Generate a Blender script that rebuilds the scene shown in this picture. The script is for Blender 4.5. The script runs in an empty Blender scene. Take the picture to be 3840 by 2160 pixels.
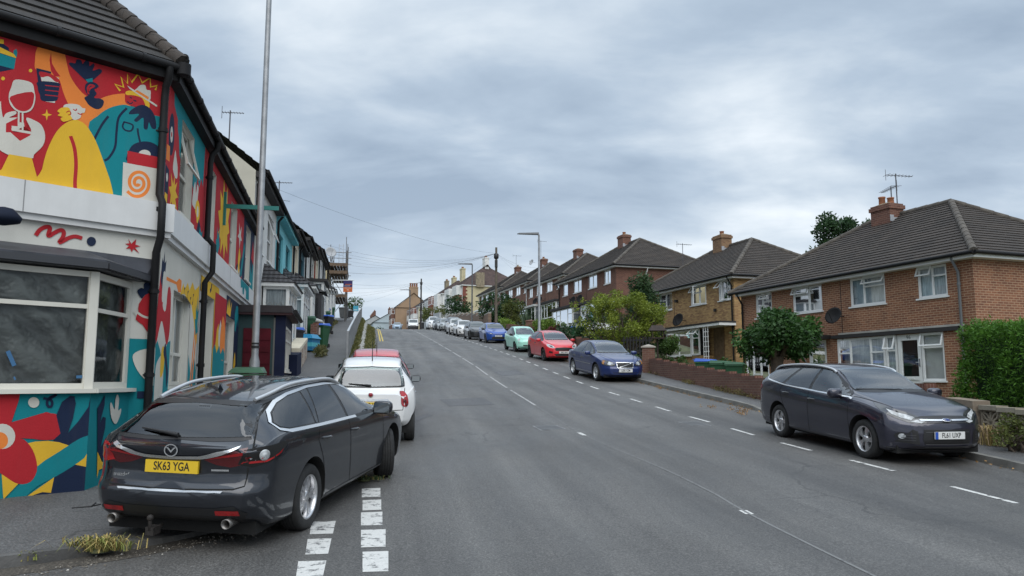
import bpy, bmesh, math, random
import numpy as np
from mathutils import Vector, Matrix
from mathutils.bvhtree import BVHTree
R = math.radians
rnd = random.Random(7)
scene = bpy.context.scene
COL = scene.collection

# ------------------------------------------------------------------ camera, world, sun
FOC, CX, CY, EYE = 2885.0, 1920.0, 1080.0, 1.7
PITCH = math.atan((1428 - 1080) / FOC)
CP, SP = math.cos(PITCH), math.sin(PITCH)
cam_d = bpy.data.cameras.new('camera'); cam = bpy.data.objects.new('camera', cam_d); COL.objects.link(cam)
cam.location = (0, 0, EYE); cam.rotation_euler = (R(90) + PITCH, 0, 0)
cam_d.sensor_width = 36; cam_d.lens = 36 * FOC / 3840; cam_d.clip_start = .05; cam_d.clip_end = 6000
scene.camera = cam
scene.view_settings.view_transform = 'Standard'; scene.view_settings.look = 'None'
scene.view_settings.exposure = 0.40; scene.view_settings.gamma = 1.0

SUN_EL, SUN_AZ = R(48), R(168)
sd = bpy.data.lights.new('sun', 'SUN'); sd.energy = 1.5; sd.angle = R(60); sd.color = (1, .97, .92)
sun = bpy.data.objects.new('sun', sd); COL.objects.link(sun); sun.location = (0, 0, 60)
sun.rotation_euler = (R(90) - SUN_EL, 0, R(180) - SUN_AZ)

w = bpy.data.worlds.new('World'); scene.world = w; w.use_nodes = True
def build_world():
    nt = w.node_tree; N = nt.nodes; Lk = nt.links; N.clear()
    def nd(t, **k):
        n = N.new(t)
        for a, b in k.items():
            if hasattr(n, a): setattr(n, a, b)
            else: n.inputs[a].default_value = b
        return n
    def mth(op, a, b=None, c=None):
        n = N.new('ShaderNodeMath'); n.operation = op
        for i, q in enumerate((a, b, c)):
            if q is None: continue
            if isinstance(q, (int, float)): n.inputs[i].default_value = q
            else: Lk.new(q, n.inputs[i])
        return n.outputs[0]
    out = nd('ShaderNodeOutputWorld'); bg = nd('ShaderNodeBackground'); Lk.new(bg.outputs[0], out.inputs[0])
    bg.inputs['Strength'].default_value = .1
    sky = nd('ShaderNodeTexSky'); sky.sky_type = 'NISHITA'; sky.sun_disc = False
    sky.sun_elevation = SUN_EL; sky.sun_rotation = SUN_AZ
    tc = nd('ShaderNodeTexCoord'); sep = nd('ShaderNodeSeparateXYZ'); Lk.new(tc.outputs['Generated'], sep.inputs[0])
    z = mth('MAXIMUM', sep.outputs[2], 0.0)
    den = mth('ADD', z, .24)
    px = mth('DIVIDE', sep.outputs[0], den); py = mth('DIVIDE', sep.outputs[1], den)
    cmb = nd('ShaderNodeCombineXYZ'); Lk.new(px, cmb.inputs[0]); Lk.new(py, cmb.inputs[1])
    def noise(scale, detail, rough, rot, sc, loc=(0, 0, 0), dist=0):
        mp = nd('ShaderNodeMapping'); mp.inputs['Rotation'].default_value = (0, 0, R(rot)); mp.inputs['Scale'].default_value = sc
        mp.inputs['Location'].default_value = loc
        Lk.new(cmb.outputs[0], mp.inputs[0])
        n = nd('ShaderNodeTexNoise'); n.inputs['Scale'].default_value = scale; n.inputs['Detail'].default_value = detail
        n.inputs['Roughness'].default_value = rough; n.inputs['Distortion'].default_value = dist
        Lk.new(mp.outputs[0], n.inputs[0]); return n.outputs[0]
    n1 = noise(1.25, 6, .50, 20, (.9, 1.2, 1), (3.1, .6, 0), .3)
    n2 = noise(3.2, 6, .55, 26, (.75, 1.3, 1), (1.3, 7.2, 0), .3)
    a = mth('ADD', mth('MULTIPLY', n1, .72), mth('MULTIPLY', n2, .28))
    rp = nd('ShaderNodeValToRGB'); Lk.new(a, rp.inputs[0]); e = rp.color_ramp.elements
    e[0].position = .37; e[0].color = (.285, .362, .462, 1)
    e[1].position = .655; e[1].color = (.80, .85, .89, 1)
    m = e.new(.47); m.color = (.395, .480, .580, 1)
    m = e.new(.555); m.color = (.56, .635, .71, 1)
    # paler towards the horizon
    hz = mth('POWER', mth('SUBTRACT', 1.0, mth('MINIMUM', z, 1.0)), 9.0)
    mx = nd('ShaderNodeMix'); mx.data_type = 'RGBA'; Lk.new(mth('MULTIPLY', hz, .62), mx.inputs[0])
    Lk.new(rp.outputs[0], mx.inputs[6]); mx.inputs[7].default_value = (.66, .715, .785, 1)
    # an overcast sky is brighter overhead than low down
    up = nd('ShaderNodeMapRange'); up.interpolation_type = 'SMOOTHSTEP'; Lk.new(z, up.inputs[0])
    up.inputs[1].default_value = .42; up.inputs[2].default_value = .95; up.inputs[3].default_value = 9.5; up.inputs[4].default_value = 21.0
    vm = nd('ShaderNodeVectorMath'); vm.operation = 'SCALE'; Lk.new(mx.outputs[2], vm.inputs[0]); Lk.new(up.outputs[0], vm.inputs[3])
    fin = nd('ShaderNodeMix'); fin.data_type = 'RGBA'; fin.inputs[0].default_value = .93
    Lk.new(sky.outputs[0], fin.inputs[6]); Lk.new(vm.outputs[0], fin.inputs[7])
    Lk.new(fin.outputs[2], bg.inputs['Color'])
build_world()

# ------------------------------------------------------------------ measuring: photo pixel (3840 wide) -> world
def ray(u, v):
    a = (u - CX) / FOC; b = -(v - CY) / FOC
    return Vector((a, CP - b * SP, SP + b * CP))
def at(u, v, Y):
    r = ray(u, v); return Vector((r.x * Y / r.y, Y, r.z * Y / r.y + EYE))
def onplane(u, v, p, n):
    r = ray(u, v); o = Vector((0, 0, EYE)); t = (Vector(p) - o).dot(Vector(n)) / r.dot(Vector(n)); return o + r * t
HS = [(-200, -4), (-60, -.6), (0, 0.0), (4, .06), (8.2, .18), (10.8, .38), (13.9, .57), (20, 1.05), (28, 1.72), (36, 2.5), (44.3, 3.32),
      (53.5, 4.2), (69.6, 5.68), (85, 7.05), (99, 8.2), (110, 8.96), (120, 9.62), (135, 10.55), (150, 11.1), (170, 11.1), (200, 10), (500, -12), (3000, -60)]
def pchip(xs, ys, x):
    xs = np.asarray(xs, float); ys = np.asarray(ys, float); x = np.asarray(x, float)
    h = np.diff(xs); d = np.diff(ys) / h; m = np.zeros(len(xs))
    for i in range(1, len(xs) - 1):
        if d[i - 1] * d[i] > 0:
            w1 = 2 * h[i] + h[i - 1]; w2 = h[i] + 2 * h[i - 1]; m[i] = (w1 + w2) / (w1 / d[i - 1] + w2 / d[i])
    m[0] = d[0]; m[-1] = d[-1]
    k = np.clip(np.searchsorted(xs, x) - 1, 0, len(xs) - 2); t = np.clip((x - xs[k]) / h[k], 0, 1)
    return ((2*t**3 - 3*t**2 + 1) * ys[k] + (t**3 - 2*t**2 + t) * h[k] * m[k] + (-2*t**3 + 3*t**2) * ys[k+1] + (t**3 - t**2) * h[k] * m[k+1])
_hx = np.arange(-200, 3000, .5); _hy = pchip([a for a, b in HS], [b for a, b in HS], _hx)
SA, CA = math.sin(R(10)), math.cos(R(10))
def hh(s): return float(np.interp(s, _hx, _hy))
def gz(x, y): return hh(-SA * x + CA * y)
def gp(u, v, dz=0.0):
    r = ray(u, v); lo, hi = 1.0, 1.0; t = 1.0
    while t < 400:
        if EYE + r.z * t <= gz(r.x * t, r.y * t) + dz: break
        lo = t; t += .25
    hi = t
    for _ in range(30):
        t = (lo + hi) / 2
        if EYE + r.z * t <= gz(r.x * t, r.y * t) + dz: hi = t
        else: lo = t
    return Vector((r.x * t, r.y * t, EYE + r.z * t))
D = 3840 / 2576.0

# ------------------------------------------------------------------ materials
def srgb(r, g, b):
    f = lambda c: ((c / 255) / 12.92 if c / 255 <= .04045 else ((c / 255 + .055) / 1.055) ** 2.4)
    return (f(r), f(g), f(b))
_mats = {}
def mat(name, col=(.5, .5, .5), rough=.6, metal=0.0, var=0.0, vs=3.0, bump=0.0, bs=40.0, coat=0.0, spec=.5, kind=None, col2=None, det=4, coord='Object', **k):
    if name in _mats: return _mats[name]
    m = bpy.data.materials.new(name); m.use_nodes = True; _mats[name] = m
    nt = m.node_tree; N = nt.nodes; L = nt.links
    b = N['Principled BSDF']; b.inputs['Roughness'].default_value = rough; b.inputs['Metallic'].default_value = metal
    b.inputs['Specular IOR Level'].default_value = spec
    if coat: b.inputs['Coat Weight'].default_value = coat; b.inputs['Coat Roughness'].default_value = .04
    b.inputs['Base Color'].default_value = (*col, 1)
    tc = N.new('ShaderNodeTexCoord'); src = tc.outputs[coord]
    def noise(scale, detail=det, rough_=.55, vec=None, sc=None):
        n = N.new('ShaderNodeTexNoise'); n.inputs['Scale'].default_value = scale; n.inputs['Detail'].default_value = detail; n.inputs['Roughness'].default_value = rough_
        v = vec or src
        if sc:
            mp = N.new('ShaderNodeMapping'); mp.inputs['Scale'].default_value = sc; L.new(v, mp.inputs[0]); v = mp.outputs[0]
        L.new(v, n.inputs['Vector']); return n.outputs[0]
    def ramp(f, stops):
        r = N.new('ShaderNodeValToRGB'); L.new(f, r.inputs[0]); e = r.color_ramp.elements
        while len(e) > 1: e.remove(e[-1])
        e[0].position = stops[0][0]; e[0].color = (*stops[0][1], 1)
        for p, c in stops[1:]:
            q = e.new(p); q.color = (*c, 1)
        return r.outputs[0]
    def mix(f, a, c, mode='MIX'):
        n = N.new('ShaderNodeMix'); n.data_type = 'RGBA'; n.blend_type = mode
        for i, q in ((0, f), (6, a), (7, c)):
            if isinstance(q, (int, float)): n.inputs[i].default_value = q
            elif isinstance(q, tuple): n.inputs[i].default_value = (*q, 1)
            else: L.new(q, n.inputs[i])
        return n.outputs[2]
    cur = None
    def dobump(f, strength, dist=.02):
        bp = N.new('ShaderNodeBump'); bp.inputs['Strength'].default_value = strength; bp.inputs['Distance'].default_value = dist
        L.new(f, bp.inputs['Height']); L.new(bp.outputs[0], b.inputs['Normal'])
    if kind == 'brick':
        bt = N.new('ShaderNodeTexBrick'); uv = tc.outputs['UV']; L.new(uv, bt.inputs['Vector'])
        bt.inputs['Scale'].default_value = 1; bt.inputs['Brick Width'].default_value = k.get('bw', .225); bt.inputs['Row Height'].default_value = k.get('rh', .075)
        bt.inputs['Mortar Size'].default_value = k.get('ms', .009); bt.inputs['Mortar Smooth'].default_value = .15; bt.inputs['Bias'].default_value = -.1
        bt.inputs['Color1'].default_value = (*col, 1); bt.inputs['Color2'].default_value = (*col2, 1); bt.inputs['Mortar'].default_value = (*k.get('mortar', (.30, .22, .17)), 1)
        n = noise(1.3, 5, .6, uv); c = mix(.35, bt.outputs[0], ramp(n, [(.3, (.55, .5, .48)), (.7, (1.25, 1.2, 1.15))]), 'MULTIPLY')
        n2 = noise(9, 3, .6, uv, (.5, 2, 1)); cur = mix(.3, c, ramp(n2, [(.3, (.5, .45, .45)), (.65, (1.3, 1.25, 1.2))]), 'MULTIPLY')
        dobump(bt.outputs['Fac'], -.5, .012)
    elif kind == 'tile':
        uv = tc.outputs['UV']
        bt = N.new('ShaderNodeTexBrick'); L.new(uv, bt.inputs['Vector']); bt.inputs['Scale'].default_value = 1
        bt.inputs['Brick Width'].default_value = .32; bt.inputs['Row Height'].default_value = .3; bt.inputs['Mortar Size'].default_value = .006
        bt.inputs['Color1'].default_value = (*col, 1); bt.inputs['Color2'].default_value = (*col2, 1); bt.inputs['Mortar'].default_value = (*[q * .45 for q in col], 1)
        n = noise(1.1, 6, .65, uv); c = mix(.7, bt.outputs[0], ramp(n, [(.3, (.6, .6, .6)), (.68, (1.35, 1.3, 1.25))]), 'MULTIPLY')
        n3 = noise(7, 5, .7, uv, (1, 1.6, 1)); cur = mix(ramp(n3, [(.645, (0, 0, 0)), (.70, (.75, .75, .75))]), c, k.get('lichen', (.22, .215, .19)))
        wv = N.new('ShaderNodeTexWave'); wv.bands_direction = 'X'; wv.inputs['Scale'].default_value = 1.963; L.new(uv, wv.inputs[0])
        dobump(wv.outputs['Fac'], .5, .03)
    elif kind == 'asphalt':
        ob = tc.outputs['Object']
        big = noise(.16, 6, .6, ob); mid = noise(1.1, 5, .6, ob, (1, .35, 1)); fine = noise(48, 4, .8, ob)
        rot = N.new('ShaderNodeMapping'); rot.inputs['Rotation'].default_value = (0, 0, R(-10)); L.new(ob, rot.inputs[0])
        strk = noise(1.0, 4, .55, rot.outputs[0], (1.6, .05, 1))
        c = mix(1.0, col, ramp(big, [(.3, (.78,)*3), (.7, (1.22,)*3)]), 'MULTIPLY')
        c = mix(.7, c, ramp(mid, [(.3, (.80,)*3), (.7, (1.2,)*3)]), 'MULTIPLY')
        c = mix(k.get('streak', .8), c, ramp(strk, [(.32, (.64, .64, .65)), (.68, (1.36, 1.36, 1.34))]), 'MULTIPLY')
        c = mix(.95, c, ramp(fine, [(.32, (.40,)*3), (.5, (.92,)*3), (.68, (2.1,)*3)]), 'MULTIPLY')
        vo = N.new('ShaderNodeTexVoronoi'); vo.feature = 'DISTANCE_TO_EDGE'; vo.inputs['Scale'].default_value = .42; dn = N.new('ShaderNodeVectorMath'); dn.operation = 'ADD'; wn = N.new('ShaderNodeTexNoise'); wn.inputs['Scale'].default_value = 1.2; wn.inputs['Detail'].default_value = 6; L.new(ob, wn.inputs['Vector']); L.new(ob, dn.inputs[0]); L.new(wn.outputs['Color'], dn.inputs[1]); L.new(dn.outputs[0], vo.inputs['Vector'])
        ck = ramp(vo.outputs['Distance'], [(0, (.6,)*3), (.006, (.66,)*3), (.011, (1,)*3)]); cm_ = ramp(noise(.33, 3, .5, ob), [(.53, (0,)*3), (.62, (1,)*3)]); c = mix(cm_, c, mix(1.0, c, ck, 'MULTIPLY'))
        st_ = noise(.7, 5, .7, ob); cur = mix(ramp(st_, [(.62, (0,)*3), (.72, (.45,)*3)]), c, (.045, .044, .044))
        dobump(fine, .5, .012)
        rr = ramp(mid, [(.35, (rough - .12,)*3), (.65, (rough + .06,)*3)]); L.new(rr, b.inputs['Roughness'])
    elif kind == 'paint_worn':
        ob = tc.outputs['Object']; n = noise(9, 6, .72, ob); n2 = noise(60, 2, .6, ob)
        cur = mix(ramp(n, [(.53, (0,)*3), (.61, (.9,)*3)]), mix(.4, col, ramp(n2, [(.3, (.6,)*3), (.6, (1.05,)*3)]), 'MULTIPLY'), col2)
    elif kind == 'leaf':
        oi = N.new('ShaderNodeAttribute'); oi.attribute_name = 'tint'
        cur = ramp(oi.outputs['Fac'], [(0, col), (.5, tuple((p + q) / 2 for p, q in zip(col, col2))), (1, col2)])
        b.inputs['Subsurface Weight'].default_value = 0
        tr = N.new('ShaderNodeBsdfTranslucent'); L.new(cur, tr.inputs[0]); ms = N.new('ShaderNodeMixShader'); ms.inputs[0].default_value = .25
        L.new(b.outputs[0], ms.inputs[1]); L.new(tr.outputs[0], ms.inputs[2]); L.new(ms.outputs[0], N['Material Output'].inputs[0])
    elif kind == 'glass':
        gl = N.new('ShaderNodeBsdfGlossy'); gl.inputs['Roughness'].default_value = .02; gl.inputs[0].default_value = (.95, .97, 1, 1)
        tp = N.new('ShaderNodeBsdfTransparent'); tp.inputs[0].default_value = (*col, 1)
        fr = N.new('ShaderNodeFresnel'); fr.inputs[0].default_value = k.get('ior', 1.6)
        sc_ = N.new('ShaderNodeMath'); sc_.operation = 'MULTIPLY_ADD'; sc_.inputs[1].default_value = 1.0; sc_.inputs[2].default_value = k.get('base', .05); L.new(fr.outputs[0], sc_.inputs[0])
        ms = N.new('ShaderNodeMixShader'); L.new(sc_.outputs[0], ms.inputs[0]); L.new(tp.outputs[0], ms.inputs[1]); L.new(gl.outputs[0], ms.inputs[2])
        L.new(ms.outputs[0], N['Material Output'].inputs[0])
        return m
    elif kind == 'curtain':
        uv = tc.outputs['UV']; n = noise(14, 3, .5, uv, (1, .12, 1)); n2 = noise(3, 3, .5, uv)
        c = mix(.9, col, ramp(n, [(.3, (.55, .57, .6)), (.68, (1.15,)*3)]), 'MULTIPLY'); cur = mix(.5, c, ramp(n2, [(.3, (.7,)*3), (.7, (1.15,)*3)]), 'MULTIPLY')
    elif kind == 'film':
        uv = tc.outputs['UV']; n = noise(2.2, 6, .62, uv, (.7, 1.6, 1)); n2 = noise(7, 4, .6, uv, (.35, 1.5, 1))
        wv = N.new('ShaderNodeTexWave'); wv.bands_direction = 'DIAGONAL'; wv.inputs['Scale'].default_value = 1.1; wv.inputs['Distortion'].default_value = 7; wv.inputs['Detail'].default_value = 4; wv.inputs['Detail Scale'].default_value = 1.4; L.new(uv, wv.inputs[0])
        cur = mix(.75, ramp(n, [(.3, tuple(q * .5 for q in col)), (.72, tuple(q * 1.7 for q in col))]), ramp(wv.outputs['Fac'], [(.1, (.55,)*3), (.9, (1.3,)*3)]), 'MULTIPLY'); dobump(wv.outputs['Fac'], .8, .06)  # light and shade of the folds painted into the colour, besides the bump
    elif kind == 'carpaint':
        n = noise(1.6, 5, .6); n2 = noise(300, 2, .5)
        cur = mix(.5, col, ramp(n, [(.3, (.86,)*3), (.7, (1.16,)*3)]), 'MULTIPLY')
        rr = ramp(n, [(.3, (rough,)*3), (.75, (rough + .10,)*3)]); L.new(rr, b.inputs['Roughness'])
        ge = N.new('ShaderNodeNewGeometry'); cur = mix(ge.outputs['Backfacing'], cur, (.02, .02, .021))
    else:
        if var or col2:
            n = noise(vs, det); lo = tuple(q * (1 - var) for q in col); hi = tuple(min(1, q * (1 + var)) for q in (col2 or col))
            cur = ramp(n, [(.3, lo), (.7, hi)])
        if bump: dobump(noise(bs, 4, .6), bump, .02)
        if k.get('stain'):
            n = noise(1.0, 6, .65, None, (2.5, 2.5, .35)); cur = mix(ramp(n, [(.52, (0,)*3), (.75, (k['stain'],)*3)]), cur if cur else col, k.get('stain_col', (.12, .11, .09)))
    if cur is not None: L.new(cur, b.inputs['Base Color'])
    return m

# ------------------------------------------------------------------ object helpers
def setp(o, label=None, cat=None, group=None, kind=None):
    if label: o['label'] = label
    if cat: o['category'] = cat
    if group: o['group'] = group
    if kind: o['kind'] = kind
    return o
def thing(name, label, cat, loc=(0, 0, 0), rz=0.0, group=None, rot=None):
    o = bpy.data.objects.new(name, None); COL.objects.link(o); o.location = loc; o.empty_display_size = .2
    if rot is not None: o.rotation_mode = 'QUATERNION'; o.rotation_quaternion = rot
    else: o.rotation_euler = (0, 0, rz)
    return setp(o, label, cat, group)
def box_uv(me):
    n = len(me.loops)
    if n == 0: return
    co = np.empty(len(me.vertices) * 3, np.float32); me.vertices.foreach_get('co', co); co = co.reshape(-1, 3)
    li = np.empty(n, np.int32); me.loops.foreach_get('vertex_index', li)
    pn = np.empty(len(me.polygons) * 3, np.float32); me.polygons.foreach_get('normal', pn); pn = pn.reshape(-1, 3)
    lt = np.empty(len(me.polygons), np.int32); me.polygons.foreach_get('loop_total', lt)
    nn = np.repeat(pn, lt, axis=0); c = co[li]; a = np.abs(nn); horiz = np.sqrt(nn[:, 0]**2 + nn[:, 1]**2)
    # u runs along the horizontal tangent, v up the face
    tx = np.where(horiz > .15, -nn[:, 1] / np.maximum(horiz, 1e-6), 1.0); ty = np.where(horiz > .15, nn[:, 0] / np.maximum(horiz, 1e-6), 0.0)
    u = c[:, 0] * tx + c[:, 1] * ty
    bx = nn[:, 1] * 0 - nn[:, 2] * ty; by = nn[:, 2] * tx; bz = nn[:, 0] * ty - nn[:, 1] * tx
    v = c[:, 0] * bx + c[:, 1] * by + c[:, 2] * bz
    uv = np.stack([u, v], 1).astype(np.float32).ravel()
    lay = me.uv_layers.new(name='UVMap'); lay.data.foreach_set('uv', uv)
class MB:
    def __init__(s): s.v = []; s.f = []; s.m = []; s.sm = []
    def add(s, vs, fs, m=0, smooth=False):
        b = len(s.v); s.v += [tuple(q) for q in vs]
        for f in fs: s.f.append([i + b for i in f]); s.m.append(m); s.sm.append(smooth)
        return s
    def quad(s, a, b, c, d, m=0): return s.add([a, b, c, d], [(0, 1, 2, 3)], m)
    def poly(s, pts, m=0): return s.add(pts, [tuple(range(len(pts)))], m)
    def box(s, x0, x1, y0, y1, z0, z1, m=0, mw=None):
        v = [(x, y, z) for z in (z0, z1) for y in (y0, y1) for x in (x0, x1)]
        if mw is not None: v = [mw @ Vector(q) for q in v]
        return s.add(v, [(0, 2, 3, 1), (4, 5, 7, 6), (0, 1, 5, 4), (2, 6, 7, 3), (0, 4, 6, 2), (1, 3, 7, 5)], m)
    def tube(s, pts, r, n=8, m=0, cap=True):
        pts = [Vector(p) for p in pts]; rs = r if isinstance(r, (list, tuple)) else [r] * len(pts)
        vs = []; up = Vector((0, 0, 1))
        for i, p in enumerate(pts):
            t = (pts[min(i + 1, len(pts) - 1)] - pts[max(i - 1, 0)]).normalized()
            if i == 0:
                a = t.cross(up)
                if a.length < .05: a = t.cross(Vector((1, 0, 0)))
            else: a = pa_ - t * pa_.dot(t)
            a.normalize(); b = a.cross(t).normalized(); pa_ = a
            for k in range(n):
                th = 2 * math.pi * k / n; vs.append(p + (a * math.cos(th) + b * math.sin(th)) * rs[i])
        fs = []
        for i in range(len(pts) - 1):
            for k in range(n): fs.append((i*n + k, i*n + (k+1) % n, (i+1)*n + (k+1) % n, (i+1)*n + k))
        s.add(vs, fs, m, True)
        if cap: s.add(vs[:n], [tuple(range(n))[::-1]], m); s.add(vs[-n:], [tuple(range(n))], m)
        return s
    def lathe(s, prof, n=24, m=0, mw=None, smooth=True, cap=True):
        vs = []; fs = []
        for r, z in prof:
            for k in range(n):
                th = 2 * math.pi * k / n; vs.append(Vector((r * math.cos(th), r * math.sin(th), z)))
        if mw is not None: vs = [mw @ q for q in vs]
        for i in range(len(prof) - 1):
            for k in range(n): fs.append((i*n + k, i*n + (k+1) % n, (i+1)*n + (k+1) % n, (i+1)*n + k))
        s.add(vs, fs, m, smooth)
        if cap:
            s.add(vs[:n], [tuple(range(n))[::-1]], m); s.add(vs[-n:], [tuple(range(n))], m)
        return s
    def prism(s, pts, d, m=0):
        pts = [Vector(p) for p in pts]; d = Vector(d); n = len(pts)
        vs = pts + [p + d for p in pts]
        return s.add(vs, [tuple(range(n))[::-1], tuple(range(n, 2*n))] + [(i, (i+1) % n, (i+1) % n + n, i + n) for i in range(n)], m)
    def build(s, name, mats, parent=None, loc=None, recalc=False, uv=True, bevel=0):
        me = bpy.data.meshes.new(name); me.from_pydata([tuple(q) for q in s.v], [], s.f)
        if not isinstance(mats, (list, tuple)): mats = [mats]
        for q in mats: me.materials.append(q)
        if s.f:
            me.polygons.foreach_set('material_index', s.m); me.polygons.foreach_set('use_smooth', s.sm)
        if recalc or bevel:
            bm = bmesh.new(); bm.from_mesh(me)
            bmesh.ops.remove_doubles(bm, verts=bm.verts, dist=1e-5)
            if recalc: bmesh.ops.recalc_face_normals(bm, faces=bm.faces)
            if bevel: bmesh.ops.bevel(bm, geom=[e for e in bm.edges if len(e.link_faces) == 2 and e.calc_face_angle(0) > .6], offset=bevel, segments=2, affect='EDGES', profile=.6)
            bm.to_mesh(me); bm.free()
        me.update()
        if uv: box_uv(me)
        o = bpy.data.objects.new(name, me); COL.objects.link(o)
        if parent is not None: o.parent = parent
        if loc is not None: o.location = loc
        return o
def struct(o): o['kind'] = 'structure'; return o
def copy_tree(o, parent=None, mats=None):
    c = o.copy(); COL.objects.link(c)
    if parent is not None: c.parent = parent
    for ch in list(o.children): copy_tree(ch, c)
    return c
def catmull(pts, n=8, closed=True):
    P = [np.array(p, float) for p in pts]; out = []; m = len(P)
    for i in range(m if closed else m - 1):
        if closed: a, b, c, d = P[(i-1) % m], P[i], P[(i+1) % m], P[(i+2) % m]
        else: a, b, c, d = P[max(i-1, 0)], P[i], P[i+1], P[min(i+2, m-1)]
        for k in range(n):
            t = k / n; out.append(.5 * ((2*b) + (c - a)*t + (2*a - 5*b + 4*c - d)*t*t + (3*b - a - 3*c + d)*t**3))
    if not closed: out.append(P[-1])
    return out
def text_geo(txt, size, sx=1.0, bold=0.0):
    cu = bpy.data.curves.new('lettering', 'FONT'); cu.body = txt; cu.size = size; cu.align_x = 'CENTER'; cu.align_y = 'CENTER'; cu.offset = bold
    o = bpy.data.objects.new('lettering', cu); COL.objects.link(o)
    dg = bpy.context.evaluated_depsgraph_get(); me = bpy.data.meshes.new_from_object(o.evaluated_get(dg))
    vs = [(v.co.x * sx, v.co.y) for v in me.vertices]; fs = [tuple(p.vertices) for p in me.polygons]
    bpy.data.objects.remove(o); bpy.data.curves.remove(cu); bpy.data.meshes.remove(me)
    return vs, fs
# ------------------------------------------------------------------ ground, road, pavements
def lerp_poly(P, y):
    return float(np.interp(y, [p[1] for p in P], [p[0] for p in P]))
KL = [(-2.25, 10.3), (-2.5, 11.5), (-3.2, 12.5), (-3.75, 13.5), (-3.9, 19), (-4.5, 26), (-5.7, 33), (-8.95, 50.6), (-14.6, 82), (-16.6, 93), (-20.5, 113), (-38, 205)]
KR = [(9.2, 2), (8.4, 8), (7.64, 12), (7.45, 13.3), (6.18, 20.45), (4.66, 28.2), (-2.8, 68.6), (-12, 113), (-29, 205)]
RW = [(9.6, 2), (9.3, 8), (8.62, 12), (8.31, 13.56), (8.2, 14.6), (7.75, 17), (6.95, 21.35), (6.25, 25), (5.62, 31.16), (4.3, 39), (-.7, 68.6), (-10.0, 113), (-27, 205)]
def xw(y): return lerp_poly(RW, y)
def xl(y): return lerp_poly(KL, y)
def xr(y): return lerp_poly(KR, y)
def pathraise(y): return float(np.interp(y, [12, 16, 22, 30, 50, 80, 86, 96, 130], [.1, .2, .55, .75, 1.0, 1.45, 1.4, .4, -2]))
def rraise(s): return float(np.interp(s, [39, 47, 200], [0.0, 1.15, 1.25]))
def ground_z(x, y):
    z = gz(x, y) - .15
    s = -SA * x + CA * y
    if y > 10:
        dr = x - xw(y) - .15
        if dr > 0: z += rraise(s) * min(1, dr / .8)
        dl = xl(y) - 1.2 - x
        if dl > 0 and y > 14: z += (pathraise(y) + .05) * min(1, dl / .6)
    return z
asphalt = mat('asphalt', (.087, .084, .080), .62, kind='asphalt')
asphalt_p = mat('pavement_asphalt', (.092, .091, .090), .75, kind='asphalt', streak=.2)
kerbd = mat('kerb_dark', (.085, .083, .08), .85, var=.4, vs=3, bump=.3, stain=.5)
kerbm = mat('kerb_stone', (.17, .165, .15), .8, var=.3, vs=3, bump=.3, stain=.5)
soil = mat('soil', (.09, .075, .05), .95, var=.4, vs=1.5, bump=.5, col2=(.10, .11, .05))
whitep = mat('road_paint', (.57, .565, .54), .7, kind='paint_worn', col2=(.09, .09, .092))
yellowp = mat('yellow_paint', (.55, .40, .06), .7, var=.2)
concrete = mat('concrete', (.33, .32, .29), .85, var=.25, vs=2, bump=.3, stain=.4)

# far terrain as one sheet
g = MB(); xs = [-900, -400, -150, -80, -50] + [x * 1.0 for x in range(-40, 41)] + [50, 80, 150, 400, 900]
ys = [-120, -40, -20] + [y * 2.0 for y in range(-6, 105)] + [240, 300, 400, 600, 1000, 2000]
vs = [(x + (-.18 * y if y > 0 and -60 < x < 60 else 0), y, 0) for y in ys for x in xs]
vs = [(x, y, ground_z(x, y)) for x, y, _ in vs]
n = len(xs)
g.add(vs, [(j*n + i, j*n + i + 1, (j+1)*n + i + 1, (j+1)*n + i) for j in range(len(ys) - 1) for i in range(n - 1)], 0, True)
struct(g.build('ground', soil))

# carriageway
g = MB()
def grid(g, rows, m=0):
    n = len(rows[0]); vs = [p for r in rows for p in r]
    g.add(vs, [(j*n + i, j*n + i + 1, (j+1)*n + i + 1, (j+1)*n + i) for j in range(len(rows) - 1) for i in range(n - 1)], m, True)
grid(g, [[(x, y, gz(x, y)) for x in np.arange(-30, 31, 1.0)] for y in np.arange(-12, 14.1, 1.0)])
grid(g, [[(x, y, gz(x, y)) for x in np.linspace(xl(y) - .3, xr(y) + .3, 12)] for y in np.arange(14, 205, 1.0)])
struct(g.build('road', asphalt))

# right pavement and kerb
g = MB(); rows = []
def kh(y): return float(np.interp(y, [2, 15, 16, 19.5, 20.5, 300], [.11, .11, .03, .03, .12, .12]))
YR = list(np.arange(2, 30, .5)) + list(np.arange(30, 205, 1.5))
grid(g, [[(x, y, gz(x, y) + kh(y) + .03 * (x - xr(y)) / 2) for x in np.linspace(xr(y) + .13, xw(y) + .25, 4)] for y in YR])
struct(g.build('pavement', asphalt_p))
g = MB()
for y0 in np.arange(2, 150, .92):
    y1 = y0 + .905; a, b = xr(y0), xr(y1); za, zb = gz(a, y0), gz(b, y1); ha, hb = kh(y0) + .004, kh(y1) + .004
    g.add([(a, y0, za - .1), (a + .02, y0, za + ha), (a + .135, y0, za + ha), (a + .135, y0, za - .1),
           (b, y1, zb - .1), (b + .02, y1, zb + hb), (b + .135, y1, zb + hb), (b + .135, y1, zb - .1)],
          [(0, 1, 5, 4), (1, 2, 6, 5), (2, 3, 7, 6), (0, 3, 2, 1), (4, 5, 6, 7)])
struct(g.build('kerb', kerbm))

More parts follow.
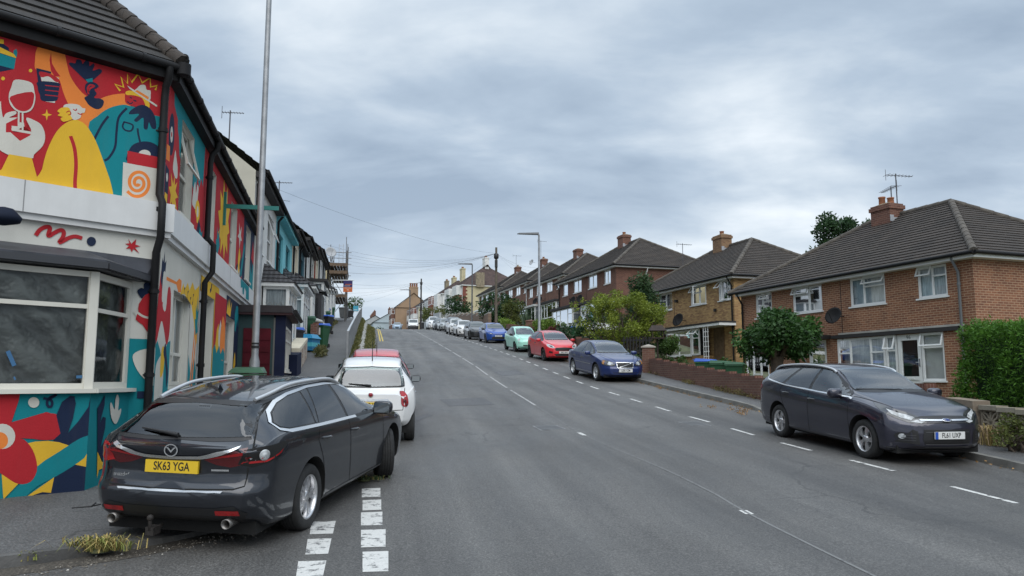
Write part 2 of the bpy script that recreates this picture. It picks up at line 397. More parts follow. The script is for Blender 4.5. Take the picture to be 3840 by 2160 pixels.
# left: corner pavement, kerb and the raised footpath
CORN = [(-9, 2.9), (-6, 5.25), (-4.25, 6.62), (-3.87, 6.93), (-3.3, 7.5), (-2.75, 8.3), (-2.4, 9.3)] + KL[:4]
WALL = [(-12.3, 1.5), (-8.8, 5.35), (-6.4, 8.0), (-5.6, 8.9), (-5.15, 9.45), (-5.2, 10.1), (-5.1, 10.6), (-4.95, 10.75), (-5.1, 11.4), (-5.3, 12.3), (-5.7, 13.7)]
def corner_h(i): return [.1, .1, .1, .09, .05, .03, .03, .03, .06, .09, .1][i]
g = MB(); rows = []
for i, (a, b) in enumerate(zip(CORN, WALL)):
    rows.append([(a[0] + (b[0] - a[0]) * t, a[1] + (b[1] - a[1]) * t, gz(a[0] + (b[0] - a[0]) * t, a[1] + (b[1] - a[1]) * t) + corner_h(i) + .03 * t) for t in (0.03, .25, .5, .75, 1.02)])
rows2 = []
for k in range(len(rows) - 1):
    for t in (0, .34, .67): rows2.append([tuple(p + (q - p) * t for p, q in zip(A, B)) for A, B in zip(rows[k], rows[k + 1])])
rows2.append(rows[-1]); grid(g, rows2)
PL = [(-5.7, 13.7), (-6.0, 16), (-6.4, 19), (-6.9, 22), (-9.6, 33), (-14.2, 54), (-19.3, 82), (-22, 96), (-24, 110)]   # foot of the front gardens
PR = [(-3.75, 13.7), (-3.9, 16), (-4.2, 19), (-4.9, 22.5), (-5.77, 27), (-6.9, 33), (-10.85, 54), (-16.1, 82), (-18.8, 96), (-21.5, 110)]
def xpl(y): return lerp_poly(PL, y)
def xpr(y): return lerp_poly(PR, y)
def path_z(x, y): return gz(x, y) + pathraise(y)
grid(g, [[(x, y, path_z(x, y)) for x in np.linspace(xpl(y), xpr(y), 5)] for y in np.arange(13.7, 110, .8)])
struct(g.build('footpath', asphalt_p))
g = MB()
kp = [(x, y) for x, y in CORN] + [(xl(y), y) for y in np.arange(14, 112, 1.0)]
for k in range(len(kp) - 1):
    (a, y0), (b, y1) = kp[k], kp[k + 1]; h0 = corner_h(min(k, 10)) + .006; h1 = corner_h(min(k + 1, 10)) + .006
    d = Vector((b - a, y1 - y0, 0)).normalized(); nrm = Vector((-d.y, d.x, 0)) * .13
    za, zb = gz(a, y0), gz(b, y1)
    g.add([(a, y0, za - .1), (a, y0, za + h0), (a + nrm.x, y0 + nrm.y, za + h0), (b, y1, zb - .1), (b, y1, zb + h1), (b + nrm.x, y1 + nrm.y, zb + h1)],
          [(0, 3, 4, 1), (1, 4, 5, 2)])
struct(g.build('kerb', kerbd))
# verge bank between kerb and railing
g = MB()
grid(g, [[(xl(y) + (xpr(y) - xl(y)) * t, y, gz(xl(y), y) + .1 + (pathraise(y) - .12) * (t ** 1.5)) for t in (.06, .3, .6, .85, .98)] for y in np.arange(14, 110, 1.0)])
struct(g.build('verge', soil))
g = MB()
for y in np.arange(33, 88, 1.0):
    q = [(xl(yy) + (xpr(yy) - xl(yy)) * t, yy, gz(xl(yy), yy) + .15 + (pathraise(yy) - .12) * (t ** 1.5)) for yy in (y, y + 1) for t in (.55, .78)]
    g.quad(q[0], q[1], q[3], q[2])
struct(g.build('verge_path', concrete))

# road markings
mk = MB()
def mark(pts, m=0, dz=.004):
    mk.poly([(x, y, gz(x, y) + dz) for x, y in pts], m)
def dash(fx, y0, y1, wd, m=0, seg=1):
    for k in range(seg):
        a = y0 + (y1 - y0) * k / seg; b = y0 + (y1 - y0) * (k + 1) / seg
        mark([(fx(a) - wd/2, a), (fx(a) + wd/2, a), (fx(b) + wd/2, b), (fx(b) - wd/2, b)], m)
PKL = [(6.5, 8.6), (6.17, 10.02), (5.76, 11.48), (5.27, 13.45), (4.87, 15.52), (4.53, 17.39), (4.06, 19.24), (3.66, 21.28), (3.25, 23.55), (2.8, 25.76), (1.8, 31.85), (.2, 41.35), (-2.45, 55.19), (-5.1, 68.56), (-9.5, 90)]
fp = lambda y: lerp_poly(PKL, y)
for y in np.arange(9.75, 90, 1.97): dash(fp, y, y + .95, .085)
CLN = [(3.0, 6.4), (2.83, 7.94), (2.59, 10.03), (2.16, 12.1), (1.36, 15.57), (.42, 21.77), (-1.6, 34.52), (-4.9, 52.74), (-9.95, 81.25), (-13, 98), (-16, 113)]
fc = lambda y: lerp_poly(CLN, y)
for y in np.arange(20.5, 112, 5.0): dash(fc, y, y + 4.2, .055 + .0004 * y, 1, 3)
dash(fc, 9.0, 9.2, .10); dash(fc, 15.3, 15.7, .09)
struct(mk.build('road_marking', [whitep, mat('worn_paint', (.36, .355, .345), .75, kind='paint_worn', col2=(.10, .10, .10))]))
mk = MB()
for x0, x1, y0, y1 in ((910, 957, 1228, 1252), (912, 959, 1257, 1285), (908, 962, 1288, 1323), (908, 970, 1332, 1378), (912, 977, 1387, 1440), (779, 843, 1310, 1345), (768, 832, 1355, 1396), (744, 819, 1411, 1455)):
    sh = (y1 - y0) * (.16 if x0 < 850 else .0)
    q = [gp(u * D, v * D) for u, v in ((x0, y1), (x1 - sh, y1 - 2), (x1 + (0 if x0 > 850 else 2), y0), (x0 + sh * .9, y0 + 2))]
    mk.poly([(p.x, p.y, gz(p.x, p.y) + .004) for p in q])
struct(mk.build('give_way_marking', whitep))
mk = MB()
for o in (.35, .55):
    f = lambda y, o=o: xl(y) + o
    for y in np.arange(57, 96, 2): dash(f, y, y + 2, .09)
struct(mk.build('yellow_line', yellowp))
# the worn joint along the crown of the road, and surface patches
jm = mat('joint', (.17, .17, .168), .8, kind='paint_worn', col2=(.09, .09, .092))
mk = MB()
for y in np.arange(6.0, 21, .5): dash(fc, y, y + .5, .035)
f2 = lambda y: fc(y) + .22
struct(mk.build('road_joint', jm))
pm = mat('patch', (.074, .074, .076), .68, kind='asphalt', streak=.3)
mk = MB()
for pts in ([(1105, 1005), (1215, 1000), (1245, 1018), (1130, 1022)], [(1240, 935), (1300, 930), (1320, 942), (1262, 946)], [(1010, 1060), (1075, 1040), (1090, 1045), (1030, 1066)]):
    q = [gp(u * D, v * D) for u, v in pts]; mk.poly([(p.x, p.y, gz(p.x, p.y) + .004) for p in q][::-1])
struct(mk.build('road_patch', pm))
ironm = mat('iron', (.10, .10, .10), .55, metal=.5, var=.3, bump=.4, bs=30)
def cover(label, pts, lift=0):
    q = [gp(u * D, v * D, lift) for u, v in pts]; c = sum(q, Vector()) / 4
    t = thing('manhole_cover', label, 'manhole cover', (c.x, c.y, c.z))
    m = MB(); loc = [Vector((p.x - c.x, p.y - c.y, gz(p.x, p.y) + lift - c.z + .006)) for p in q]; m.prism(loc, (0, 0, -.02)); m.build('frame', mat('iron_light', (.2, .2, .2), .6, metal=.3, var=.3), t, recalc=True)
    m = MB(); cc = sum(loc, Vector()) / 4; m.prism([cc + (p - cc) * .86 + Vector((0, 0, .004)) for p in loc], (0, 0, -.015)); m.build('plate', ironm, t, recalc=True)
cover('light grey rectangular cover in the road beside the parking dashes', [(1705, 1062), (1742, 1072), (1792, 1072), (1752, 1060)])
cover('dark square manhole cover in the middle of the carriageway', [(1338, 1072), (1362, 1084), (1425, 1080), (1400, 1070)])
cover('worn dark cover set in the corner pavement', [(112, 1335), (150, 1345), (268, 1322), (230, 1314)], .06)
# ------------------------------------------------------------------ building helpers
class Fr:      # a wall's own frame: x along it, z up, off outwards
    def __init__(s, O, hd, flip=False):
        s.O = Vector(O); s.d = Vector((math.sin(hd), math.cos(hd), 0)); s.n = Vector((math.cos(hd), -math.sin(hd), 0)) * (-1 if flip else 1)
    def P(s, x, z, off=0.0): return s.O + s.d * x + s.n * off + Vector((0, 0, z))
def wall(mb, fr, x0, x1, z0, z1, holes=(), depth=.12, m=0, mr=None):
    xs = sorted({x0, x1} | {q for h in holes for q in h[:2]}); zs = sorted({z0, z1} | {q for h in holes for q in h[2:4]})
    for i in range(len(xs) - 1):
        for j in range(len(zs) - 1):
            cx, cz = (xs[i] + xs[i+1]) / 2, (zs[j] + zs[j+1]) / 2
            if any(h[0] < cx < h[1] and h[2] < cz < h[3] for h in holes): continue
            mb.quad(fr.P(xs[i], zs[j]), fr.P(xs[i+1], zs[j]), fr.P(xs[i+1], zs[j+1]), fr.P(xs[i], zs[j+1]), m)
    for h in holes:
        a, b, c, e = h[:4]; k = m if mr is None else mr
        for p, q in (((a, c), (a, e)), ((b, e), (b, c)), ((a, e), (b, e)), ((b, c), (a, c))):
            mb.quad(fr.P(*p), fr.P(*q), fr.P(*q, -depth), fr.P(*p, -depth), k)
def fbox(mb, fr, x0, x1, z0, z1, o0, o1, m=0):
    v = [fr.P(x, z, o) for z in (z0, z1) for o in (o0, o1) for x in (x0, x1)]
    mb.add(v, [(0, 2, 3, 1), (4, 5, 7, 6), (0, 1, 5, 4), (2, 6, 7, 3), (0, 4, 6, 2), (1, 3, 7, 5)], m)
upvc = mat('white_plastic', (.70, .71, .70), .35, var=.06, vs=2)
creamp = mat('cream_frame', (.62, .60, .53), .4, var=.06, vs=2)
glassm = mat('window_glass', (.90, .93, .92), kind='glass', ior=1.36, base=.0)
netm = mat('net_curtain', (.50, .53, .56), .9, kind='curtain')
darkin = mat('dark_room', (.018, .019, .021), .9)
blindm = mat('blind', (.42, .42, .42), .8, var=.1)
def window(fr, x0, x1, z0, z1, parent, cols=((0, 1, None),), rec=.06, fm=None, back='net', sill=True, fw=.07, name='window', pane=True, openings=(), sillm=None):
    fm = fm or upvc; mb = MB(); t = .05; W, H = x1 - x0, z1 - z0; o0, o1 = -rec - t, -rec
    fbox(mb, fr, x0, x0 + fw, z0, z1, o0, o1); fbox(mb, fr, x1 - fw, x1, z0, z1, o0, o1)
    fbox(mb, fr, x0 + fw, x1 - fw, z0, z0 + fw, o0, o1); fbox(mb, fr, x0 + fw, x1 - fw, z1 - fw, z1, o0, o1)
    iw = W - 2 * fw; ih = H - 2 * fw; panes = []
    for k, (a, b, tr) in enumerate(cols):
        xa, xb = x0 + fw + iw * a, x0 + fw + iw * b
        if k: fbox(mb, fr, xa - .028, xa + .028, z0 + fw, z1 - fw, o0, o1 + .002)
        la = xa + (.028 if k else 0); lb = xb - (.028 if b < .999 else 0); zs = [z0 + fw, z1 - fw]
        if tr:
            zt = z0 + fw + ih * tr; fbox(mb, fr, la, lb, zt - .026, zt + .026, o0, o1); panes += [(la, lb, z0 + fw, zt - .026), (la, lb, zt + .026, z1 - fw)]
        else: panes.append((la, lb, z0 + fw, z1 - fw))
    for (a, b, c, e, ang, hinge) in openings:      # an open sash: hung at the top or the side
        xa, xb = x0 + W * a, x0 + W * b; za, zb = z0 + H * c, z0 + H * e; s, cs = math.sin(R(ang)), math.cos(R(ang)); f = .045
        for (p0, p1, q0, q1) in ((xa, xb, za, za + f), (xa, xb, zb - f, zb), (xa, xa + f, za + f, zb - f), (xb - f, xb, za + f, zb - f)):
            vs = []
            for o in (.0, .035):
                for (x, z) in ((p0, q0), (p1, q0), (p1, q1), (p0, q1)):
                    if hinge == 't': vs.append(fr.P(x, zb - (zb - z) * cs + o * s, o1 + (zb - z) * s + o * cs))
                    else:
                        h = xa if hinge == 'l' else xb; r = abs(x - h); vs.append(fr.P(h + (r * cs) * (1 if hinge == 'l' else -1), z, o1 + r * s + o))
            mb.add(vs, [(0, 3, 2, 1), (4, 5, 6, 7), (0, 1, 5, 4), (1, 2, 6, 5), (2, 3, 7, 6), (3, 0, 4, 7)])
    o = mb.build(name, fm, parent, recalc=True)
    if pane:
        mb = MB()
        for a, b, c, e in panes: mb.quad(fr.P(a, c, o0 + .02), fr.P(b, c, o0 + .02), fr.P(b, e, o0 + .02), fr.P(a, e, o0 + .02))
        mb.build('pane', glassm, o)
    mb = MB(); bk = o0 - .05
    if back in ('net', 'blind', 'film'):
        n = 14; vs = []
        for i in range(n + 1):
            x = x0 + W * i / n; dd = .018 * math.sin(i * 2.1) if back == 'net' else 0
            vs += [fr.P(x, z0, bk + dd), fr.P(x, z1, bk + dd)]
        mb.add(vs, [(2*i, 2*i + 2, 2*i + 3, 2*i + 1) for i in range(n)], 0, True)
        mb.build({'net': 'curtain', 'blind': 'blind', 'film': 'plastic_sheet'}[back], {'net': netm, 'blind': blindm, 'film': mat('plastic_film', (.115, .12, .115), .4, kind='film')}[back], o)
    else:
        mb.quad(fr.P(x0, z0, bk - .35), fr.P(x1, z0, bk - .35), fr.P(x1, z1, bk - .35), fr.P(x0, z1, bk - .35)); mb.build('dark_interior', darkin, o)
        if back == 'half':
            mb = MB()
            for (a, b) in ((x0, x0 + W * .24), (x1 - W * .24, x1)): mb.quad(fr.P(a, z0, bk), fr.P(b, z0, bk), fr.P(b, z1, bk), fr.P(a, z1, bk))
            mb.build('curtain', netm, o)
    if sill:
        mb = MB(); fbox(mb, fr, x0 - .06, x1 + .06, z0 - .05, z0, -rec, .05); mb.build('sill', sillm or fm, o, recalc=True)
    return o
def tile_plane(mb, a, b, c, d, step=.3, lift=.028, m=0):
    a, b, c, d = map(Vector, (a, b, c, d)); L = ((d - a).length + (c - b).length) / 2; n = max(2, int(L / step))
    nr = (b - a).cross(d - a) if (d - a).length > .01 else (b - a).cross(c - a)
    nr.normalize()
    if nr.z < 0: nr = -nr
    for i in range(n):
        t0, t1 = i / n, (i + 1) / n
        p0, q0 = a.lerp(d, t0), b.lerp(c, t0); p1, q1 = a.lerp(d, t1), b.lerp(c, t1)
        u = nr * lift; mb.quad(p0 + u, q0 + u, q1, p1, m); mb.quad(p0 - u * .4, q0 - u * .4, q0 + u, p0 + u, m)
blackp = mat('black_plastic', (.012, .012, .013), .6, spec=.2, var=.2)
tilem = mat('roof_tile', (.054, .044, .037), .9, kind='tile', col2=(.037, .031, .027))
def aerial(parent, base, h, seed=0, dish=False, rz=0.5, sc=1.0):
    mb = MB(); b = Vector(base); r_ = random.Random(seed); mb.tube([b, b + Vector((0, 0, h))], .022, 6)
    d = Vector((math.cos(rz), math.sin(rz), 0)); e = Vector((-d.y, d.x, 0)); top = b + Vector((0, 0, h - .08))
    mb.tube([top - d * .45 * sc, top + d * .75 * sc], .014, 5)
    for k in range(8):
        p = top + d * (-.4 + k * .155) * sc; l = (.22 - .012 * k) * sc; mb.tube([p - e * l, p + e * l], .008, 4)
    q = top + d * -.45 * sc; mb.tube([q + Vector((0, 0, -.22)) , q + Vector((0, 0, .22))], .01, 4)
    return mb.build('aerial', mat('aerial_metal', (.10, .10, .11), .5, metal=.5), parent)
def dish(parent, pos, nrm, r=.32, face=None, m=None):
    pos = Vector(pos); nrm = Vector(nrm).normalized(); f = Vector(face or (-.75, -.5, .35)).normalized(); c = pos + nrm * .42
    q = f.to_track_quat('Z', 'Y').to_matrix().to_4x4(); mw = Matrix.Translation(c) @ q
    mb = MB(); n = 5; mb.lathe([(.001, 0)] + [(r * k / n, .09 * (k / n) ** 2) for k in range(1, n + 1)] + [(r * .96, .075), (.001, -.012)], 20, 0, mw, cap=False)
    mb.tube([pos, pos + nrm * .2, c], .02, 6); mb.tube([c - mw.to_3x3() @ Vector((0, r * .9, 0)), c + f * .36], .012, 5); mb.box(-.03, .03, -.03, .03, -.05, .05, 0, Matrix.Translation(c + f * .36))
    return mb.build('satellite_dish', m or mat('dish_grey', (.016, .016, .017), .8, spec=.2), parent)

# ------------------------------------------------------------------ the mural building on the corner
HA, HC = R(42.8), R(-12.7)
CB = Vector((-4.95, 10.69, 0))
red, orange, yellow, teal, navy, cream = [mat('mural_' + n, c, .82, var=.10, vs=1.2, bump=.2, bs=70, spec=.2, stain=.10, det=6) for n, c in (
    ('red', (.42, .022, .030)), ('orange', (.74, .215, .045)), ('yellow', (.70, .42, .035)), ('teal', (.008, .205, .235)), ('navy', (.012, .022, .055)), ('cream', (.56, .54, .48)))]
MUR = [red, orange, yellow, teal, navy, cream]; RD, OR, YE, TE, NA, CR = range(6)
wallp = mat('painted_render', (.58, .57, .52), .8, var=.07, vs=1.2, bump=.15, bs=70, stain=.12)
bandm = mat('fascia_panel', (.63, .63, .62), .45, var=.04, stain=.10)
leadm = mat('lead_sheet', (.055, .058, .068), .5, metal=.4, var=.35, vs=2.5, bump=.2, bs=6)
corner = thing('corner_building', 'corner building covered in a bright red, teal and yellow mural, with a wide bay window', 'building', CB)
fA, fC = Fr((0, 0, 0), HA), Fr((0, 0, 0), HC)
ZE, ZB0, ZB1 = 6.12, 3.72, 4.18
LC = 11.9
mb = MB()
wall(mb, fA, -9, 0, -.4, ZE, [(-3.6, -.42, .55, 3.05)], depth=.05)
Cwin = [(1.0, 2.05, 4.3, 5.78), (3.45, 4.5, 4.3, 5.78), (6.75, 7.85, 4.33, 5.8), (9.75, 10.85, 4.4, 5.85)]
Gwin = [(1.0, 2.4, 1.62, 3.08), (6.65, 8.15, 1.6, 3.15)]; door = (3.8, 4.9, .6, 3.33)
wall(mb, fC, 0, LC, -.4, ZE, Cwin + Gwin + [door], depth=.17)
e = fC.P(LC, 0); far = e - fC.n * 8; lf = fA.P(-9, 0)
for p, q in ((e, far), (far, lf - fC.n * 6), (lf - fC.n * 6, lf)):
    mb.quad(p + Vector((0, 0, -.4)), q + Vector((0, 0, -.4)), q + Vector((0, 0, ZE)), p + Vector((0, 0, ZE)))
# the bay's dado and head
BF = .79; bx0, bx1, bw = -6.2, -1.06, .0
b1 = fA.P(bx1, 0, BF); cant = fA.P(-.31, 0, 0)
mb.quad(fA.P(bx0, -.4, BF), b1 + Vector((0, 0, -.4)), b1 + Vector((0, 0, 1.56)), fA.P(bx0, 1.56, BF))
mb.quad(b1 + Vector((0, 0, -.4)), cant + Vector((0, 0, -.4)), cant + Vector((0, 0, 1.56)), b1 + Vector((0, 0, 1.56)))
mb.build('wall', wallp, corner)
# mural: painted shapes, each laid over the one before
mu = MB(); LAY = [0]
def paint(fr, off, x0, y0, sc, pts, col, smooth=0, cl=None):
    p = [(x0 + x * sc, y0 + y * sc) for x, y in pts]
    if smooth: p = [tuple(q) for q in catmull(p, smooth)]
    LAY[0] += 1; o = off + .003 + .00011 * LAY[0]
    q = [onplane(u, v, CB + fr.O + fr.n * off, fr.n) - CB for u, v in p]
    x_ = [(c - fr.O).dot(fr.d) for c in q]; z_ = [c.z for c in q]
    if cl: x_ = [min(max(x, cl[0]), cl[1]) for x in x_]; z_ = [min(max(z, cl[2]), cl[3]) for z in z_]
    mu.poly([fr.P(x, z, o) for x, z in zip(x_, z_)], col)
def stroke(fr, off, x0, y0, sc, pts, wd, col, smooth=6, closed=False):
    p = catmull([(x0 + x * sc, y0 + y * sc) for x, y in pts], smooth, closed) if smooth else [np.array((x0 + x * sc, y0 + y * sc)) for x, y in pts]
    q = [onplane(u, v, CB + fr.O + fr.n * off, fr.n) - CB - fr.O for u, v in p]; q = [np.array((c.dot(fr.d), c.z)) for c in q]
    LAY[0] += 1; o = off + .003 + .00011 * LAY[0]; n = len(q); L_, R_ = [], []
    for i in range(n):
        t = q[min(i + 1, n - 1)] - q[max(i - 1, 0)]; t = t / (np.hypot(*t) + 1e-9); nn = np.array((-t[1], t[0])) * wd / 2
        L_.append(q[i] + nn); R_.append(q[i] - nn)
    for i in range(n - 1): mu.quad(*[fr.P(a[0], a[1], o) for a in (L_[i], R_[i], R_[i+1], L_[i+1])], col)
def star4(cx, cy, rx, ry): return [(cx, cy - ry), (cx + rx*.22, cy - ry*.22), (cx + rx, cy), (cx + rx*.22, cy + ry*.22), (cx, cy + ry), (cx - rx*.22, cy + ry*.22), (cx - rx, cy), (cx - rx*.22, cy - ry*.22)]
def disc(cx, cy, rx, ry, n=20): return [(cx + rx * math.cos(2*math.pi*k/n), cy + ry * math.sin(2*math.pi*k/n)) for k in range(n)]
zA = (0, 0, 700 / 1268.)
def pa(pts, col, sm=0): paint(fA, 0, *zA, pts, col, sm, (-2.6, -.0, ZB1, ZE))
def sa(pts, wd, col, sm=6): stroke(fA, 0, *zA, pts, wd, col, sm)
mu.quad(fA.P(-9, ZB1, .002), fA.P(0, ZB1, .002), fA.P(0, ZE, .002), fA.P(-9, ZE, .002), RD)
pa([(-60, 265), (25, 275), (25, 300), (60, 325), (60, 345), (110, 372), (95, 470), (-60, 500)], NA)
pa([(-60, 300), (0, 320), (112, 375), (108, 395), (-60, 340)], YE)
pa([(-60, 345), (108, 396), (95, 470), (-60, 430)], TE); pa([(90, 345), (112, 332), (118, 360), (112, 392), (92, 365)], TE)
pa([(-60, 255), (25, 270), (25, 300), (-60, 285)], YE)
for cx, cy, a, b in ((193, 265, 39, 38), (705, 413, 32, 34), (317, 780, 36, 40)): pa(star4(cx, cy, a, b), YE)
for cx, cy, a in ((207, 480, 12), (623, 361, 12), (20, 534, 13), (975, 495, 7)): pa(disc(cx, cy, a, a), YE)
# the orange figure
pa([(240, 470), (238, 400), (245, 345), (275, 295), (320, 272), (370, 280), (415, 315), (440, 370), (455, 440), (478, 520), (530, 600), (590, 655), (660, 675), (720, 655), (790, 640), (860, 640), (900, 690), (850, 760), (700, 860), (600, 940), (470, 720), (430, 630), (400, 540), (350, 520), (300, 480)], OR, 5)
pa([(346, 355), (336, 410), (345, 480), (370, 520), (410, 520), (380, 480), (352, 430)], RD)
pa([(245, 462), (348, 488), (346, 502), (268, 484), (280, 560), (258, 560)], NA)
pa([(270, 490), (400, 530), (372, 700), (310, 690)], CR); pa([(268, 488), (345, 503), (405, 545), (380, 558), (330, 520), (280, 525)], RD, 4)
pa([(250, 560), (300, 552), (400, 565), (402, 590), (395, 640), (385, 682), (330, 690), (280, 680), (270, 645), (258, 615), (255, 590)], NA, 4)
for y in (580, 612, 645): sa([(305, y), (398, y + 10)], .012, RD, 3)
# navy head with the fan of hair
pa([(580, 545), (500, 470), (470, 440), (475, 425), (510, 430), (520, 405), (550, 410), (560, 435), (580, 412), (605, 420), (608, 450), (635, 430), (640, 450), (630, 480), (675, 468), (692, 488), (660, 520), (620, 550)], NA, 4)
pa([(580, 540), (628, 530), (630, 556), (600, 565)], TE)
pa([(575, 660), (640, 640), (640, 665), (680, 670), (705, 690), (690, 730), (655, 742), (610, 720), (585, 690)], NA, 4)
pa([(600, 560), (640, 560), (670, 585), (655, 600), (640, 610), (655, 635), (640, 655), (610, 660), (580, 620), (578, 580)], NA, 3); sa([(600, 640), (595, 600), (612, 578), (640, 585), (612, 600), (595, 625)], .022, RD)
# the teal figure in the hat
pa([(600, 865), (660, 790), (740, 735), (830, 712), (880, 720), (960, 740), (1020, 780), (1110, 850), (1110, 1380), (760, 1365), (700, 1100)], TE, 3)
pa([(850, 640), (870, 628), (900, 632), (960, 660), (985, 700), (960, 722), (900, 722), (855, 700), (848, 670)], RD, 4)
pa([(855, 622), (900, 618), (960, 655), (1010, 690), (1012, 738), (990, 725), (965, 668), (905, 648), (858, 645)], YE, 3)
pa([(862, 580), (1066, 715), (1066, 726), (1055, 722), (880, 605)], CR)
pa([(930, 600), (955, 578), (985, 580), (995, 610), (1020, 615), (1022, 645), (1010, 680), (920, 622)], CR, 4); pa([(932, 612), (1010, 660), (1006, 678), (915, 620)], OR)
sa([(815, 618), (780, 573), (838, 593), (822, 525), (865, 568), (866, 505), (893, 560), (937, 503), (965, 563), (1018, 530), (1022, 592), (1066, 582), (1054, 612)], .028, YE, 0)
pa([(873, 770), (900, 740), (960, 712), (1015, 735), (1050, 790), (1060, 870), (1030, 872), (1010, 830), (1000, 878), (975, 870), (972, 800), (930, 828), (910, 815), (945, 775), (890, 778)], NA, 3)
sa([(735, 790), (690, 850), (640, 945)], .03, NA); sa([(860, 735), (805, 800), (790, 900), (780, 1000), (740, 1070), (708, 1092)], .03, NA)
sa([(840, 828), (900, 850), (890, 888), (850, 885), (832, 860), (842, 828)], .022, NA); sa([(933, 872), (938, 910), (950, 965)], .026, NA)
sa([(880, 660), (895, 668)], .016, NA, 3); sa([(862, 690), (885, 705), (900, 695)], .014, NA, 4); sa([(905, 682), (925, 688)], .02, NA, 3)
# the yellow figure
pa([(275, 1260), (285, 1150), (320, 1020), (380, 900), (440, 840), (500, 815), (545, 825), (590, 860), (650, 960), (710, 1120), (750, 1240), (772, 1345), (770, 1360)], YE, 4)
sa([(478, 925), (505, 1010), (515, 1120), (508, 1240), (512, 1310)], .045, RD)
pa([(430, 720), (470, 706), (530, 712), (560, 735), (578, 738), (572, 765), (552, 770), (545, 800), (510, 815), (470, 800), (440, 770)], CR, 4)
pa([(388, 755), (420, 732), (470, 735), (480, 790), (490, 810), (430, 828), (410, 805), (425, 795), (390, 785), (405, 770)], YE, 3); sa([(448, 765), (470, 755), (480, 775), (462, 782)], .012, RD)
sa([(495, 742), (512, 752), (520, 740)], .013, RD); sa([(525, 768), (545, 778), (556, 772)], .013, RD)
# the hand with the wine glass
pa([(-40, 900), (0, 690), (8, 740), (20, 800), (40, 770), (100, 755), (108, 775), (60, 800), (120, 800), (130, 830), (175, 830), (180, 800), (225, 815), (280, 850), (305, 920), (290, 990), (230, 1050), (210, 1078), (50, 1050), (-40, 980)], CR, 3)
pa([(40, 840), (120, 800), (125, 860), (78, 855), (78, 880), (210, 900), (210, 880), (180, 870), (175, 815), (150, 760), (165, 860), (205, 890), (208, 915), (135, 958), (70, 900), (38, 900)], RD)
pa([(75, 895), (205, 920), (135, 958)], RD)
pa([(103, 542), (210, 562), (232, 620), (238, 680), (215, 745), (165, 768), (110, 755), (68, 710), (58, 650), (75, 595)], CR, 4); pa([(72, 655), (215, 625), (228, 680), (208, 735), (165, 757), (115, 745), (80, 705)], RD, 3)
pa([(120, 755), (132, 757), (130, 880), (118, 878)], CR); pa([(146, 757), (158, 757), (158, 885), (146, 884)], CR); pa([(75, 872), (208, 895), (208, 912), (78, 888)], CR)
pa([(-60, 1255), (10, 1150), (60, 1048), (215, 1075), (235, 1150), (262, 1255), (262, 1275), (-60, 1225)], YE)
# boombox-like player and swirl card
pa([(835, 1103), (1110, 1150), (1110, 1400), (825, 1358)], CR)
pa([(870, 1110), (880, 1010), (930, 970), (1000, 962), (1060, 985), (1110, 1040), (1110, 1120)], NA, 3); pa(disc(980, 1050, 42, 32), CR); pa([(865, 1025), (1110, 1075), (1110, 1155), (862, 1108)], RD)
sw = [(935 + (10 + 78 * t) * math.cos(.6 + t * 14.5), 1243 + (10 + 88 * t) * math.sin(.6 + t * 14.5) + 0) for t in np.linspace(0, 1, 34)]; sa(sw, .045, OR, 2)
# squiggle, dot and star on the pale strip
zS = (0, 0, 960 / 1391.)
stroke(fA, 0, *zS, [(193, 1280), (215, 1250), (250, 1233), (270, 1240), (262, 1282), (300, 1262), (330, 1250), (345, 1262), (340, 1290), (322, 1318), (375, 1292), (410, 1285), (445, 1295)], .05, RD)
paint(fA, 0, *zS, disc(495, 1312, 25, 25), NA)
paint(fA, 0, *zS, [(695, 1298), (712, 1325), (738, 1300), (735, 1330), (762, 1338), (732, 1345), (757, 1378), (722, 1352), (715, 1372), (705, 1350), (682, 1352), (700, 1335), (678, 1325), (702, 1322)], RD)
# dado of the bay
fB = Fr(fA.n * BF, HA); zD = (0, 1400, 640 / 1220.)
def pd(pts, col, sm=0): paint(fB, 0, *zD, pts, col, sm, (-3.6, bx1, .1, 1.56))
mu.quad(fB.P(bx0, -.2, .002), fB.P(bx1, -.2, .002), fB.P(bx1, 1.56, .002), fB.P(bx0, 1.56, .002), TE)
pd([(-80, 90), (145, 90), (130, 200), (80, 350), (300, 285), (400, 295), (460, 340), (472, 390), (440, 450), (370, 475), (145, 463), (220, 530), (255, 620), (260, 700), (210, 775), (130, 790), (40, 730), (-80, 500)], RD, 0)
pd([(300, 288), (360, 285), (420, 300), (462, 345), (472, 395), (440, 450), (370, 474), (250, 470), (170, 420)], RD, 4)
pd([(380, 475), (430, 430), (400, 300), (440, 205), (500, 160), (530, 165), (540, 215), (520, 320), (485, 425), (560, 340), (630, 240), (710, 165), (735, 148), (744, 170), (735, 240), (705, 360), (730, 310), (750, 320), (748, 380), (710, 530), (750, 470), (760, 480), (760, 700), (690, 560), (500, 640), (380, 500)], NA, 0)
pd([(195, 500), (250, 487), (340, 482), (420, 492), (490, 515), (360, 600), (262, 665), (245, 580)], YE, 0)
pd([(700, 740), (675, 680), (650, 665), (535, 652), (385, 740), (360, 853), (300, 850), (235, 870), (205, 945), (400, 910), (760, 855), (760, 700)], NA, 0)
pd([(535, 652), (670, 553), (690, 570), (720, 630), (765, 665), (765, 690), (730, 690), (700, 720), (686, 752), (675, 690), (645, 665)], YE, 0)
pd([(8, 700), (128, 790), (22, 900)], YE); pd([(385, 742), (362, 853), (300, 848), (240, 868), (205, 945), (90, 955), (160, 900)], YE, 0)
pd([(-80, 935), (30, 905), (260, 668), (420, 560), (560, 470), (640, 443), (690, 450), (697, 485), (665, 545), (560, 635), (400, 735), (260, 810), (100, 945), (-80, 985)], TE, 3)
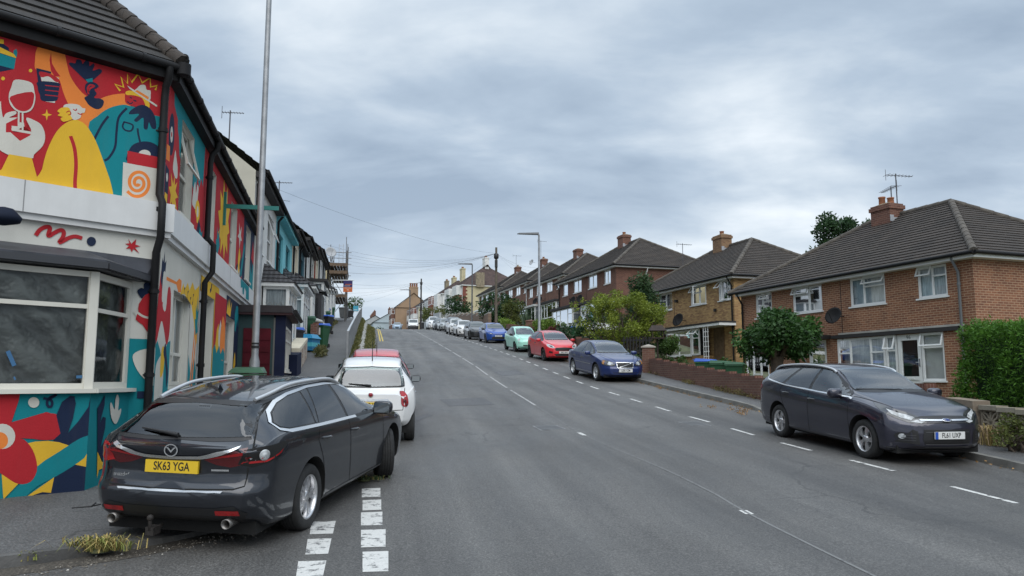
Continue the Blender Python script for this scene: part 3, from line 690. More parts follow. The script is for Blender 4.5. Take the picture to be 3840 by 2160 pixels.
pd([(-80, 500), (80, 520), (145, 463), (215, 520), (255, 610), (260, 700), (215, 775), (130, 790), (40, 740), (-80, 640)], RD, 3)
pd(disc(15, 450, 92, 90), CR); pd(disc(0, 480, 56, 60), OR); pd(disc(239, 208, 40, 38), CR)
stroke(fB, 0, *zD, [(308, 176), (350, 182), (400, 153), (352, 175), (334, 205), (342, 235), (365, 235), (370, 205), (352, 180)], .028, NA)
pd([(832, 150), (845, 185), (838, 265), (858, 250), (855, 290), (822, 362), (790, 320), (780, 230), (790, 210), (812, 260), (818, 190)], CR, 3)
# cant of the bay and the strip beside it
vv = (cant - b1); hB = math.atan2(vv.x, vv.y); fK = Fr(b1, hB)
wk = vv.length
mu.quad(fK.P(0, -.2, .002), fK.P(wk, -.2, .002), fK.P(wk, 1.56, .002), fK.P(0, 1.56, .002), TE)
pk = lambda pts, col, sm=0: paint(fK, 0, *zD, pts, col, sm, (0, wk, .1, 1.56))
pk([(690, 560), (720, 630), (765, 665), (700, 690), (686, 752)], YE); pk([(690, 250), (720, 200), (745, 150), (740, 230), (708, 355), (730, 310), (750, 318), (745, 390), (712, 530), (750, 470), (765, 500), (740, 650), (690, 560)], NA)
pk([(832, 150), (845, 185), (838, 265), (858, 250), (855, 290), (822, 362), (790, 320), (780, 230), (790, 210), (812, 260), (818, 190)], CR, 3)
zQ = (0, 900, 640 / 1546.)
pq = lambda pts, col, sm=0: paint(fA, 0, *zQ, pts, col, sm, (-.36, 0, .3, 3.4))
mu.quad(fA.P(-.36, -.2, .002), fA.P(0, -.2, .002), fA.P(0, 2.27, .002), fA.P(-.36, 2.27, .002), TE)
pq([(1200, 650), (1240, 640), (1300, 700), (1240, 705)], CR); pq([(1225, 720), (1250, 650), (1255, 580), (1330, 480), (1420, 420), (1420, 900), (1350, 860), (1290, 770)], RD, 2)
pq([(1240, 465), (1275, 435), (1300, 440), (1300, 400), (1340, 380), (1420, 385), (1420, 440), (1310, 500), (1280, 530)], NA, 3); sa_ = stroke(fA, 0, *zQ, [(1245, 660), (1290, 690), (1345, 705), (1400, 700)], .03, CR)
pq([(1197, 1060), (1240, 1010), (1330, 985), (1420, 985), (1420, 1300), (1330, 1280), (1240, 1180)], CR, 3); pq([(1240, 1370), (1420, 1370), (1420, 1435), (1236, 1435)], NA)
# the rest of the painting, running on to the left
for x0, x1, z0, z1, sh, c in ((-5.6, -3.6, ZB1, 5.7, [(0, 0), (.05, .5), (.3, .95), (.6, 1), (.9, .6), (1, 0)], TE), (-4.0, -2.45, ZB1, 5.0, [(0, 0), (.1, .6), (.45, 1), (.8, .7), (1, 0)], CR), (-7.6, -5.3, ZB1, 5.5, [(0, 0), (.1, .7), (.4, 1), (.8, .8), (1, 0)], YE), (-3.4, -2.4, 5.2, 5.75, [(0, .3), (.2, .8), (.8, 1), (1.05, .6), (.9, .1), (.2, 0)], NA), (-8.8, -7.8, 4.6, 5.8, [(.5, 0), (.4, .4), (0, .5), (.4, .6), (.5, 1), (.6, .6), (1, .5), (.6, .4)], YE), (-6.9, -6.2, 5.3, 5.9, [(.1, 0), (0, .6), (.5, 1), (1, .6), (.9, 0)], OR)):
    LAY[0] += 1; mu.poly([fA.P(x0 + (x1 - x0) * a, z0 + (z1 - z0) * b, .0022) for a, b in ([tuple(q) for q in catmull(sh, 4)] if len(sh) < 8 else sh)], c)
for x0, x1, z0, z1, sh, c in ((-5.2, -3.3, .15, 1.5, [(0, 0), (.1, .6), (.4, .95), (.8, .9), (1, .3), (.9, 0)], RD), (-6.1, -5.0, .15, 1.2, [(0, 0), (.3, .9), (.7, 1), (1, 0)], NA), (-4.6, -3.4, .12, .7, [(0, 0), (.4, 1), (1, .5), (1, 0)], YE)):
    mu.poly([fB.P(x0 + (x1 - x0) * a, z0 + (z1 - z0) * b, .0022) for a, b in catmull(sh, 4)], c)
# right face, upper floor
z2 = (560, 240, 400 / 878.)
holesC = Cwin + Gwin + [door]
mu2 = []
def pc(pts, col, sm=0): paint(fC, 0, *z2, pts, col, sm, (0, LC, ZB1 + .03, ZE))
def base(x0, x1, z0, z1, col):
    LAY[0] += 1; xs = sorted({x0, x1} | {min(max(q, x0), x1) for h in holesC for q in h[:2]}); zs = sorted({z0, z1} | {min(max(q, z0), z1) for h in holesC for q in h[2:]})
    for i in range(len(xs) - 1):
        for j in range(len(zs) - 1):
            cx, cz = (xs[i] + xs[i+1]) / 2, (zs[j] + zs[j+1]) / 2
            if any(h[0] < cx < h[1] and h[2] < cz < h[3] for h in holesC): continue
            mu.quad(*[fC.P(x, z, .003 + .00011 * LAY[0]) for x, z in ((xs[i], zs[j]), (xs[i+1], zs[j]), (xs[i+1], zs[j+1]), (xs[i], zs[j+1]))], col)
LAY[0] = 0
base(0, 9.2, ZB1, ZE, RD); base(9.2, LC, ZB1, ZE, NA)
# shapes are kept clear of the window openings
def pcx(x0, x1, z0, z1, shape, col, sm=0):      # shape in the 0-1 square of a wall rectangle
    p = [(x0 + (x1 - x0) * a, z0 + (z1 - z0) * b) for a, b in shape]
    if sm: p = [tuple(q) for q in catmull(p, sm)]
    LAY[0] += 1; mu.poly([fC.P(x, z, .003 + .00011 * LAY[0]) for x, z in p], col)
pcx(.30, 1.0, 4.9, ZE, [(.15, 1), (1, 1), (1, .18), (.85, .22), (.7, .42), (.55, .5), (.5, .62), (.32, .66), (.1, .72), (.05, .85)], TE)
pcx(1.0, 2.05, 5.78, ZE, [(0, 0), (1, 0), (1, 1), (0, 1)], TE)
pcx(2.05, 3.1, 4.7, ZE, [(0, 1), (1, 1), (.95, .35), (.75, .42), (.62, .28), (.4, .36), (.25, .1), (0, .2)], TE, 0)
pcx(.1, .48, 4.98, 5.62, disc(.5, .5, .5, .5), NA); pcx(.2, .38, 5.18, 5.42, disc(.5, .5, .5, .5), CR); pcx(.25, .33, 5.26, 5.34, disc(.5, .5, .5, .5), RD)
pcx(.45, .85, 4.75, 5.15, [(.1, .3), (.35, 1), (.6, .8), (.9, .5), (.95, .1), (.6, 0), (.3, .1)], CR, 3)
pcx(.28, .95, 4.24, 4.78, [(.0, .5), (.28, .6), (.15, .95), (.42, .7), (.55, 1), (.6, .72), (.85, .9), (.7, .6), (1, .5), (.72, .38), (.95, .1), (.6, .2), (.5, 0), (.38, .2), (.2, .05), (.25, .35)], YE)
pcx(.02, .25, 4.85, 5.1, [(0, 0), (1, .1), (.9, 1), (0, .9)], OR); pcx(.02, .25, 4.22, 4.78, [(0, 0), (1, 0), (1, .95), (0, 1)], NA); pcx(.08, .2, 4.55, 4.68, disc(.5, .5, .5, .5), CR); pcx(.05, .22, 4.22, 4.38, [(0, 0), (1, 0), (1, 1), (0, 1)], YE)
pcx(2.1, 2.75, 4.65, 5.1, [(.0, .1), (.1, .7), (.3, 1), (.45, .6), (.6, 1), (.8, .9), (.75, .45), (1, .3), (.6, 0), (.2, 0)], CR, 3); pcx(2.4, 2.85, 4.45, 4.85, disc(.5, .5, .5, .5), YE); pcx(2.55, 2.72, 4.55, 4.75, disc(.5, .5, .5, .5), CR)
pcx(2.15, 2.6, 4.2, 4.6, [(0, .1), (.2, .8), (.6, 1), (1, .6), (.7, 0)], RD, 3); pcx(2.55, 3.1, 4.2, 4.55, [(0, 0), (.4, 1), (.8, .7), (1, 0)], NA); pcx(2.8, 3.2, 4.2, 4.45, [(0, 0), (.3, 1), (.7, .6), (1, .9), (1, 0)], TE)
pcx(4.9, 6.6, 4.3, 6.02, [(.05, .25), (.2, .32), (.0, .5), (.18, .55), (.1, .78), (.3, .72), (.35, 1), (.5, .76), (.68, .97), (.72, .7), (1, .78), (.85, .55), (1, .42), (.82, .36), (.9, .12), (.7, .2), (.62, 0), (.48, .2), (.3, .02), (.28, .2)], YE)
pcx(4.75, 5.3, 4.3, 4.9, [(.3, 0), (0, .4), (.25, .45), (.2, .9), (.5, .6), (.8, 1), (.8, .5), (1, .35), (.6, 0)], TE)
pcx(8.05, 8.9, 4.95, 5.6, [(.5, 0), (.35, .4), (0, .4), (.3, .6), (.2, 1), (.5, .7), (.8, 1), (.7, .6), (1, .45), (.65, .4)], CR); pcx(8.0, 9.4, 4.3, 5.0, [(0, .2), (.3, .5), (.5, 1), (.75, .7), (1, .8), (.9, .2), (.5, 0)], NA, 3); pcx(8.3, 8.8, 4.4, 5.0, [(.2, 0), (0, .5), (.4, 1), (.9, .7), (.6, .3), (.8, 0)], YE, 3)
pcx(8.8, 9.6, 4.3, 5.3, [(0, .1), (.7, 1), (1, .9), (.3, 0)], TE); pcx(8.1, 8.7, 4.22, 4.5, [(0, 0), (.3, 1), (.7, .4), (1, 1), (1, 0)], CR)
pcx(10.9, LC, 4.2, 5.2, [(0, 0), (0, .8), (.4, .5), (.7, 1), (1, .8), (1, 0)], TE); pcx(11.1, LC, 5.0, 5.7, [(0, .2), (.4, 1), (.7, .6), (1, .9), (1, 0)], RD)
# right face, ground floor
base(0, 3.1, .2, ZB0 - .12, CR)
pcx(0, .95, .3, 2.3, [(0, 0), (1, 0), (1, 1), (.75, .98), (.55, .8), (.3, .92), (.1, .98), (0, .95)], TE); pcx(2.45, 3.2, .3, 2.15, [(0, 0), (1, 0), (1, .85), (.7, 1), (.35, .82), (.0, 1)], TE); pcx(1.0, 2.45, .3, 1.6, [(0, 0), (1, 0), (1, 1), (0, 1)], TE)
pcx(.0, .85, 2.2, 3.35, [(0, .0), (0, .55), (.1, .9), (.3, 1), (.42, .8), (.35, .5), (.6, .45), (.7, .75), (.95, .7), (1, .2), (.8, .02), (.55, .2), (.3, .3)], RD, 3)
pcx(.08, .42, 3.0, 3.55, [(.0, .2), (.1, .8), (.3, .7), (.5, 1), (.6, .7), (.9, .8), (.8, .4), (.9, .1), (.4, 0)], NA); pcx(.22, .5, 2.85, 3.25, [(0, 0), (.1, 1), (.8, .9), (1, .4), (.5, 0)], CR, 3)
pcx(.45, 1.55, 3.08, 3.3, [(0, .35), (.65, .45), (.8, 0), (1, .1), (1, .95), (.82, 1), (.65, .65), (0, .6)], OR)
pcx(1.5, 3.15, 2.35, 3.5, [(0, .62), (.12, .8), (.2, .72), (.35, .85), (.45, .75), (.6, .9), (.75, .8), (1, .92), (1, 0), (.9, .05), (.8, .3), (.6, .55), (.2, .66)], YE)
for a, b in ((1.75, 3.22), (2.05, 3.2), (2.3, 3.12), (2.55, 3.2)):
    pcx(a, a + .12, b - .2, b, [(.0, .0), (.4, .0), (.5, .7), (1, .9), (1, 1), (.35, .95), (.3, .3), (0, .25)], NA)
pcx(.05, .8, 1.0, 2.05, [(.1, 0), (0, .75), (.2, .95), (.55, 1), (.7, .7), (.55, 0)], CR, 3); pcx(.35, .62, 1.75, 2.2, [(.1, 0), (0, .7), (.4, 1), (.9, .8), (.8, .2)], YE, 3); pcx(.5, .9, 1.6, 2.25, [(0, .8), (.3, 1), (.5, .8), (.7, .6), (1, .3), (.8, 0), (.55, .4), (.3, .6)], NA, 3)
pcx(.1, .7, .55, 1.1, [(0, 0), (.1, 1), (.4, .7), (.5, .1)], YE); pcx(.55, .95, .5, 1.1, [(0, .1), (.4, 1), (1, .6), (.8, 0)], OR, 3)
for o in (0, .16):
    pcx(2.55 + o, 3.0 + o, .4, 2.6, [(0, 0), (.15, .5), (.75, 1), (.92, 1), (.35, .5), (.22, 0)], OR)
pcx(2.85, 3.2, 2.5, 3.2, [(.4, 0), (0, .4), (.3, .4), (.1, .8), (.4, .6), (.5, 1), (.7, .6), (1, .7), (.8, .3), (1, .1)], TE)
base(3.3, 5.5, 3.33, ZB0 - .1, YE); base(4.92, 5.25, .6, 3.33, YE); base(5.0, 6.65, 2.3, 3.5, RD)
base(5.0, 6.65, .6, 2.3, TE); base(6.65, 8.9, 3.15, ZB0 - .1, NA); base(8.15, 8.9, .6, 3.15, NA)
pcx(4.3, 4.55, 3.4, 3.6, [(.2, 0), (0, .4), (.4, .5), (.6, 1), (1, 1), (.7, .3)], NA)
pcx(5.35, 6.4, 2.15, 3.0, [(.1, 0), (.2, .6), (.5, 1), (.8, .6), (.9, 0)], CR); pcx(5.2, 5.9, 2.2, 2.9, [(0, 0), (.3, .8), (.6, 1), (.7, .4), (1, 0)], YE); pcx(5.9, 6.6, 2.2, 3.1, [(.2, 0), (0, .5), (.4, 1), (1, .7), (1, 0)], OR, 3)
pcx(5.0, 6.65, 2.15, 2.45, [(0, 0), (0, .6), (.15, 1), (.3, .4), (.5, 1), (.65, .4), (.85, .9), (1, .5), (1, 0)], TE)
pcx(5.7, 6.3, .7, 1.6, [(0, 0), (.1, .7), (.5, 1), (.9, .7), (1, 0)], NA, 3); pcx(5.9, 6.1, .6, 1.0, [(0, 0), (.2, 1), (.8, 1), (1, 0)], YE)
pcx(6.7, 7.6, 3.17, 3.6, [(0, .1), (.2, .9), (.3, .4), (.5, 1), (.6, .4), (.9, .9), (.7, 0)], YE); pcx(7.8, 8.8, 2.9, 3.55, [(.4, 0), (.3, .6), (.5, .95), (.85, 1), (1, .7), (1, .2), (.8, .5), (.6, 0)], TE); pcx(8.2, 8.6, 1.7, 2.4, [(.2, 0), (0, .5), (.5, 1), (1, .6), (.6, .4), (.7, 0)], YE, 3)
mu.build('mural', MUR, corner, recalc=False)
# painted drips on the lower band
mb = MB()
for fr, x0, x1 in ((fA, -9, .12), (fC, 0.0, LC)):
    fbox(mb, fr, x0, x1 if fr is fA else x1, ZB0 + .06, ZB1, .0 if fr is fA else .0, .12)
    fbox(mb, fr, x0, x1 - (.02 if fr is fA else 0), ZB0 - .02, ZB0 + .06, 0, .075)
mb.build('fascia_band', bandm, corner)
mb = MB(); mb.quad(*[fC.P(x, z, .124) for x, z in ((9.2, 3.8), (9.9, 3.82), (9.8, 4.17), (9.2, 4.17))], 0)
mb.poly([fC.P(x, z, .124) for x, z in ((8.0, 4.17), (8.1, 3.95), (8.4, 4.0), (8.5, 3.85), (8.75, 3.85), (8.85, 4.05), (9.2, 3.98), (9.3, 4.17))], 0)
mb.build('painted_drip', teal, corner)
for fr, x in ((fA, -1.75), (fA, -4.2), (fC, 6.2), (fC, 9.0)):
    mb = MB(); fbox(mb, fr, x, x + .012, ZB0 + .06, ZB1, .12, .1225); mb.build('panel_joint', mat('joint_grey', (.25, .25, .25), .8), corner)
# windows
for k, h in enumerate(Cwin):
    op = [(.0, 1, .50, 1.0, 14, 't')] if k == 0 else ()
    window(fC, *h, corner, ((0, 1, .48),), rec=.09, fm=creamp, back='half' if k else 'dark', openings=op)
for k, h in enumerate(Gwin): window(fC, *h, corner, ((0, .5, .33), (.5, 1, .33)), rec=.10, fm=creamp, back='net')
mb = MB(); fbox(mb, fC, 3.8, 4.9, .6, 3.33, -.2, -.16); mb.build('door', mat('door_cream', (.45, .43, .38), .6), corner)
win = window(fB, bx0, bx1 - .02, 1.6, 3.03, corner, ((0, .30, .72), (.30, .60, .72), (.60, 1, .72)), rec=.02, fm=creamp, back='film', sill=False, fw=.07, name='bay_window')
win.children[0]
w2 = window(fK, .02, wk - .04, 1.6, 3.03, corner, ((0, 1, .70),), rec=.02, fm=creamp, back='film', sill=False, fw=.085, name='bay_window')
mb = MB(); fbox(mb, fB, bx0 - .05, bx1 + .06, 1.555, 1.605, -.2, .09); fbox(mb, fK, -.05, wk + .02, 1.556, 1.604, -.2, .085); mb.build('sill', creamp, win, recalc=False)
mb = MB(); fbox(mb, fB, bx1 - .08, bx1 + .02, 1.605, 3.03, -.08, .0); mb.build('corner_post', creamp, win)
# lead roof of the bay
mb = MB(); r1, r2 = 3.05, 3.40
E0, E1 = fB.P(bx0, 0, .12), fB.P(bx1 + .04, 0, .12); E2 = fK.P(wk + .05, 0, .13); T0, T1, T2 = fA.P(bx0, r2, .01), fA.P(-1.0, r2, .01), fA.P(-.06, r2 - .02, .01)
up = lambda p, z: Vector((p.x, p.y, z))
mb.quad(up(E0, r1), up(E1, r1), up(E1, r1 + .12), up(E0, r1 + .12)); mb.quad(up(E1, r1), up(E2, r1), up(E2, r1 + .12), up(E1, r1 + .12))
mb.quad(up(E0, r1 + .12), up(E1, r1 + .12), T1, T0); mb.poly([up(E1, r1 + .12), up(E2, r1 + .12), T2, T1]); mb.poly([up(E2, r1), T2 + Vector((0, 0, r1 - r2)), T2, up(E2, r1 + .12)])
mb.quad(up(E0, r1), up(E0 - fA.n * .6, r1), up(E1 - fA.n * .6, r1), up(E1, r1)); mb.quad(up(E1, r1), up(E1 - fA.n * .4, r1), up(E2 - fA.n * .1, r1), up(E2, r1))
mb.build('bay_roof', leadm, corner)
mb = MB()
fbox(mb, fB, bx0, bx1 + .05, r1 + .01, r1 + .09, .12, .17); fK2 = Fr(E1, math.atan2((E2 - E1).x, (E2 - E1).y)); fbox(mb, fK2, .0, (E2 - E1).length, r1 + .01, r1 + .09, 0, .05)
mb.build('bay_gutter', mat('dark_grey_paint', (.035, .037, .043), .5), corner)
# blue tape on the sheeting
for u0, v0, u1, v1, wd in ((70, 1005, 130, 1140, 28), (690, 1240, 765, 1238, 22), (125, 1255, 140, 1250, 24)):
    a, b = [onplane(u * zQ[2], 900 + v * zQ[2], CB + fB.O - fB.n * .035, fB.n) - CB for u, v in ((u0, v0), (u1, v1))]
    mb = MB(); t = (b - a).normalized(); s_ = t.cross(fB.n) * wd * .0008; mb.quad(a - s_, a + s_, b + s_, b - s_)
    mb.build('tape', mat('blue_tape', (.04, .13, .26), .6), win)
# roof: hipped at the corner
OH = .17; TP = math.tan(R(42))
def meet(da, db):
    a = Matrix(((fA.n.x, fA.n.y), (fC.n.x, fC.n.y))); q = a.inverted() @ Vector((da, db)); return Vector((q.x, q.y, 0))
E0 = meet(OH, OH); H0 = meet(OH - 4.2, OH - 4.2); ze = ZE + .10
mb = MB(); a0 = fA.P(-9.5, 0, OH); a1 = fA.P(-9.5, 0, OH - 4.2)
tile_plane(mb, up(a0, ze), up(E0, ze), up(H0, ze + 4.2 * TP), up(a1, ze + 4.2 * TP), .27, .03)
c0 = fC.P(LC, 0, OH); c1 = fC.P(LC, 0, OH - 4.2)
tile_plane(mb, up(E0, ze), up(c0, ze), up(c1, ze + 4.2 * TP), up(H0, ze + 4.2 * TP), .27, .03)
mb.quad(up(a1, ze + 4.2 * TP), up(H0, ze + 4.2 * TP), up(meet(-9, -9), ze), up(fA.P(-9.5, 0, -9), ze)); mb.quad(up(H0, ze + 4.2 * TP), up(c1, ze + 4.2 * TP), up(fC.P(LC, 0, -9), ze), up(meet(-9, -9), ze))
rf = mb.build('roof', mat('roof_tile_dark', (.036, .033, .031), .9, kind='tile', col2=(.026, .024, .023), lichen=(.12, .12, .11)), corner)
mb = MB(); n = 26
for k in range(n): p, q = up(E0, ze + .03).lerp(up(H0, ze + 4.2 * TP + .03), k / n), up(E0, ze + .03).lerp(up(H0, ze + 4.2 * TP + .03), (k + 1.06) / n); mb.tube([p, q], [.13, .115], 8)
mb.build('hip_tile', tilem, rf)
mb = MB(); mb.quad(up(fA.P(-9.5, 0, 0), ZE - .16), up(meet(0, 0), ZE - .16), up(meet(.14, .14), ZE - .14), up(fA.P(-9.5, 0, .14), ZE - .14)); mb.quad(up(meet(0, 0), ZE - .16), up(fC.P(LC, 0, 0), ZE - .16), up(fC.P(LC, 0, .14), ZE - .14), up(meet(.14, .14), ZE - .14))
fbox(mb, fA, -9.5, .05, ZE - .14, ZE + .08, .12, .145); fbox(mb, fC, -.05, LC, ZE - .14, ZE + .08, .12, .145)
mb.build('soffit', blackp, corner)
mb = MB(); ga, gb, gc = up(fA.P(-9.5, 0, .20), ZE + .04), up(meet(.20, .20), ZE + .04), up(fC.P(LC, 0, .20), ZE + .04)
mb.tube([ga, gb], .056, 10); mb.tube([gb, gc], .056, 10); mb.lathe([(.10, -.1), (.10, .07)], 12, 0, Matrix.Translation(gb))
for k in range(14): p = gb.lerp(gc, (k + .5) / 14); mb.tube([p, p + fC.d * .05], .066, 10)
for k in range(9): p = gb.lerp(ga, (k + .5) / 9); mb.tube([p, p - fA.d * .05], .066, 10)
# a small metal curl on the corner
mb.tube([gb + Vector((0, 0, .06)) + Vector((math.cos(t) * .06, 0, .10 + math.sin(t) * .06)) for t in np.linspace(-2.2, 3, 12)], .012, 5)
mb.build('gutter', blackp, corner)
def downpipe(x, fr, z0, z1, band=True, top=None):
    mb = MB(); P = lambda x_, z, o: fr.P(x_, z, o)
    pts = [P(x, z1 + .06, .2), P(x, z1 - .10, .19), P(x, z1 - .2, .10), P(x, z1 - .35, .08)]
    pts += [P(x, ZB1 + .12, .08), P(x, ZB1 - .02, .20), P(x, ZB0 - .05, .20), P(x, ZB0 - .25, .08)] if band else []
    mb.tube(pts + [P(x, z0, .08)], .052, 12)
    for z in np.arange(z0 + .4, z1 - .4, 1.15): mb.tube([P(x, z, .08), P(x, z + .06, .08)], .064, 12); mb.box(-.09, .09, -.02, .02, -.012, .012, 0, Matrix.Translation(P(x, z + .03, .03)) @ Matrix.Rotation(-HC, 4, 'Z'))
    return mb.build('downpipe', blackp, corner)
downpipe(-.09, fA, .2, ZE - .05); downpipe(3.25, fC, .4, ZE - .05)
# teal bracket arm and the lamp at the picture's edge
mb = MB(); tg = mat('teal_paint', (.006, .15, .135), .5)
fbox(mb, fC, 5.55, 5.62, 5.0, 5.72, .0, .06); fbox(mb, fC, 5.56, 5.61, 5.37, 5.46, .06, 1.14); mb.build('sign_bracket', tg, corner)
mb = MB(); q = at(12, 815, 8.6) - CB
mb.lathe([(.02, .12), (.10, .10), (.19, .0), (.17, -.05), (.03, -.09)], 16, 0, Matrix.Translation(q)); mb.tube([q + Vector((0, 0, .1)), fA.P((q).dot(fA.d), q.z + .16, 0.02)], .02, 6); mb.build('wall_lamp', mat('navy_metal', (.010, .015, .03), .8, spec=.2), corner)
# cream-painted end strip of the wall
mb = MB(); fbox(mb, fC, LC - .16, LC, ZB1, ZE - .2, 0, .03); mb.build('end_pilaster', wallp, corner)
# ------------------------------------------------------------------ houses
brick_r = mat('red_brick', (.245, .100, .052), .85, kind='brick', col2=(.145, .054, .033), mortar=(.35, .24, .155), ms=.012)
brick_d = mat('dark_red_brick', (.155, .066, .044), .85, kind='brick', col2=(.098, .040, .029), mortar=(.22, .14, .105))
brick_y = mat('yellow_brick', (.44, .285, .115), .85, kind='brick', col2=(.215, .11, .048), mortar=(.31, .22, .125))
brick_p = mat('porch_brick', (.20, .07, .045), .85, kind='brick', col2=(.16, .055, .035), mortar=(.27, .17, .12))
leadg = mat('lead_flashing', (.33, .34, .36), .6, var=.2)
gutg = mat('grey_pipe', (.14, .15, .16), .5)
potm = mat('chimney_pot', (.30, .12, .06), .8, var=.2)
potb = mat('buff_pot', (.42, .36, .26), .8, var=.2)
dkwood = mat('dark_fascia', (.022, .02, .02), .7)
def hip_roof(parent, fr, W, Dp, ze, oh=.36, pitch=33, step=.3, m=None, ridge=True, x0=0, hips=(1, 1)):
    t = math.tan(R(pitch)); h = Dp / 2 + oh; zr = ze + h * t; P = lambda x, y, z: fr.P(x, z, -y)
    a, b, c, d = P(x0 - oh, -oh, ze), P(x0 + W + oh, -oh, ze), P(x0 + W + oh, Dp + oh, ze), P(x0 - oh, Dp + oh, ze)
    k0 = h if hips[0] else 0; k1 = h if hips[1] else 0
    r0, r1 = P(x0 - oh + k0, Dp / 2, zr), P(x0 + W + oh - k1, Dp / 2, zr)
    mb = MB(); tile_plane(mb, a, b, r1, r0, step); tile_plane(mb, c, d, r0, r1, step)
    if hips[0]: tile_plane(mb, d, a, r0, r0, step)
    if hips[1]: tile_plane(mb, b, c, r1, r1, step)
    u = Vector((0, 0, -.02)); mb.poly([q + u for q in (a, b, c, d)])
    rf = mb.build('roof', m or tilem, parent)
    if ridge:
        lines = [(r0, r1)] + ([(a, r0), (d, r0)] if hips[0] else []) + ([(b, r1), (c, r1)] if hips[1] else [])
        mb = MB()
        for p, q in lines:
            n = max(2, int((q - p).length / .45))
            for i in range(n): mb.tube([p.lerp(q, i / n), p.lerp(q, min(1, (i + 1.05) / n))], [.125, .11], 8)
        mb.build('ridge_tile', mat('ridge_tile', (.085, .074, .062), .9, var=.4, vs=4, bump=.3, bs=20), rf)
    return rf, zr
def chimney(rf, fr, x, y, z0, z1, w=.95, d=.7, bm=None, pots=2, pm=None, flash=True, aer=0, cowl=False):
    C_ = fr.P(x, 0, -y); mw = Matrix.Translation(C_) @ Matrix.Rotation(math.atan2(fr.d.y, fr.d.x), 4, 'Z')
    mb = MB(); mb.box(-w/2, w/2, -d/2, d/2, z0, z1 - .22, 0, mw); mb.box(-w/2 - .05, w/2 + .05, -d/2 - .05, d/2 + .05, z1 - .22, z1 - .07, 0, mw); mb.box(-w/2, w/2, -d/2, d/2, z1 - .07, z1, 0, mw)
    ch = mb.build('chimney', bm or brick_r, rf)
    mb = MB(); v = [mw @ Vector(q) for q in ((-w/2+.04, -d/2+.04, z1), (w/2-.04, -d/2+.04, z1), (w/2-.04, d/2-.04, z1), (-w/2+.04, d/2-.04, z1), (-.2, -.1, z1 + .1), (.2, -.1, z1 + .1), (.2, .1, z1 + .1), (-.2, .1, z1 + .1))]
    mb.add(v, [(0, 1, 5, 4), (1, 2, 6, 5), (2, 3, 7, 6), (3, 0, 4, 7), (4, 5, 6, 7)]); mb.build('chimney_cap', mat('mortar_cap', (.24, .19, .12), .9, var=.3, vs=6), rf)
    for i in range(pots):
        px_ = (i - (pots - 1) / 2) * (w / max(pots, 1)) * .9; mb = MB(); hgt = (.22, .34, .28, .3)[i % 4]
        mb.lathe([(.13, 0), (.12, hgt * .8), (.14, hgt * .85), (.14, hgt), (.1, hgt), (.1, hgt - .1)], 12, 0, mw @ Matrix.Translation((px_, 0, z1 + .05)), cap=False)
        mb.build('chimney_pot', pm or potm, rf)
    if flash:
        mb = MB(); zz = z0 + .62; mb.box(-w/2 - .02, w/2 + .02, -d/2 - .06, -d/2 - .01, zz - .45, zz - .22, 0, mw)
        for i in range(4): mb.box(-w/2 - .025, -w/2 - .005, -d/2 + i * d / 4, -d/2 + (i + 1) * d / 4, zz - .35 + i * .09, zz - .1 + i * .09, 0, mw)
        mb.build('flashing', leadg, rf)
    for i in range(aer):
        aerial(rf, mw @ Vector((-.15 - .0 * i if i == 0 else .12, -d/2 - .05, z1 - .6)), (1.9, 1.45)[i], i, rz=(.2, 1.6)[i])
    return ch
def eaves(parent, fr, W, Dp, ze, oh=.36, fm=None, gm=None, near=True):
    mb = MB()
    fbox(mb, fr, -.0, W, ze - .16, ze - .012, .0, oh - .06); sd = Fr(fr.O, math.atan2(-fr.n.x, -fr.n.y))
    if near: fbox(mb, sd, -oh + .06, Dp + .2, ze - .158, ze - .014, 0, oh - .06)
    mb.build('fascia', fm or upvc, parent)
    mb = MB(); a, b = fr.P(-oh, ze - .02, oh + .03), fr.P(W + oh, ze - .02, oh + .03); mb.tube([a, b], .058, 8)
    if near: mb.tube([fr.P(-oh - .03, ze - .02, oh), fr.P(-oh - .03, ze - .02, -Dp)], .058, 8)
    mb.build('gutter', gm or blackp, parent)
def pipe(parent, fr, x, z0, z1, oh, m=None):
    mb = MB(); mb.tube([fr.P(x, z1, oh), fr.P(x, z1 - .12, oh), fr.P(x, z1 - .5, .07), fr.P(x, z0, .07)], .042, 8)
    for z in (z1 - .9, z1 - 2.6): mb.tube([fr.P(x, z, .07), fr.P(x, z + .07, .07)], .055, 8)
    return mb.build('downpipe', m or blackp, parent)
rm_pale = mat('pale_dish', (.36, .37, .38), .6)
UP = [(.91, 2.0), (3.32, 4.9), (6.3, 7.92), (9.18, 10.22)]
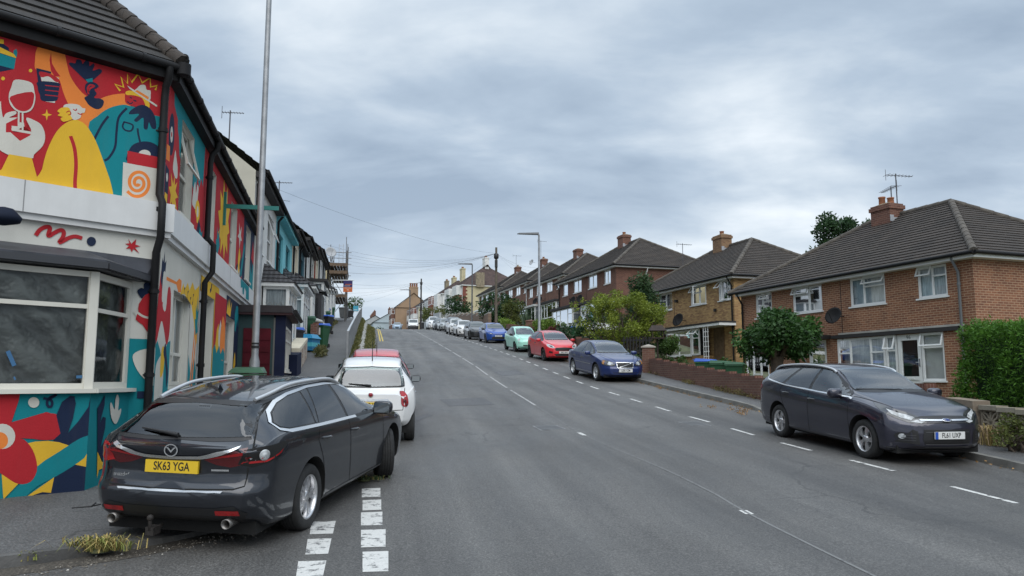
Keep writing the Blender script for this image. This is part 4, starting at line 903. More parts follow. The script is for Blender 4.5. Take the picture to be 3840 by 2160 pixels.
def pair(name, label, O, hd, ze, bm, W=11.2, Dp=7.6, base=None, holes=(), upcols=None, upback=('net',) * 4, opens=None, fm=None, chx=5.6, chp=(2, potm), aer=0, group=None, flash=True, pitch=33, up=UP, pipem=None, chh=.66, jx=-.25):
    ffl = ze - 4.6; base = ffl - 1.2 if base is None else base
    h = thing(name, label, 'house', O, 0, group); fr = Fr((0, 0, 0), R(hd), True); sd = Fr((0, 0, 0), R(hd + 90))
    uh = [(a, b, ze - 1.16, ze - .17) for a, b in up]
    mb = MB(); wall(mb, fr, 0, W, base, ze, uh + list(holes), .1); wall(mb, sd, 0, Dp, base, ze)
    p, q, r_ = fr.P(W, 0), fr.P(W, 0, -Dp), fr.P(0, 0, -Dp); u = lambda v, z: v + Vector((0, 0, z))
    mb.quad(u(p, base), u(q, base), u(q, ze), u(p, ze)); mb.quad(u(q, base), u(r_, base), u(r_, ze), u(q, ze)); mb.build('wall', bm, h)
    rf, zr = hip_roof(h, fr, W, Dp, ze, pitch=pitch); eaves(h, fr, W, Dp, ze, fm=fm)
    if chx is not None: chimney(rf, fr, chx, Dp / 2 - .25, zr - .85, zr + chh, pots=chp[0], pm=chp[1], bm=brick_d if bm is not brick_y else mat('stack_brick', (.25, .15, .075), .85, kind='brick', col2=(.15, .08, .045), mortar=(.24, .17, .11)), aer=aer, flash=flash)
    for i, hq in enumerate(uh):
        oc = (opens or {}).get(i, ()); cols = (upcols or {}).get(i, ((0, .5, None), (.5, 1, None)))
        window(fr, *hq, h, cols, rec=.03, back=upback[i], openings=oc)
    mb = MB(); mb.tube([fr.P(W / 2 + jx, ze - .2, .004), fr.P(W / 2 + jx, ze - 2.3, .004)], .012, 4); mb.build('movement_joint', dkwood, h)
    return h, fr, sd, rf, zr

# ---- number 96 and its neighbour (nearest on the right)
ze = 5.45; O96 = at(3645, 960, 22.5); O96.z = 0
G = [(1.17, 5.64, 1.0, 3.19), (6.2, 7.15, 1.0, 3.2), (9.5, 11.0, 1.0, 3.15)]
h96, fr, sd, rf, zr = pair('brick_house', 'red brick pair of houses with a number 96 glazed front door, beside the tall hedge', O96, -19.4, ze, brick_r, base=.2, holes=G,
    upcols={0: ((0, .5, .70), (.5, 1, None)), 1: ((0, .62, .68), (.62, 1, None)), 2: ((0, .45, None), (.45, 1, .72)), 3: ((0, .6, .68), (.6, 1, None))}, upback=('net', 'net', 'blind', 'dark'),
    opens={0: [(.5, 1, .68, 1, 22, 't')], 1: [(0, .60, .68, 1, 30, 't')], 2: [(.44, 1, .70, 1, 24, 't')], 3: [(.05, .62, .66, 1, 38, 't')]}, aer=2, chx=6.5, fm=upvc, chh=.42)
# frames read from the right: side light, door, window
window(fr, 1.17, 2.02, 1.7, 3.19, h96, ((0, 1, .72),), rec=.02, back='blind', openings=[(0, 1, .71, 1, 16, 't')])
mb = MB(); fbox(mb, fr, 1.17, 2.02, 1.0, 1.65, -.1, -.01); mb.build('wall_panel', brick_r, h96)
d = MB(); 
for a, b, c, e_ in ((2.06, 2.18, 1.0, 3.19), (2.84, 2.96, 1.0, 3.19), (2.18, 2.84, 3.0, 3.19), (2.18, 2.84, 1.72, 1.84), (2.18, 2.84, 1.0, 1.2)): fbox(d, fr, a, b, c, e_, -.10, -.03)
dr = d.build('door', upvc, h96, recalc=True)
d = MB(); d.quad(*[fr.P(x, z, -.07) for x, z in ((2.18, 1.84), (2.84, 1.84), (2.84, 3.0), (2.18, 3.0))]); d.build('pane', glassm, dr)
d = MB(); d.quad(*[fr.P(x, z, -.5) for x, z in ((1.9, 1.0), (3.2, 1.0), (3.2, 3.19), (1.9, 3.19))]); d.build('dark_interior', darkin, dr)
d = MB(); fbox(d, fr, 2.18, 2.84, 1.2, 1.72, -.09, -.05); fbox(d, fr, 2.36, 2.66, 1.74, 1.81, -.03, -.02); d.build('letterbox_panel', upvc, dr)
d = MB(); fbox(d, fr, 2.1, 2.14, 2.15, 2.4, -.03, -.005); d.tube([fr.P(2.12, 2.28, .01), fr.P(2.24, 2.28, .01)], .014, 6); d.build('handle', mat('chrome', (.6, .6, .6), .15, metal=1), dr)
vs, fs = text_geo('96', .17); d = MB(); d.add([fr.P(2.51 - x, 3.09 + y, -.026) for x, y in vs], fs); d.build('house_number', darkin, dr)
window(fr, 3.0, 3.46, 1.35, 3.19, h96, ((0, 1, .75),), rec=.02, back='net', sill=False, openings=[(.04, .98, .74, 1, 18, 't')])
window(fr, 3.48, 5.64, 1.55, 3.19, h96, ((0, .27, .70), (.27, .73, None), (.73, 1, .70)), rec=.0, back='net')
d = MB(); fbox(d, fr, .55, 5.85, 3.21, 3.33, .0, .10); d.build('lintel_board', dkwood, h96); d = MB(); fbox(d, fr, .4, 5.5, 3.335, 3.40, 0, .07); d.build('lintel', concrete, h96)
window(fr, 6.2, 7.15, 1.0, 3.2, h96, ((0, 1, None),), rec=.03, back='dark', sill=False, fw=.12, name='porch_door')
d = MB(); fbox(d, fr, 5.95, 8.2, 3.22, 3.36, .0, .5); d.build('canopy', dkwood, h96)
window(fr, 9.5, 11.0, 1.0, 3.15, h96, ((0, .34, None), (.34, .7, .45), (.7, 1, None)), rec=.0, back='dark', sill=False, fw=.07, name='porch_frame')
dish(h96, fr.P(5.25, 3.98), fr.n); pipe(h96, fr, .45, .3, ze, .30, gutg); pipe(h96, fr, 11.05, .3, ze, .3)
d = MB(); fbox(d, fr, -.002, .0, 0, .1, 0, .001)
# ---- the yellow brick pair
ze = 6.92; OY = at(2750, 1045, 38); OY.z = 0
G = [(2.1, 5.65, 2.35, 4.42)]
hY, fr, sd, rf, zr = pair('brick_house', 'yellow brick pair of houses with open white casements behind the stepped wall', OY, -17.3, ze, brick_y, base=1.2, holes=[],
    upcols={0: ((0, .72, None), (.72, 1, None)), 1: ((0, .45, None), (.45, 1, .7)), 2: ((0, .5, None), (.5, 1, .62))}, upback=('half', 'dark', 'half', 'net'), opens={0: [(.62, 1, .5, 1, 42, 't'), (0, .6, 0, 1, 12, 'l')], 1: [(0, .5, 0, 1, 30, 'l'), (.55, 1, .66, 1, 30, 't')]},
    up=[(.28, 1.38), (2.55, 4.15), (6.2, 7.7), (9.4, 10.4)], jx=.35, chx=6.4, chp=(1, potm), flash=True)
# glazed porch with a flat roof across the near half
d = MB(); fbox(d, fr, 2.0, 5.7, 1.6, 3.0, 0, .72); d.build('porch_wall', brick_y, hY)
fp_ = Fr(fr.P(0, 0, .75), R(-17.3), True)
window(fp_, 2.95, 5.65, 3.02, 4.38, hY, ((0, .48, None), (.48, 1, None)), rec=.0, back='net', fw=.09, name='porch_window')
window(fp_, 2.12, 2.92, 3.02, 4.38, hY, ((0, 1, .68),), rec=.0, back='dark', sill=False, fw=.09, name='porch_window', openings=[(.02, .98, .69, 1, 48, 't')])
d = MB(); fbox(d, fr, -.1, 5.8, 4.42, 4.55, 0, .95); d.build('porch_roof', upvc, hY); d = MB(); fbox(d, fr, -.12, 5.82, 4.555, 4.63, 0, .98); fbox(d, fr, 5.9, 8.3, 4.3, 4.5, 0, .6); d.build('porch_felt', dkwood, hY)
d = MB()
for i in range(6): fbox(d, fr, 1.0, 1.45, 2.9 + i * .25, 2.94 + i * .25, .87, .9)
for x in (1.0, 1.22, 1.42): fbox(d, fr, x, x + .03, 2.4, 4.4, .901, .93)
d.build('trellis', upvc, hY)
d = MB(); fbox(d, fr, .95, 1.9, 1.9, 4.4, .02, .04); d.build('dark_opening', mat('fence_wood', (.14, .09, .05), .85, var=.3, vs=6), hY)
window(fr, 6.3, 7.9, 2.7, 4.2, hY, ((0, .5, None), (.5, 1, None)), rec=-.08, back='net')
dish(hY, fr.P(4.75, 5.02), fr.n, .38); pipe(hY, fr, .1, 1.4, ze, .30)
d = MB(); fbox(d, fr, 1.6, 1.72, 5.25, 5.4, 0, .12); fbox(d, fr, 5.5, 5.65, 6.1, 6.25, 0, .15); d.build('wall_fitting', dkwood, hY)
# ---- the dark brick pairs further up
def upper(O, ze, hd, label, kind, **k):
    G = []
    h, fr, sd, rf, zr = pair('brick_house', label, O, hd, ze, brick_d if kind == 0 else mat('brown_brick', (.175, .080, .053), .85, kind='brick', col2=(.12, .052, .037), mortar=(.23, .15, .11)), base=ze - 8, group='red brick pairs stepping up the hill', **k)
    zf = ze - 4.6
    # flat-roofed bays: fore wall, glazed front
    for j, (a, b, pr, ft) in enumerate(((.9, 5.0, .55, 0), (6.3, 10.8, .75, 1))):
        if kind == 0 and j == 0: a, b = 1.4, 5.2
        d = MB(); fbox(d, fr, a, b, zf - .3, zf + .75, 0, pr); d.build('bay_wall', brick_d, h)
        f2 = Fr(fr.P(0, 0, pr + .02), R(hd), True)
        window(f2, a + .05, b - .05, zf + .78, zf + 2.2, h, ((0, .22, .7), (.22, .6, None), (.6, .8, .7), (.8, 1, None)), rec=.0, back='net', fw=.08, name='bay_window')
        s2 = Fr(fr.P(a, 0, pr), R(hd + 90)); window(s2, .02, pr - .02, zf + .78, zf + 2.2, h, ((0, 1, .7),), rec=-.02, back='net', sill=False, fw=.06, name='bay_window')
        d = MB(); fbox(d, fr, a - .15, b + .15, zf + 2.22, zf + 2.40, 0, pr + .18); d.build('bay_roof', (dkwood, upvc)[ft if kind else 0], h)
        dish(h, fr.P((5.6, 7.0)[j], zf + 2.75), fr.n, .36)
    window(fr, 0.2, .85, zf, zf + 2.1, h, ((0, 1, None),), rec=-.06, back='dark', sill=False, name='door')
    pipe(h, fr, 11.0, zf, ze, .3, upvc if kind else blackp)
    return h, fr, sd, rf, zr
cs = {3: ((0, 1, None),), 2: ((0, .45, None), (.45, 1, None))}
P3 = at(2310, 993, 53); P3.z = 0
h3, fr, sd, rf, zr = upper(P3, 9.72, -17.3, 'dark brick pair of houses behind the yellow shrub, with a white side waste pipe', 0, chp=(1, potm), upcols=cs, upback=('net', 'net', 'dark', 'dark'), chx=6.0)
pipe(h3, sd, 2.3, 6.5, 9.7, .3, upvc); window(sd, 5.7, 6.6, 8.6, 9.5, h3, ((0, 1, None),), rec=-.06, back='net', sill=True)
d = MB(); fbox(d, sd, 1.2, 2.2, 7.2, 7.32, 0, .3); d.build('waste_pipe', upvc, h3); aerial(h3, sd.P(5.2, 8.4, .1), 3.1, 5, rz=.3)
P4 = at(2118, 1028, 70); P4.z = 0
h4, fr, sd, rf, zr = upper(P4, 11.42, -17.3, 'brown brick pair of houses behind the second street lamp, with one plain square chimney', 1, chp=(0, potm), upback=('dark', 'net', 'net', 'dark'), opens={1: [(.0, .5, .6, 1, 25, 't')]}, chx=5.4)
window(sd, 1.2, 2.1, 10.6, 11.25, h4, ((0, .5, None), (.5, 1, None)), rec=-.05, back='dark'); window(sd, 1.0, 1.6, 9.3, 9.9, h4, rec=-.05, back='dark')
P5 = at(1986, 1053, 83); P5.z = 0
h5, fr, sd, rf, zr = upper(P5, 12.5, -17.3, 'brick pair of houses with a pale dish and tall aerial by its chimney', 1, chp=(1, potm), upback=('dark', 'net', 'net', 'net'), chx=5.4)
q = fr.P(5.0, zr + .15, -2.4); dish(rf, q, fr.n, .36, m=rm_pale); aerial(rf, fr.P(5.6, zr - .3, -3.3), 3.2, 8, rz=.4)
P6 = at(1882, 1074, 98); P6.z = 0
h6, fr, sd, rf, zr = upper(P6, 13.66, -17.3, 'farthest of the brick pairs, with a tapering buff pot beside the telegraph pole', 1, chp=(1, potb), upback=('dark', 'dark', 'net', 'net'), chx=4.4)
aerial(rf, fr.P(4.0, zr + .6, -3.2), 1.6, 3, rz=.3)

# ---- left: the terrace climbing the hill
TH = R(-10.8); TO = Vector((-7.62, 22.3, 0)); tf = Fr((0, 0, 0), TH)
slate = mat('slate', (.060, .060, .066), .7, kind='tile', col2=(.045, .045, .05), lichen=(.10, .10, .09))
rend = {'white': (.66, .66, .64), 'turquoise': (.20, .56, .62), 'cream': (.62, .56, .43), 'tealdark': (.03, .10, .13), 'pebble': (.50, .48, .40), 'pale': (.55, .55, .52), 'black': (.03, .03, .035), 'buff': (.50, .44, .28), 'grey': (.36, .38, .39)}
def rm(n): return mat('render_' + n, rend[n], .85, var=.08, vs=1.2, bump=.25, bs=120, stain=.22)
TER = [ # t0, t1, eave, colour, frame, bay, label
 (0, 5.6, 7.92, 'white', upvc, 1, 'white rendered terraced house next to the mural building, with leaded bay panes'),
 (5.6, 12.0, 7.92, 'turquoise', mat('teal_frame', (.02, .16, .2), .5), 2, 'turquoise painted terraced house'),
 (12.0, 15.4, 8.5, 'cream', upvc, 2, 'cream terraced house just above the turquoise one'),
 (15.4, 19.0, 8.5, 'tealdark', mat('black_frame', (.03, .03, .035), .5), 3, 'terraced house with dark teal upper windows and a black porch'),
 (19.0, 22.6, 9.45, 'white', upvc, 4, 'white terraced house with a tall white square bay'),
 (22.6, 26.4, 9.45, 'pale', mat('black_frame', (.03, .03, .035), .5), 2, 'pale terraced house with black timber windows'),
 (26.4, 31.0, 10.2, 'cream', upvc, 2, 'cream terraced house with a red downpipe'),
 (31.0, 36.0, 10.8, 'white', upvc, 2, 'white terraced house carrying a pale round dish at its eaves'),
 (36.0, 41.0, 10.9, 'grey', upvc, 2, 'grey terraced house just before the scaffolded one'),
 (43.0, 50.5, 11.6, 'buff', upvc, 0, 'buff gable ended house behind the scaffolding')]
for i, (t0, t1, ze, cl, fm, bay, lab) in enumerate(TER):
    O = TO + tf.d * t0; h = thing('terraced_house', lab, 'house', O, 0, 'terraced houses on the left'); W = t1 - t0; fr = Fr((0, 0, 0), TH); m = rm(cl)
    y = O.y; base = gz(O.x, O.y) - .6; zp = path_z(O.x + tf.d.x * W / 2, O.y + tf.d.y * W / 2)
    zt = ze - .45; uw = [(W * .14, W * .40, zt - 1.75, zt - .15), (W * .58, W * .86, zt - 1.75, zt - .15)] if W > 3.6 else [(W * .3, W * .72, zt - 1.75, zt - .15)]
    mb = MB(); wall(mb, fr, 0, W, base, ze, uw, .14)
    sd = Fr((0, 0, 0), TH - R(90), True); Dp = 7.0; tp = math.tan(R(38)); zr = ze + (Dp / 2 + .3) * tp
    gs = lambda x: [fr.P(x, base), fr.P(x, base, -Dp), fr.P(x, ze, -Dp), fr.P(x, zr - .22, -Dp / 2), fr.P(x, ze, 0)]
    mb.poly(gs(0)[::-1], 1); mb.poly(gs(W), 1)
    mb.build('wall', [m, rm('pebble') if i < 2 else (mat('chimney_render', (.24, .20, .14), .9, var=.35, vs=4) if i < 7 else rm('buff'))], h, recalc=False)
    mb = MB(); oh = .32
    tile_plane(mb, fr.P(-.02, ze, oh), fr.P(W + .02, ze, oh), fr.P(W + .02, zr, -Dp / 2), fr.P(-.02, zr, -Dp / 2), .28); tile_plane(mb, fr.P(W, ze, -Dp - oh), fr.P(0, ze, -Dp - oh), fr.P(0, zr, -Dp / 2), fr.P(W, zr, -Dp / 2), .28)
    rf = mb.build('roof', slate, h)
    mb = MB(); fbox(mb, fr, 0, W, ze - .2, ze - .02, 0, oh - .04); mb.build('fascia', dkwood if i not in (1,) else rm('turquoise'), h)
    mb = MB(); mb.tube([fr.P(-.05, ze - .03, oh + .04), fr.P(W, ze - .03, oh + .04)], .06, 6); mb.build('gutter', blackp, h); mb = MB(); mb.tube([fr.P(.12, ze - .05, oh), fr.P(.12, ze - .4, .07), fr.P(.12, zp, .07)], .05, 6); mb.build('downpipe', blackp if i != 6 else mat('red_pipe', (.25, .03, .02), .6), h)
    for q in uw: window(fr, *q, h, ((0, 1, .5),), rec=.08, fm=fm, back='half' if i % 2 else 'dark', openings=[(0, 1, .5, 1, 20, 't')] if i == 0 and q is uw[-1] else ())
    if bay in (1, 2):
        a, b, pr = W * .42, W * .95, .85; zb = zp + 2.55; zs = zp + .75; f2 = Fr(fr.P(0, 0, pr), TH); s2 = Fr(fr.P(a, 0, 0), math.atan2(fr.n.x, fr.n.y))
        mb = MB(); fbox(mb, fr, a, b, base, zs, 0, pr); mb.build('bay_wall', rm('white') if i != 6 else brick_d, h)
        window(f2, a + .02, b - .02, zs, zb, h, ((0, .33, .7), (.33, .66, .7), (.66, 1, .7)), rec=-.01, back='net', sill=False, fw=.09, name='bay_window', fm=upvc)
        s2 = Fr(fr.P(a, 0, pr), TH - R(90), True); s2 = Fr(fr.P(a, 0, 0), math.atan2(fr.n.x, fr.n.y)); wn = window(s2, .05, pr, zs, zb, h, ((0, 1, .75 if bay == 2 else None),), rec=-.01, back='net', sill=False, fw=.09, name='bay_window', fm=upvc)
        if bay == 1:
            mb = MB()
            for k in range(-3, 7):
                for sg in (1, -1):
                    q0 = (.1 + k * .17, zs + .1); L_ = []
                    for tt in (0, 1.2):
                        L_.append((q0[0] + sg * tt * .55 + (0 if sg > 0 else .5), q0[1] + tt))
                    (xa, za), (xb, zb_) = L_
                    lo, hi = .1, pr - .06
                    if xa == xb: continue
                    ts = sorted([(lo - xa) / (xb - xa), (hi - xa) / (xb - xa)]); ta, tb = max(0, ts[0]), min(1, ts[1])
                    if tb > ta: mb.tube([s2.P(xa + (xb - xa) * ta, za + (zb_ - za) * ta, .005), s2.P(xa + (xb - xa) * tb, za + (zb_ - za) * tb, .005)], .011, 4)
            mb.build('leading', mat('lead_line', (.3, .31, .3), .6), wn)
        mb = MB(); e = .2; zt2 = zb + .8
        A, B, C2, D2 = fr.P(a - e, zb + .12, 0), fr.P(a - e, zb + .12, pr + e), fr.P(b + e, zb + .12, pr + e), fr.P(b + e, zb + .12, 0); Tq, Uq = fr.P(a + .35, zt2, .0), fr.P(b - .35, zt2, .0)
        tile_plane(mb, B, C2, Uq, Tq, .2); tile_plane(mb, A, B, Tq, Tq, .2); tile_plane(mb, C2, D2, Uq, Uq, .2); mb.poly([A, B, C2, D2]); mb.build('bay_roof', slate, h)
        mb = MB(); fbox(mb, fr, a - .16, b + .16, zb, zb + .12, 0, pr + .16); mb.build('bay_fascia', upvc, h)
    elif bay == 3:
        mb = MB(); fbox(mb, fr, W*.3, W, base, zp + 2.3, 0, 1.1); mb.build('porch', mat('black_frame', (.03, .03, .035), .5), h); f2 = Fr(fr.P(W * .3, 0, 0), math.atan2(fr.n.x, fr.n.y)); window(f2, .1, 1.0, zp + .9, zp + 2.1, h, ((0, .5, .5), (.5, 1, .5)), rec=-.03, back='dark', sill=False, fm=mat('black_frame', (.03, .03, .035), .5), name='porch_window')
        mb = MB(); tile_plane(mb, fr.P(W * .26, zp + 2.35, 1.3), fr.P(W, zp + 2.35, 1.3), fr.P(W, zp + 2.9, 0), fr.P(W * .3, zp + 2.9, 0), .2); tile_plane(mb, fr.P(W * .26, zp + 2.35, 0), fr.P(W * .26, zp + 2.35, 1.3), fr.P(W * .3, zp + 2.9, 0), fr.P(W * .3, zp + 2.9, 0), .2); mb.build('porch_roof', slate, h)
    elif bay == 4:
        mb = MB(); fbox(mb, fr, W * .25, W, base, zp + .4, 0, 1.0); mb.build('bay_wall', rm('white'), h); f2 = Fr(fr.P(W * .25, 0, 0), math.atan2(fr.n.x, fr.n.y)); window(f2, .02, 1.0, zp + .4, zp + 2.9, h, ((0, 1, .12),), rec=-.01, back='net', sill=False, fw=.12, name='bay_window'); f3 = Fr(fr.P(0, 0, 1.0), TH); window(f3, W * .25, W, zp + .4, zp + 2.9, h, ((0, .5, .7), (.5, 1, .7)), rec=-.01, back='net', sill=False, fw=.1, name='bay_window')
        mb = MB(); fbox(mb, fr, W * .2, W + .05, zp + 2.92, zp + 3.06, 0, 1.2); mb.build('bay_roof', dkwood, h)
    if i in (2, 3): chimney(rf, fr, W - .35 if i == 2 else W - .6, 1.35, ze - .2, ze + (2.05 if i == 2 else 1.5), .55, .95, bm=mat('chimney_render', (.24, .20, .14), .9, var=.35, vs=4), pots=2, pm=potb, flash=False)
    if i in (1, 6): chimney(rf, fr, W - .3 if i != 1 else W * .55, Dp / 2, zr - .7, zr + (.85, .8)[(1, 6).index(i)], .6, 1.3, bm=mat('chimney_render', (.24, .20, .14), .9, var=.35, vs=4), pots=2, pm=potb, flash=False)
    if i == 0: aerial(rf, Vector((-9.86, 26, 8.7)) - O, 2.4, 1, rz=.15, sc=.62)
    if i == 1: aerial(rf, Vector((-9.6, 31, 8.0)) - O, 1.9, 4, rz=.1, sc=.7)
    if i == 6: aerial(rf, fr.P(3.0, zr - .9, -2.6), 1.6, 6, rz=.6)
    if i == 7: dish(h, fr.P(2.0, ze + .1, .3), fr.n, .40, (.5, -.8, .35), rm_pale)
# ---- annexe shop front against the terrace
AO = Vector((-4.95, 10.69, 0)) + fC.d * 8.9; AO.z = 0; an = thing('annexe', 'dark green flat roofed annexe with a maroon shutter panel, behind the grey lamp post', 'outbuilding', AO)
dgreen = mat('dark_green_paint', (.010, .042, .045), .6, var=.25, vs=2, stain=.2, stain_col=(.05, .06, .06)); dnavy = mat('navy_paint', (.008, .013, .038), .7, spec=.2, var=.15); maroon = mat('maroon_paint', (.072, .005, .011), .7, spec=.2, var=.25, vs=3)
fa = Fr((0, 0, 0), math.atan2(fC.n.x, fC.n.y)); fb = Fr(fa.P(1.15, 0, 0), HC); bz, rz_ = .9, 3.42
mb = MB(); wall(mb, fa, 0, .86, bz, rz_); mb.build('front', dgreen, an)
mb = MB(); fbox(mb, fa, .86, .90, bz, 3.3, -.02, .02); mb.build('edge_trim', mat('trim_grey', (.12, .12, .11), .8), an)
mb = MB(); wall(mb, fa, .90, 1.15, bz, rz_); wall(mb, fb, 0, 2.9, bz, rz_, [(.25, 2.5, 1.95, 3.1)], .08); mb.quad(fb.P(2.9, bz), fb.P(2.9, bz, -1.15), fb.P(2.9, rz_, -1.15), fb.P(2.9, rz_)); mb.build('side', dnavy, an)
mb = MB(); fbox(mb, fa, .14, .80, 1.86, 3.02, .0, .035); fbox(mb, fa, .10, .84, 1.80, 1.86, 0, .03)
for z in (2.12, 2.42, 2.72): fbox(mb, fa, .16, .78, z, z + .015, .035, .05)
fbox(mb, fa, .46, .475, 1.86, 3.02, .035, .042); mb.build('shutter_panel', maroon, an)
mb = MB(); fbox(mb, fa, -.05, 1.3, 3.42, 3.60, -3.0, .16); mb.build('roof', mat('roof_felt', (.035, .03, .032), .9, var=.3), an); mb = MB(); fbox(mb, fa, -.05, 1.32, 3.36, 3.42, -3.02, .14); mb.build('soffit', mat('soffit_dark', (.03, .006, .009), .7), an)
mb = MB(); mb.tube([fb.P(-.2, 3.44, .24), fb.P(3.0, 3.44, .24)], .06, 8); mb.build('gutter', blackp, an)
window(fb, .25, 2.5, 1.95, 3.1, an, ((0, .33, .72), (.33, .66, .72), (.66, 1, .72)), rec=.0, fm=creamp, back='dark')
mb = MB(); 
for k, c in enumerate((0, 1, 0, 1, 0)): mb.poly([fb.P(.2 + k * .16, 1.2, .006), fb.P(.34 + k * .16, 1.2, .006), fb.P(.32 + k * .16, 1.75 - .1 * (k % 2), .006)], c)
mb.build('flame_mural', [yellow, red], an)

# ---- houses round the crest
def bay_house(name, label, O, hd, ze, base, W, side, front, roofm, pots, bays, Dp=8, hips=(1, 1), chs=((.5, 1.2),), cm=None, group='houses at the top of the hill', quoin=None, pitch=36):
    h = thing(name, label, 'house', O, 0, group); fr = Fr((0, 0, 0), R(hd), True); sd = Fr((0, 0, 0), R(hd + 90)); u = lambda v, z: v + Vector((0, 0, z))
    mb = MB(); wall(mb, fr, 0, W, base, ze, m=0); wall(mb, sd, 0, Dp, base, ze, m=1)
    if not hips[0]: mb.poly([sd.P(0, ze), sd.P(Dp, ze), sd.P(Dp / 2, ze + Dp / 2 * math.tan(R(pitch)))], 1)
    p, q, r_ = fr.P(W, 0), fr.P(W, 0, -Dp), fr.P(0, 0, -Dp); mb.quad(u(p, base), u(q, base), u(q, ze), u(p, ze)); mb.quad(u(q, base), u(r_, base), u(r_, ze), u(q, ze)); mb.build('wall', [front, side], h)
    rf, zr = hip_roof(h, fr, W, Dp, ze, oh=.25, pitch=pitch, m=roofm, step=.4, ridge=False, hips=hips)
    mb = MB(); fbox(mb, fr, -.2, W + .2, ze - .14, ze - .01, 0, .28); fbox(mb, sd, -.2, Dp, ze - .139, ze - .012, 0, .26)
    if hips[0]: mb.build('fascia', upvc, h)
    for cx, hh_ in chs: chimney(rf, fr, W * cx, Dp / 2 if hips[0] else Dp / 2, zr - 1.2, zr + hh_, 1.5, .7, bm=cm or mat('chimney_render', (.24, .20, .14), .9, var=.35, vs=4), pots=pots, flash=False)
    for a, b, lo, hi in bays:
        mb = MB(); fbox(mb, fr, a, b, base, ze - .05, 0, .9); mb.build('bay', lo, h)
        for z0, z1 in ((ze - 1.6, ze - .25), (ze - 4.3, ze - 2.8)):
            f2 = Fr(fr.P(0, 0, .92), R(hd), True); window(f2, a + .05, b - .05, z0, z1, h, ((0, .33, .7), (.33, .66, .7), (.66, 1, .7)), rec=0, back='net', sill=False, fw=.1, name='bay_window'); s2 = Fr(fr.P(a, 0, .92), R(hd + 90)); window(s2, .05, .85, z0, z1, h, ((0, 1, .7),), rec=-.02, back='net', sill=False, fw=.1, name='bay_window')
        mb = MB(); fbox(mb, fr, a - .02, b + .02, ze - 2.7, ze - 1.62, .0, .905); mb.build('bay_panel', hi, h)
    if quoin:
        mb = MB()
        for k in range(int((ze - base) / .3)): fbox(mb, sd, 0, .55 if k % 2 else .8, base + k * .3, base + k * .3 + .3, 0, .02)
        mb.build('quoins', quoin, h)
    return h, fr, sd, rf, zr
browntile = mat('brown_tile', (.085, .055, .048), .85, kind='tile', col2=(.065, .042, .038), lichen=(.11, .08, .07))
hang = mat('hung_tile', (.20, .065, .045), .85, var=.2); w_ = rm('white')
q = at(1735, 1068, 124); q.z = 0
hc, fr, sd, rf, zr = bay_house('semi_house', 'cream sided house with red quoins and brown hipped roof at the hilltop', q, -19, 17.2, 9.5, 9.5, rm('buff'), w_, browntile, 3, [(.5, 3.3, w_, hang), (5.5, 8.5, w_, rm('grey'))], chs=((.55, 1.3),), cm=w_, Dp=11, quoin=hang)
mb = MB(); fbox(mb, sd, 2.2, 3.6, 16.9, 19.3, -.2, .4); mb.build('chimney_breast', mat('chimney_render', (.24, .20, .14), .9, var=.35, vs=4), hc); mb = MB(); fbox(mb, sd, 7.0, 10.5, 9.8, 13.0, 0, 2.2); mb.build('garage', mat('orange_wood', (.28, .10, .03), .7, var=.2), hc)
q = at(1660, 1100, 140); q.z = 0
bay_house('semi_house', 'white and grey bay fronted house with a tall cream chimney', q, -19, 17.6, 9.5, 9.0, w_, rm('white'), browntile, 2, [(.4, 3.2, w_, w_), (5.0, 8.0, hang, hang)], chs=((.1, 1.8), (.8, .9)), cm=rm('buff'))
q = at(1622, 1124, 158); q.z = 0
bay_house('semi_house', 'white sided house with a grey lower bay, in front of the crest', q, -19, 18.3, 8.5, 9.0, w_, rm('grey'), browntile, 3, [(.4, 3.6, rm('grey'), w_), (5.5, 8.3, rm('black'), w_)], chs=((.45, 1.5),))
q = at(1570, 1150, 180); q.z = 0
bay_house('semi_house', 'house with red brick bays half hidden by the telegraph pole', q, -19, 19.0, 6.0, 12.0, rm('buff'), rm('pale'), slate, 2, [(1.5, 4.6, hang, upvc), (6.5, 9.6, brick_d, upvc)], chs=())
q = at(1483, 1153, 190); q.z = 0
brownr = mat('brown_render', (.33, .225, .145), .9, var=.12, vs=.4, stain=.2)
bh, fr, sd, rf, zr = bay_house('gable_house', 'brown rendered gable house with two rows of red pots beyond the crest', q, -14, 19.8, 5.0, 8.0, brownr, brick_d, slate, 4, [(.8, 3.6, brick_d, brick_d), (4.6, 7.4, brick_d, brick_d)], chs=((.85, 1.5),), cm=brick_d, hips=(0, 0), Dp=9, pitch=38)
chimney(rf, fr, .6, 4.5, zr - 1.5, zr + 1.5, 1.0, 2.2, bm=brownr, pots=0, flash=False)
for k in range(4):
    mb = MB(); mb.lathe([(.24, 0), (.2, .8), (.26, .85), (.26, 1.0)], 10, 0, Matrix.Translation(fr.P(.6, zr + 1.5, -3.7 - k * .52))); mb.build('chimney_pot', potm, rf)
lblue = mat('pale_blue_render', (.42, .50, .54), .9, var=.06)
q = at(1400, 1210, 205); q.z = 0
bay_house('gable_house', 'pale blue rendered gable house low beyond the crest', q, -14, 17.2, 2.0, 10.0, lblue, lblue, slate, 4, [], chs=((.9, 1.6),), cm=brick_d, hips=(0, 0), Dp=10, pitch=30)
q = at(1352, 1215, 240); q.z = 0
bay_house('gable_house', 'distant dark roofed row with many chimney pots beside the railing top', q, -14, 19.4, 2.0, 24.0, rm('grey'), rm('grey'), slate, 5, [], chs=((.15, 1.6), (.5, 1.6), (.85, 1.6)), cm=brick_d, hips=(0, 0), Dp=9, pitch=30)
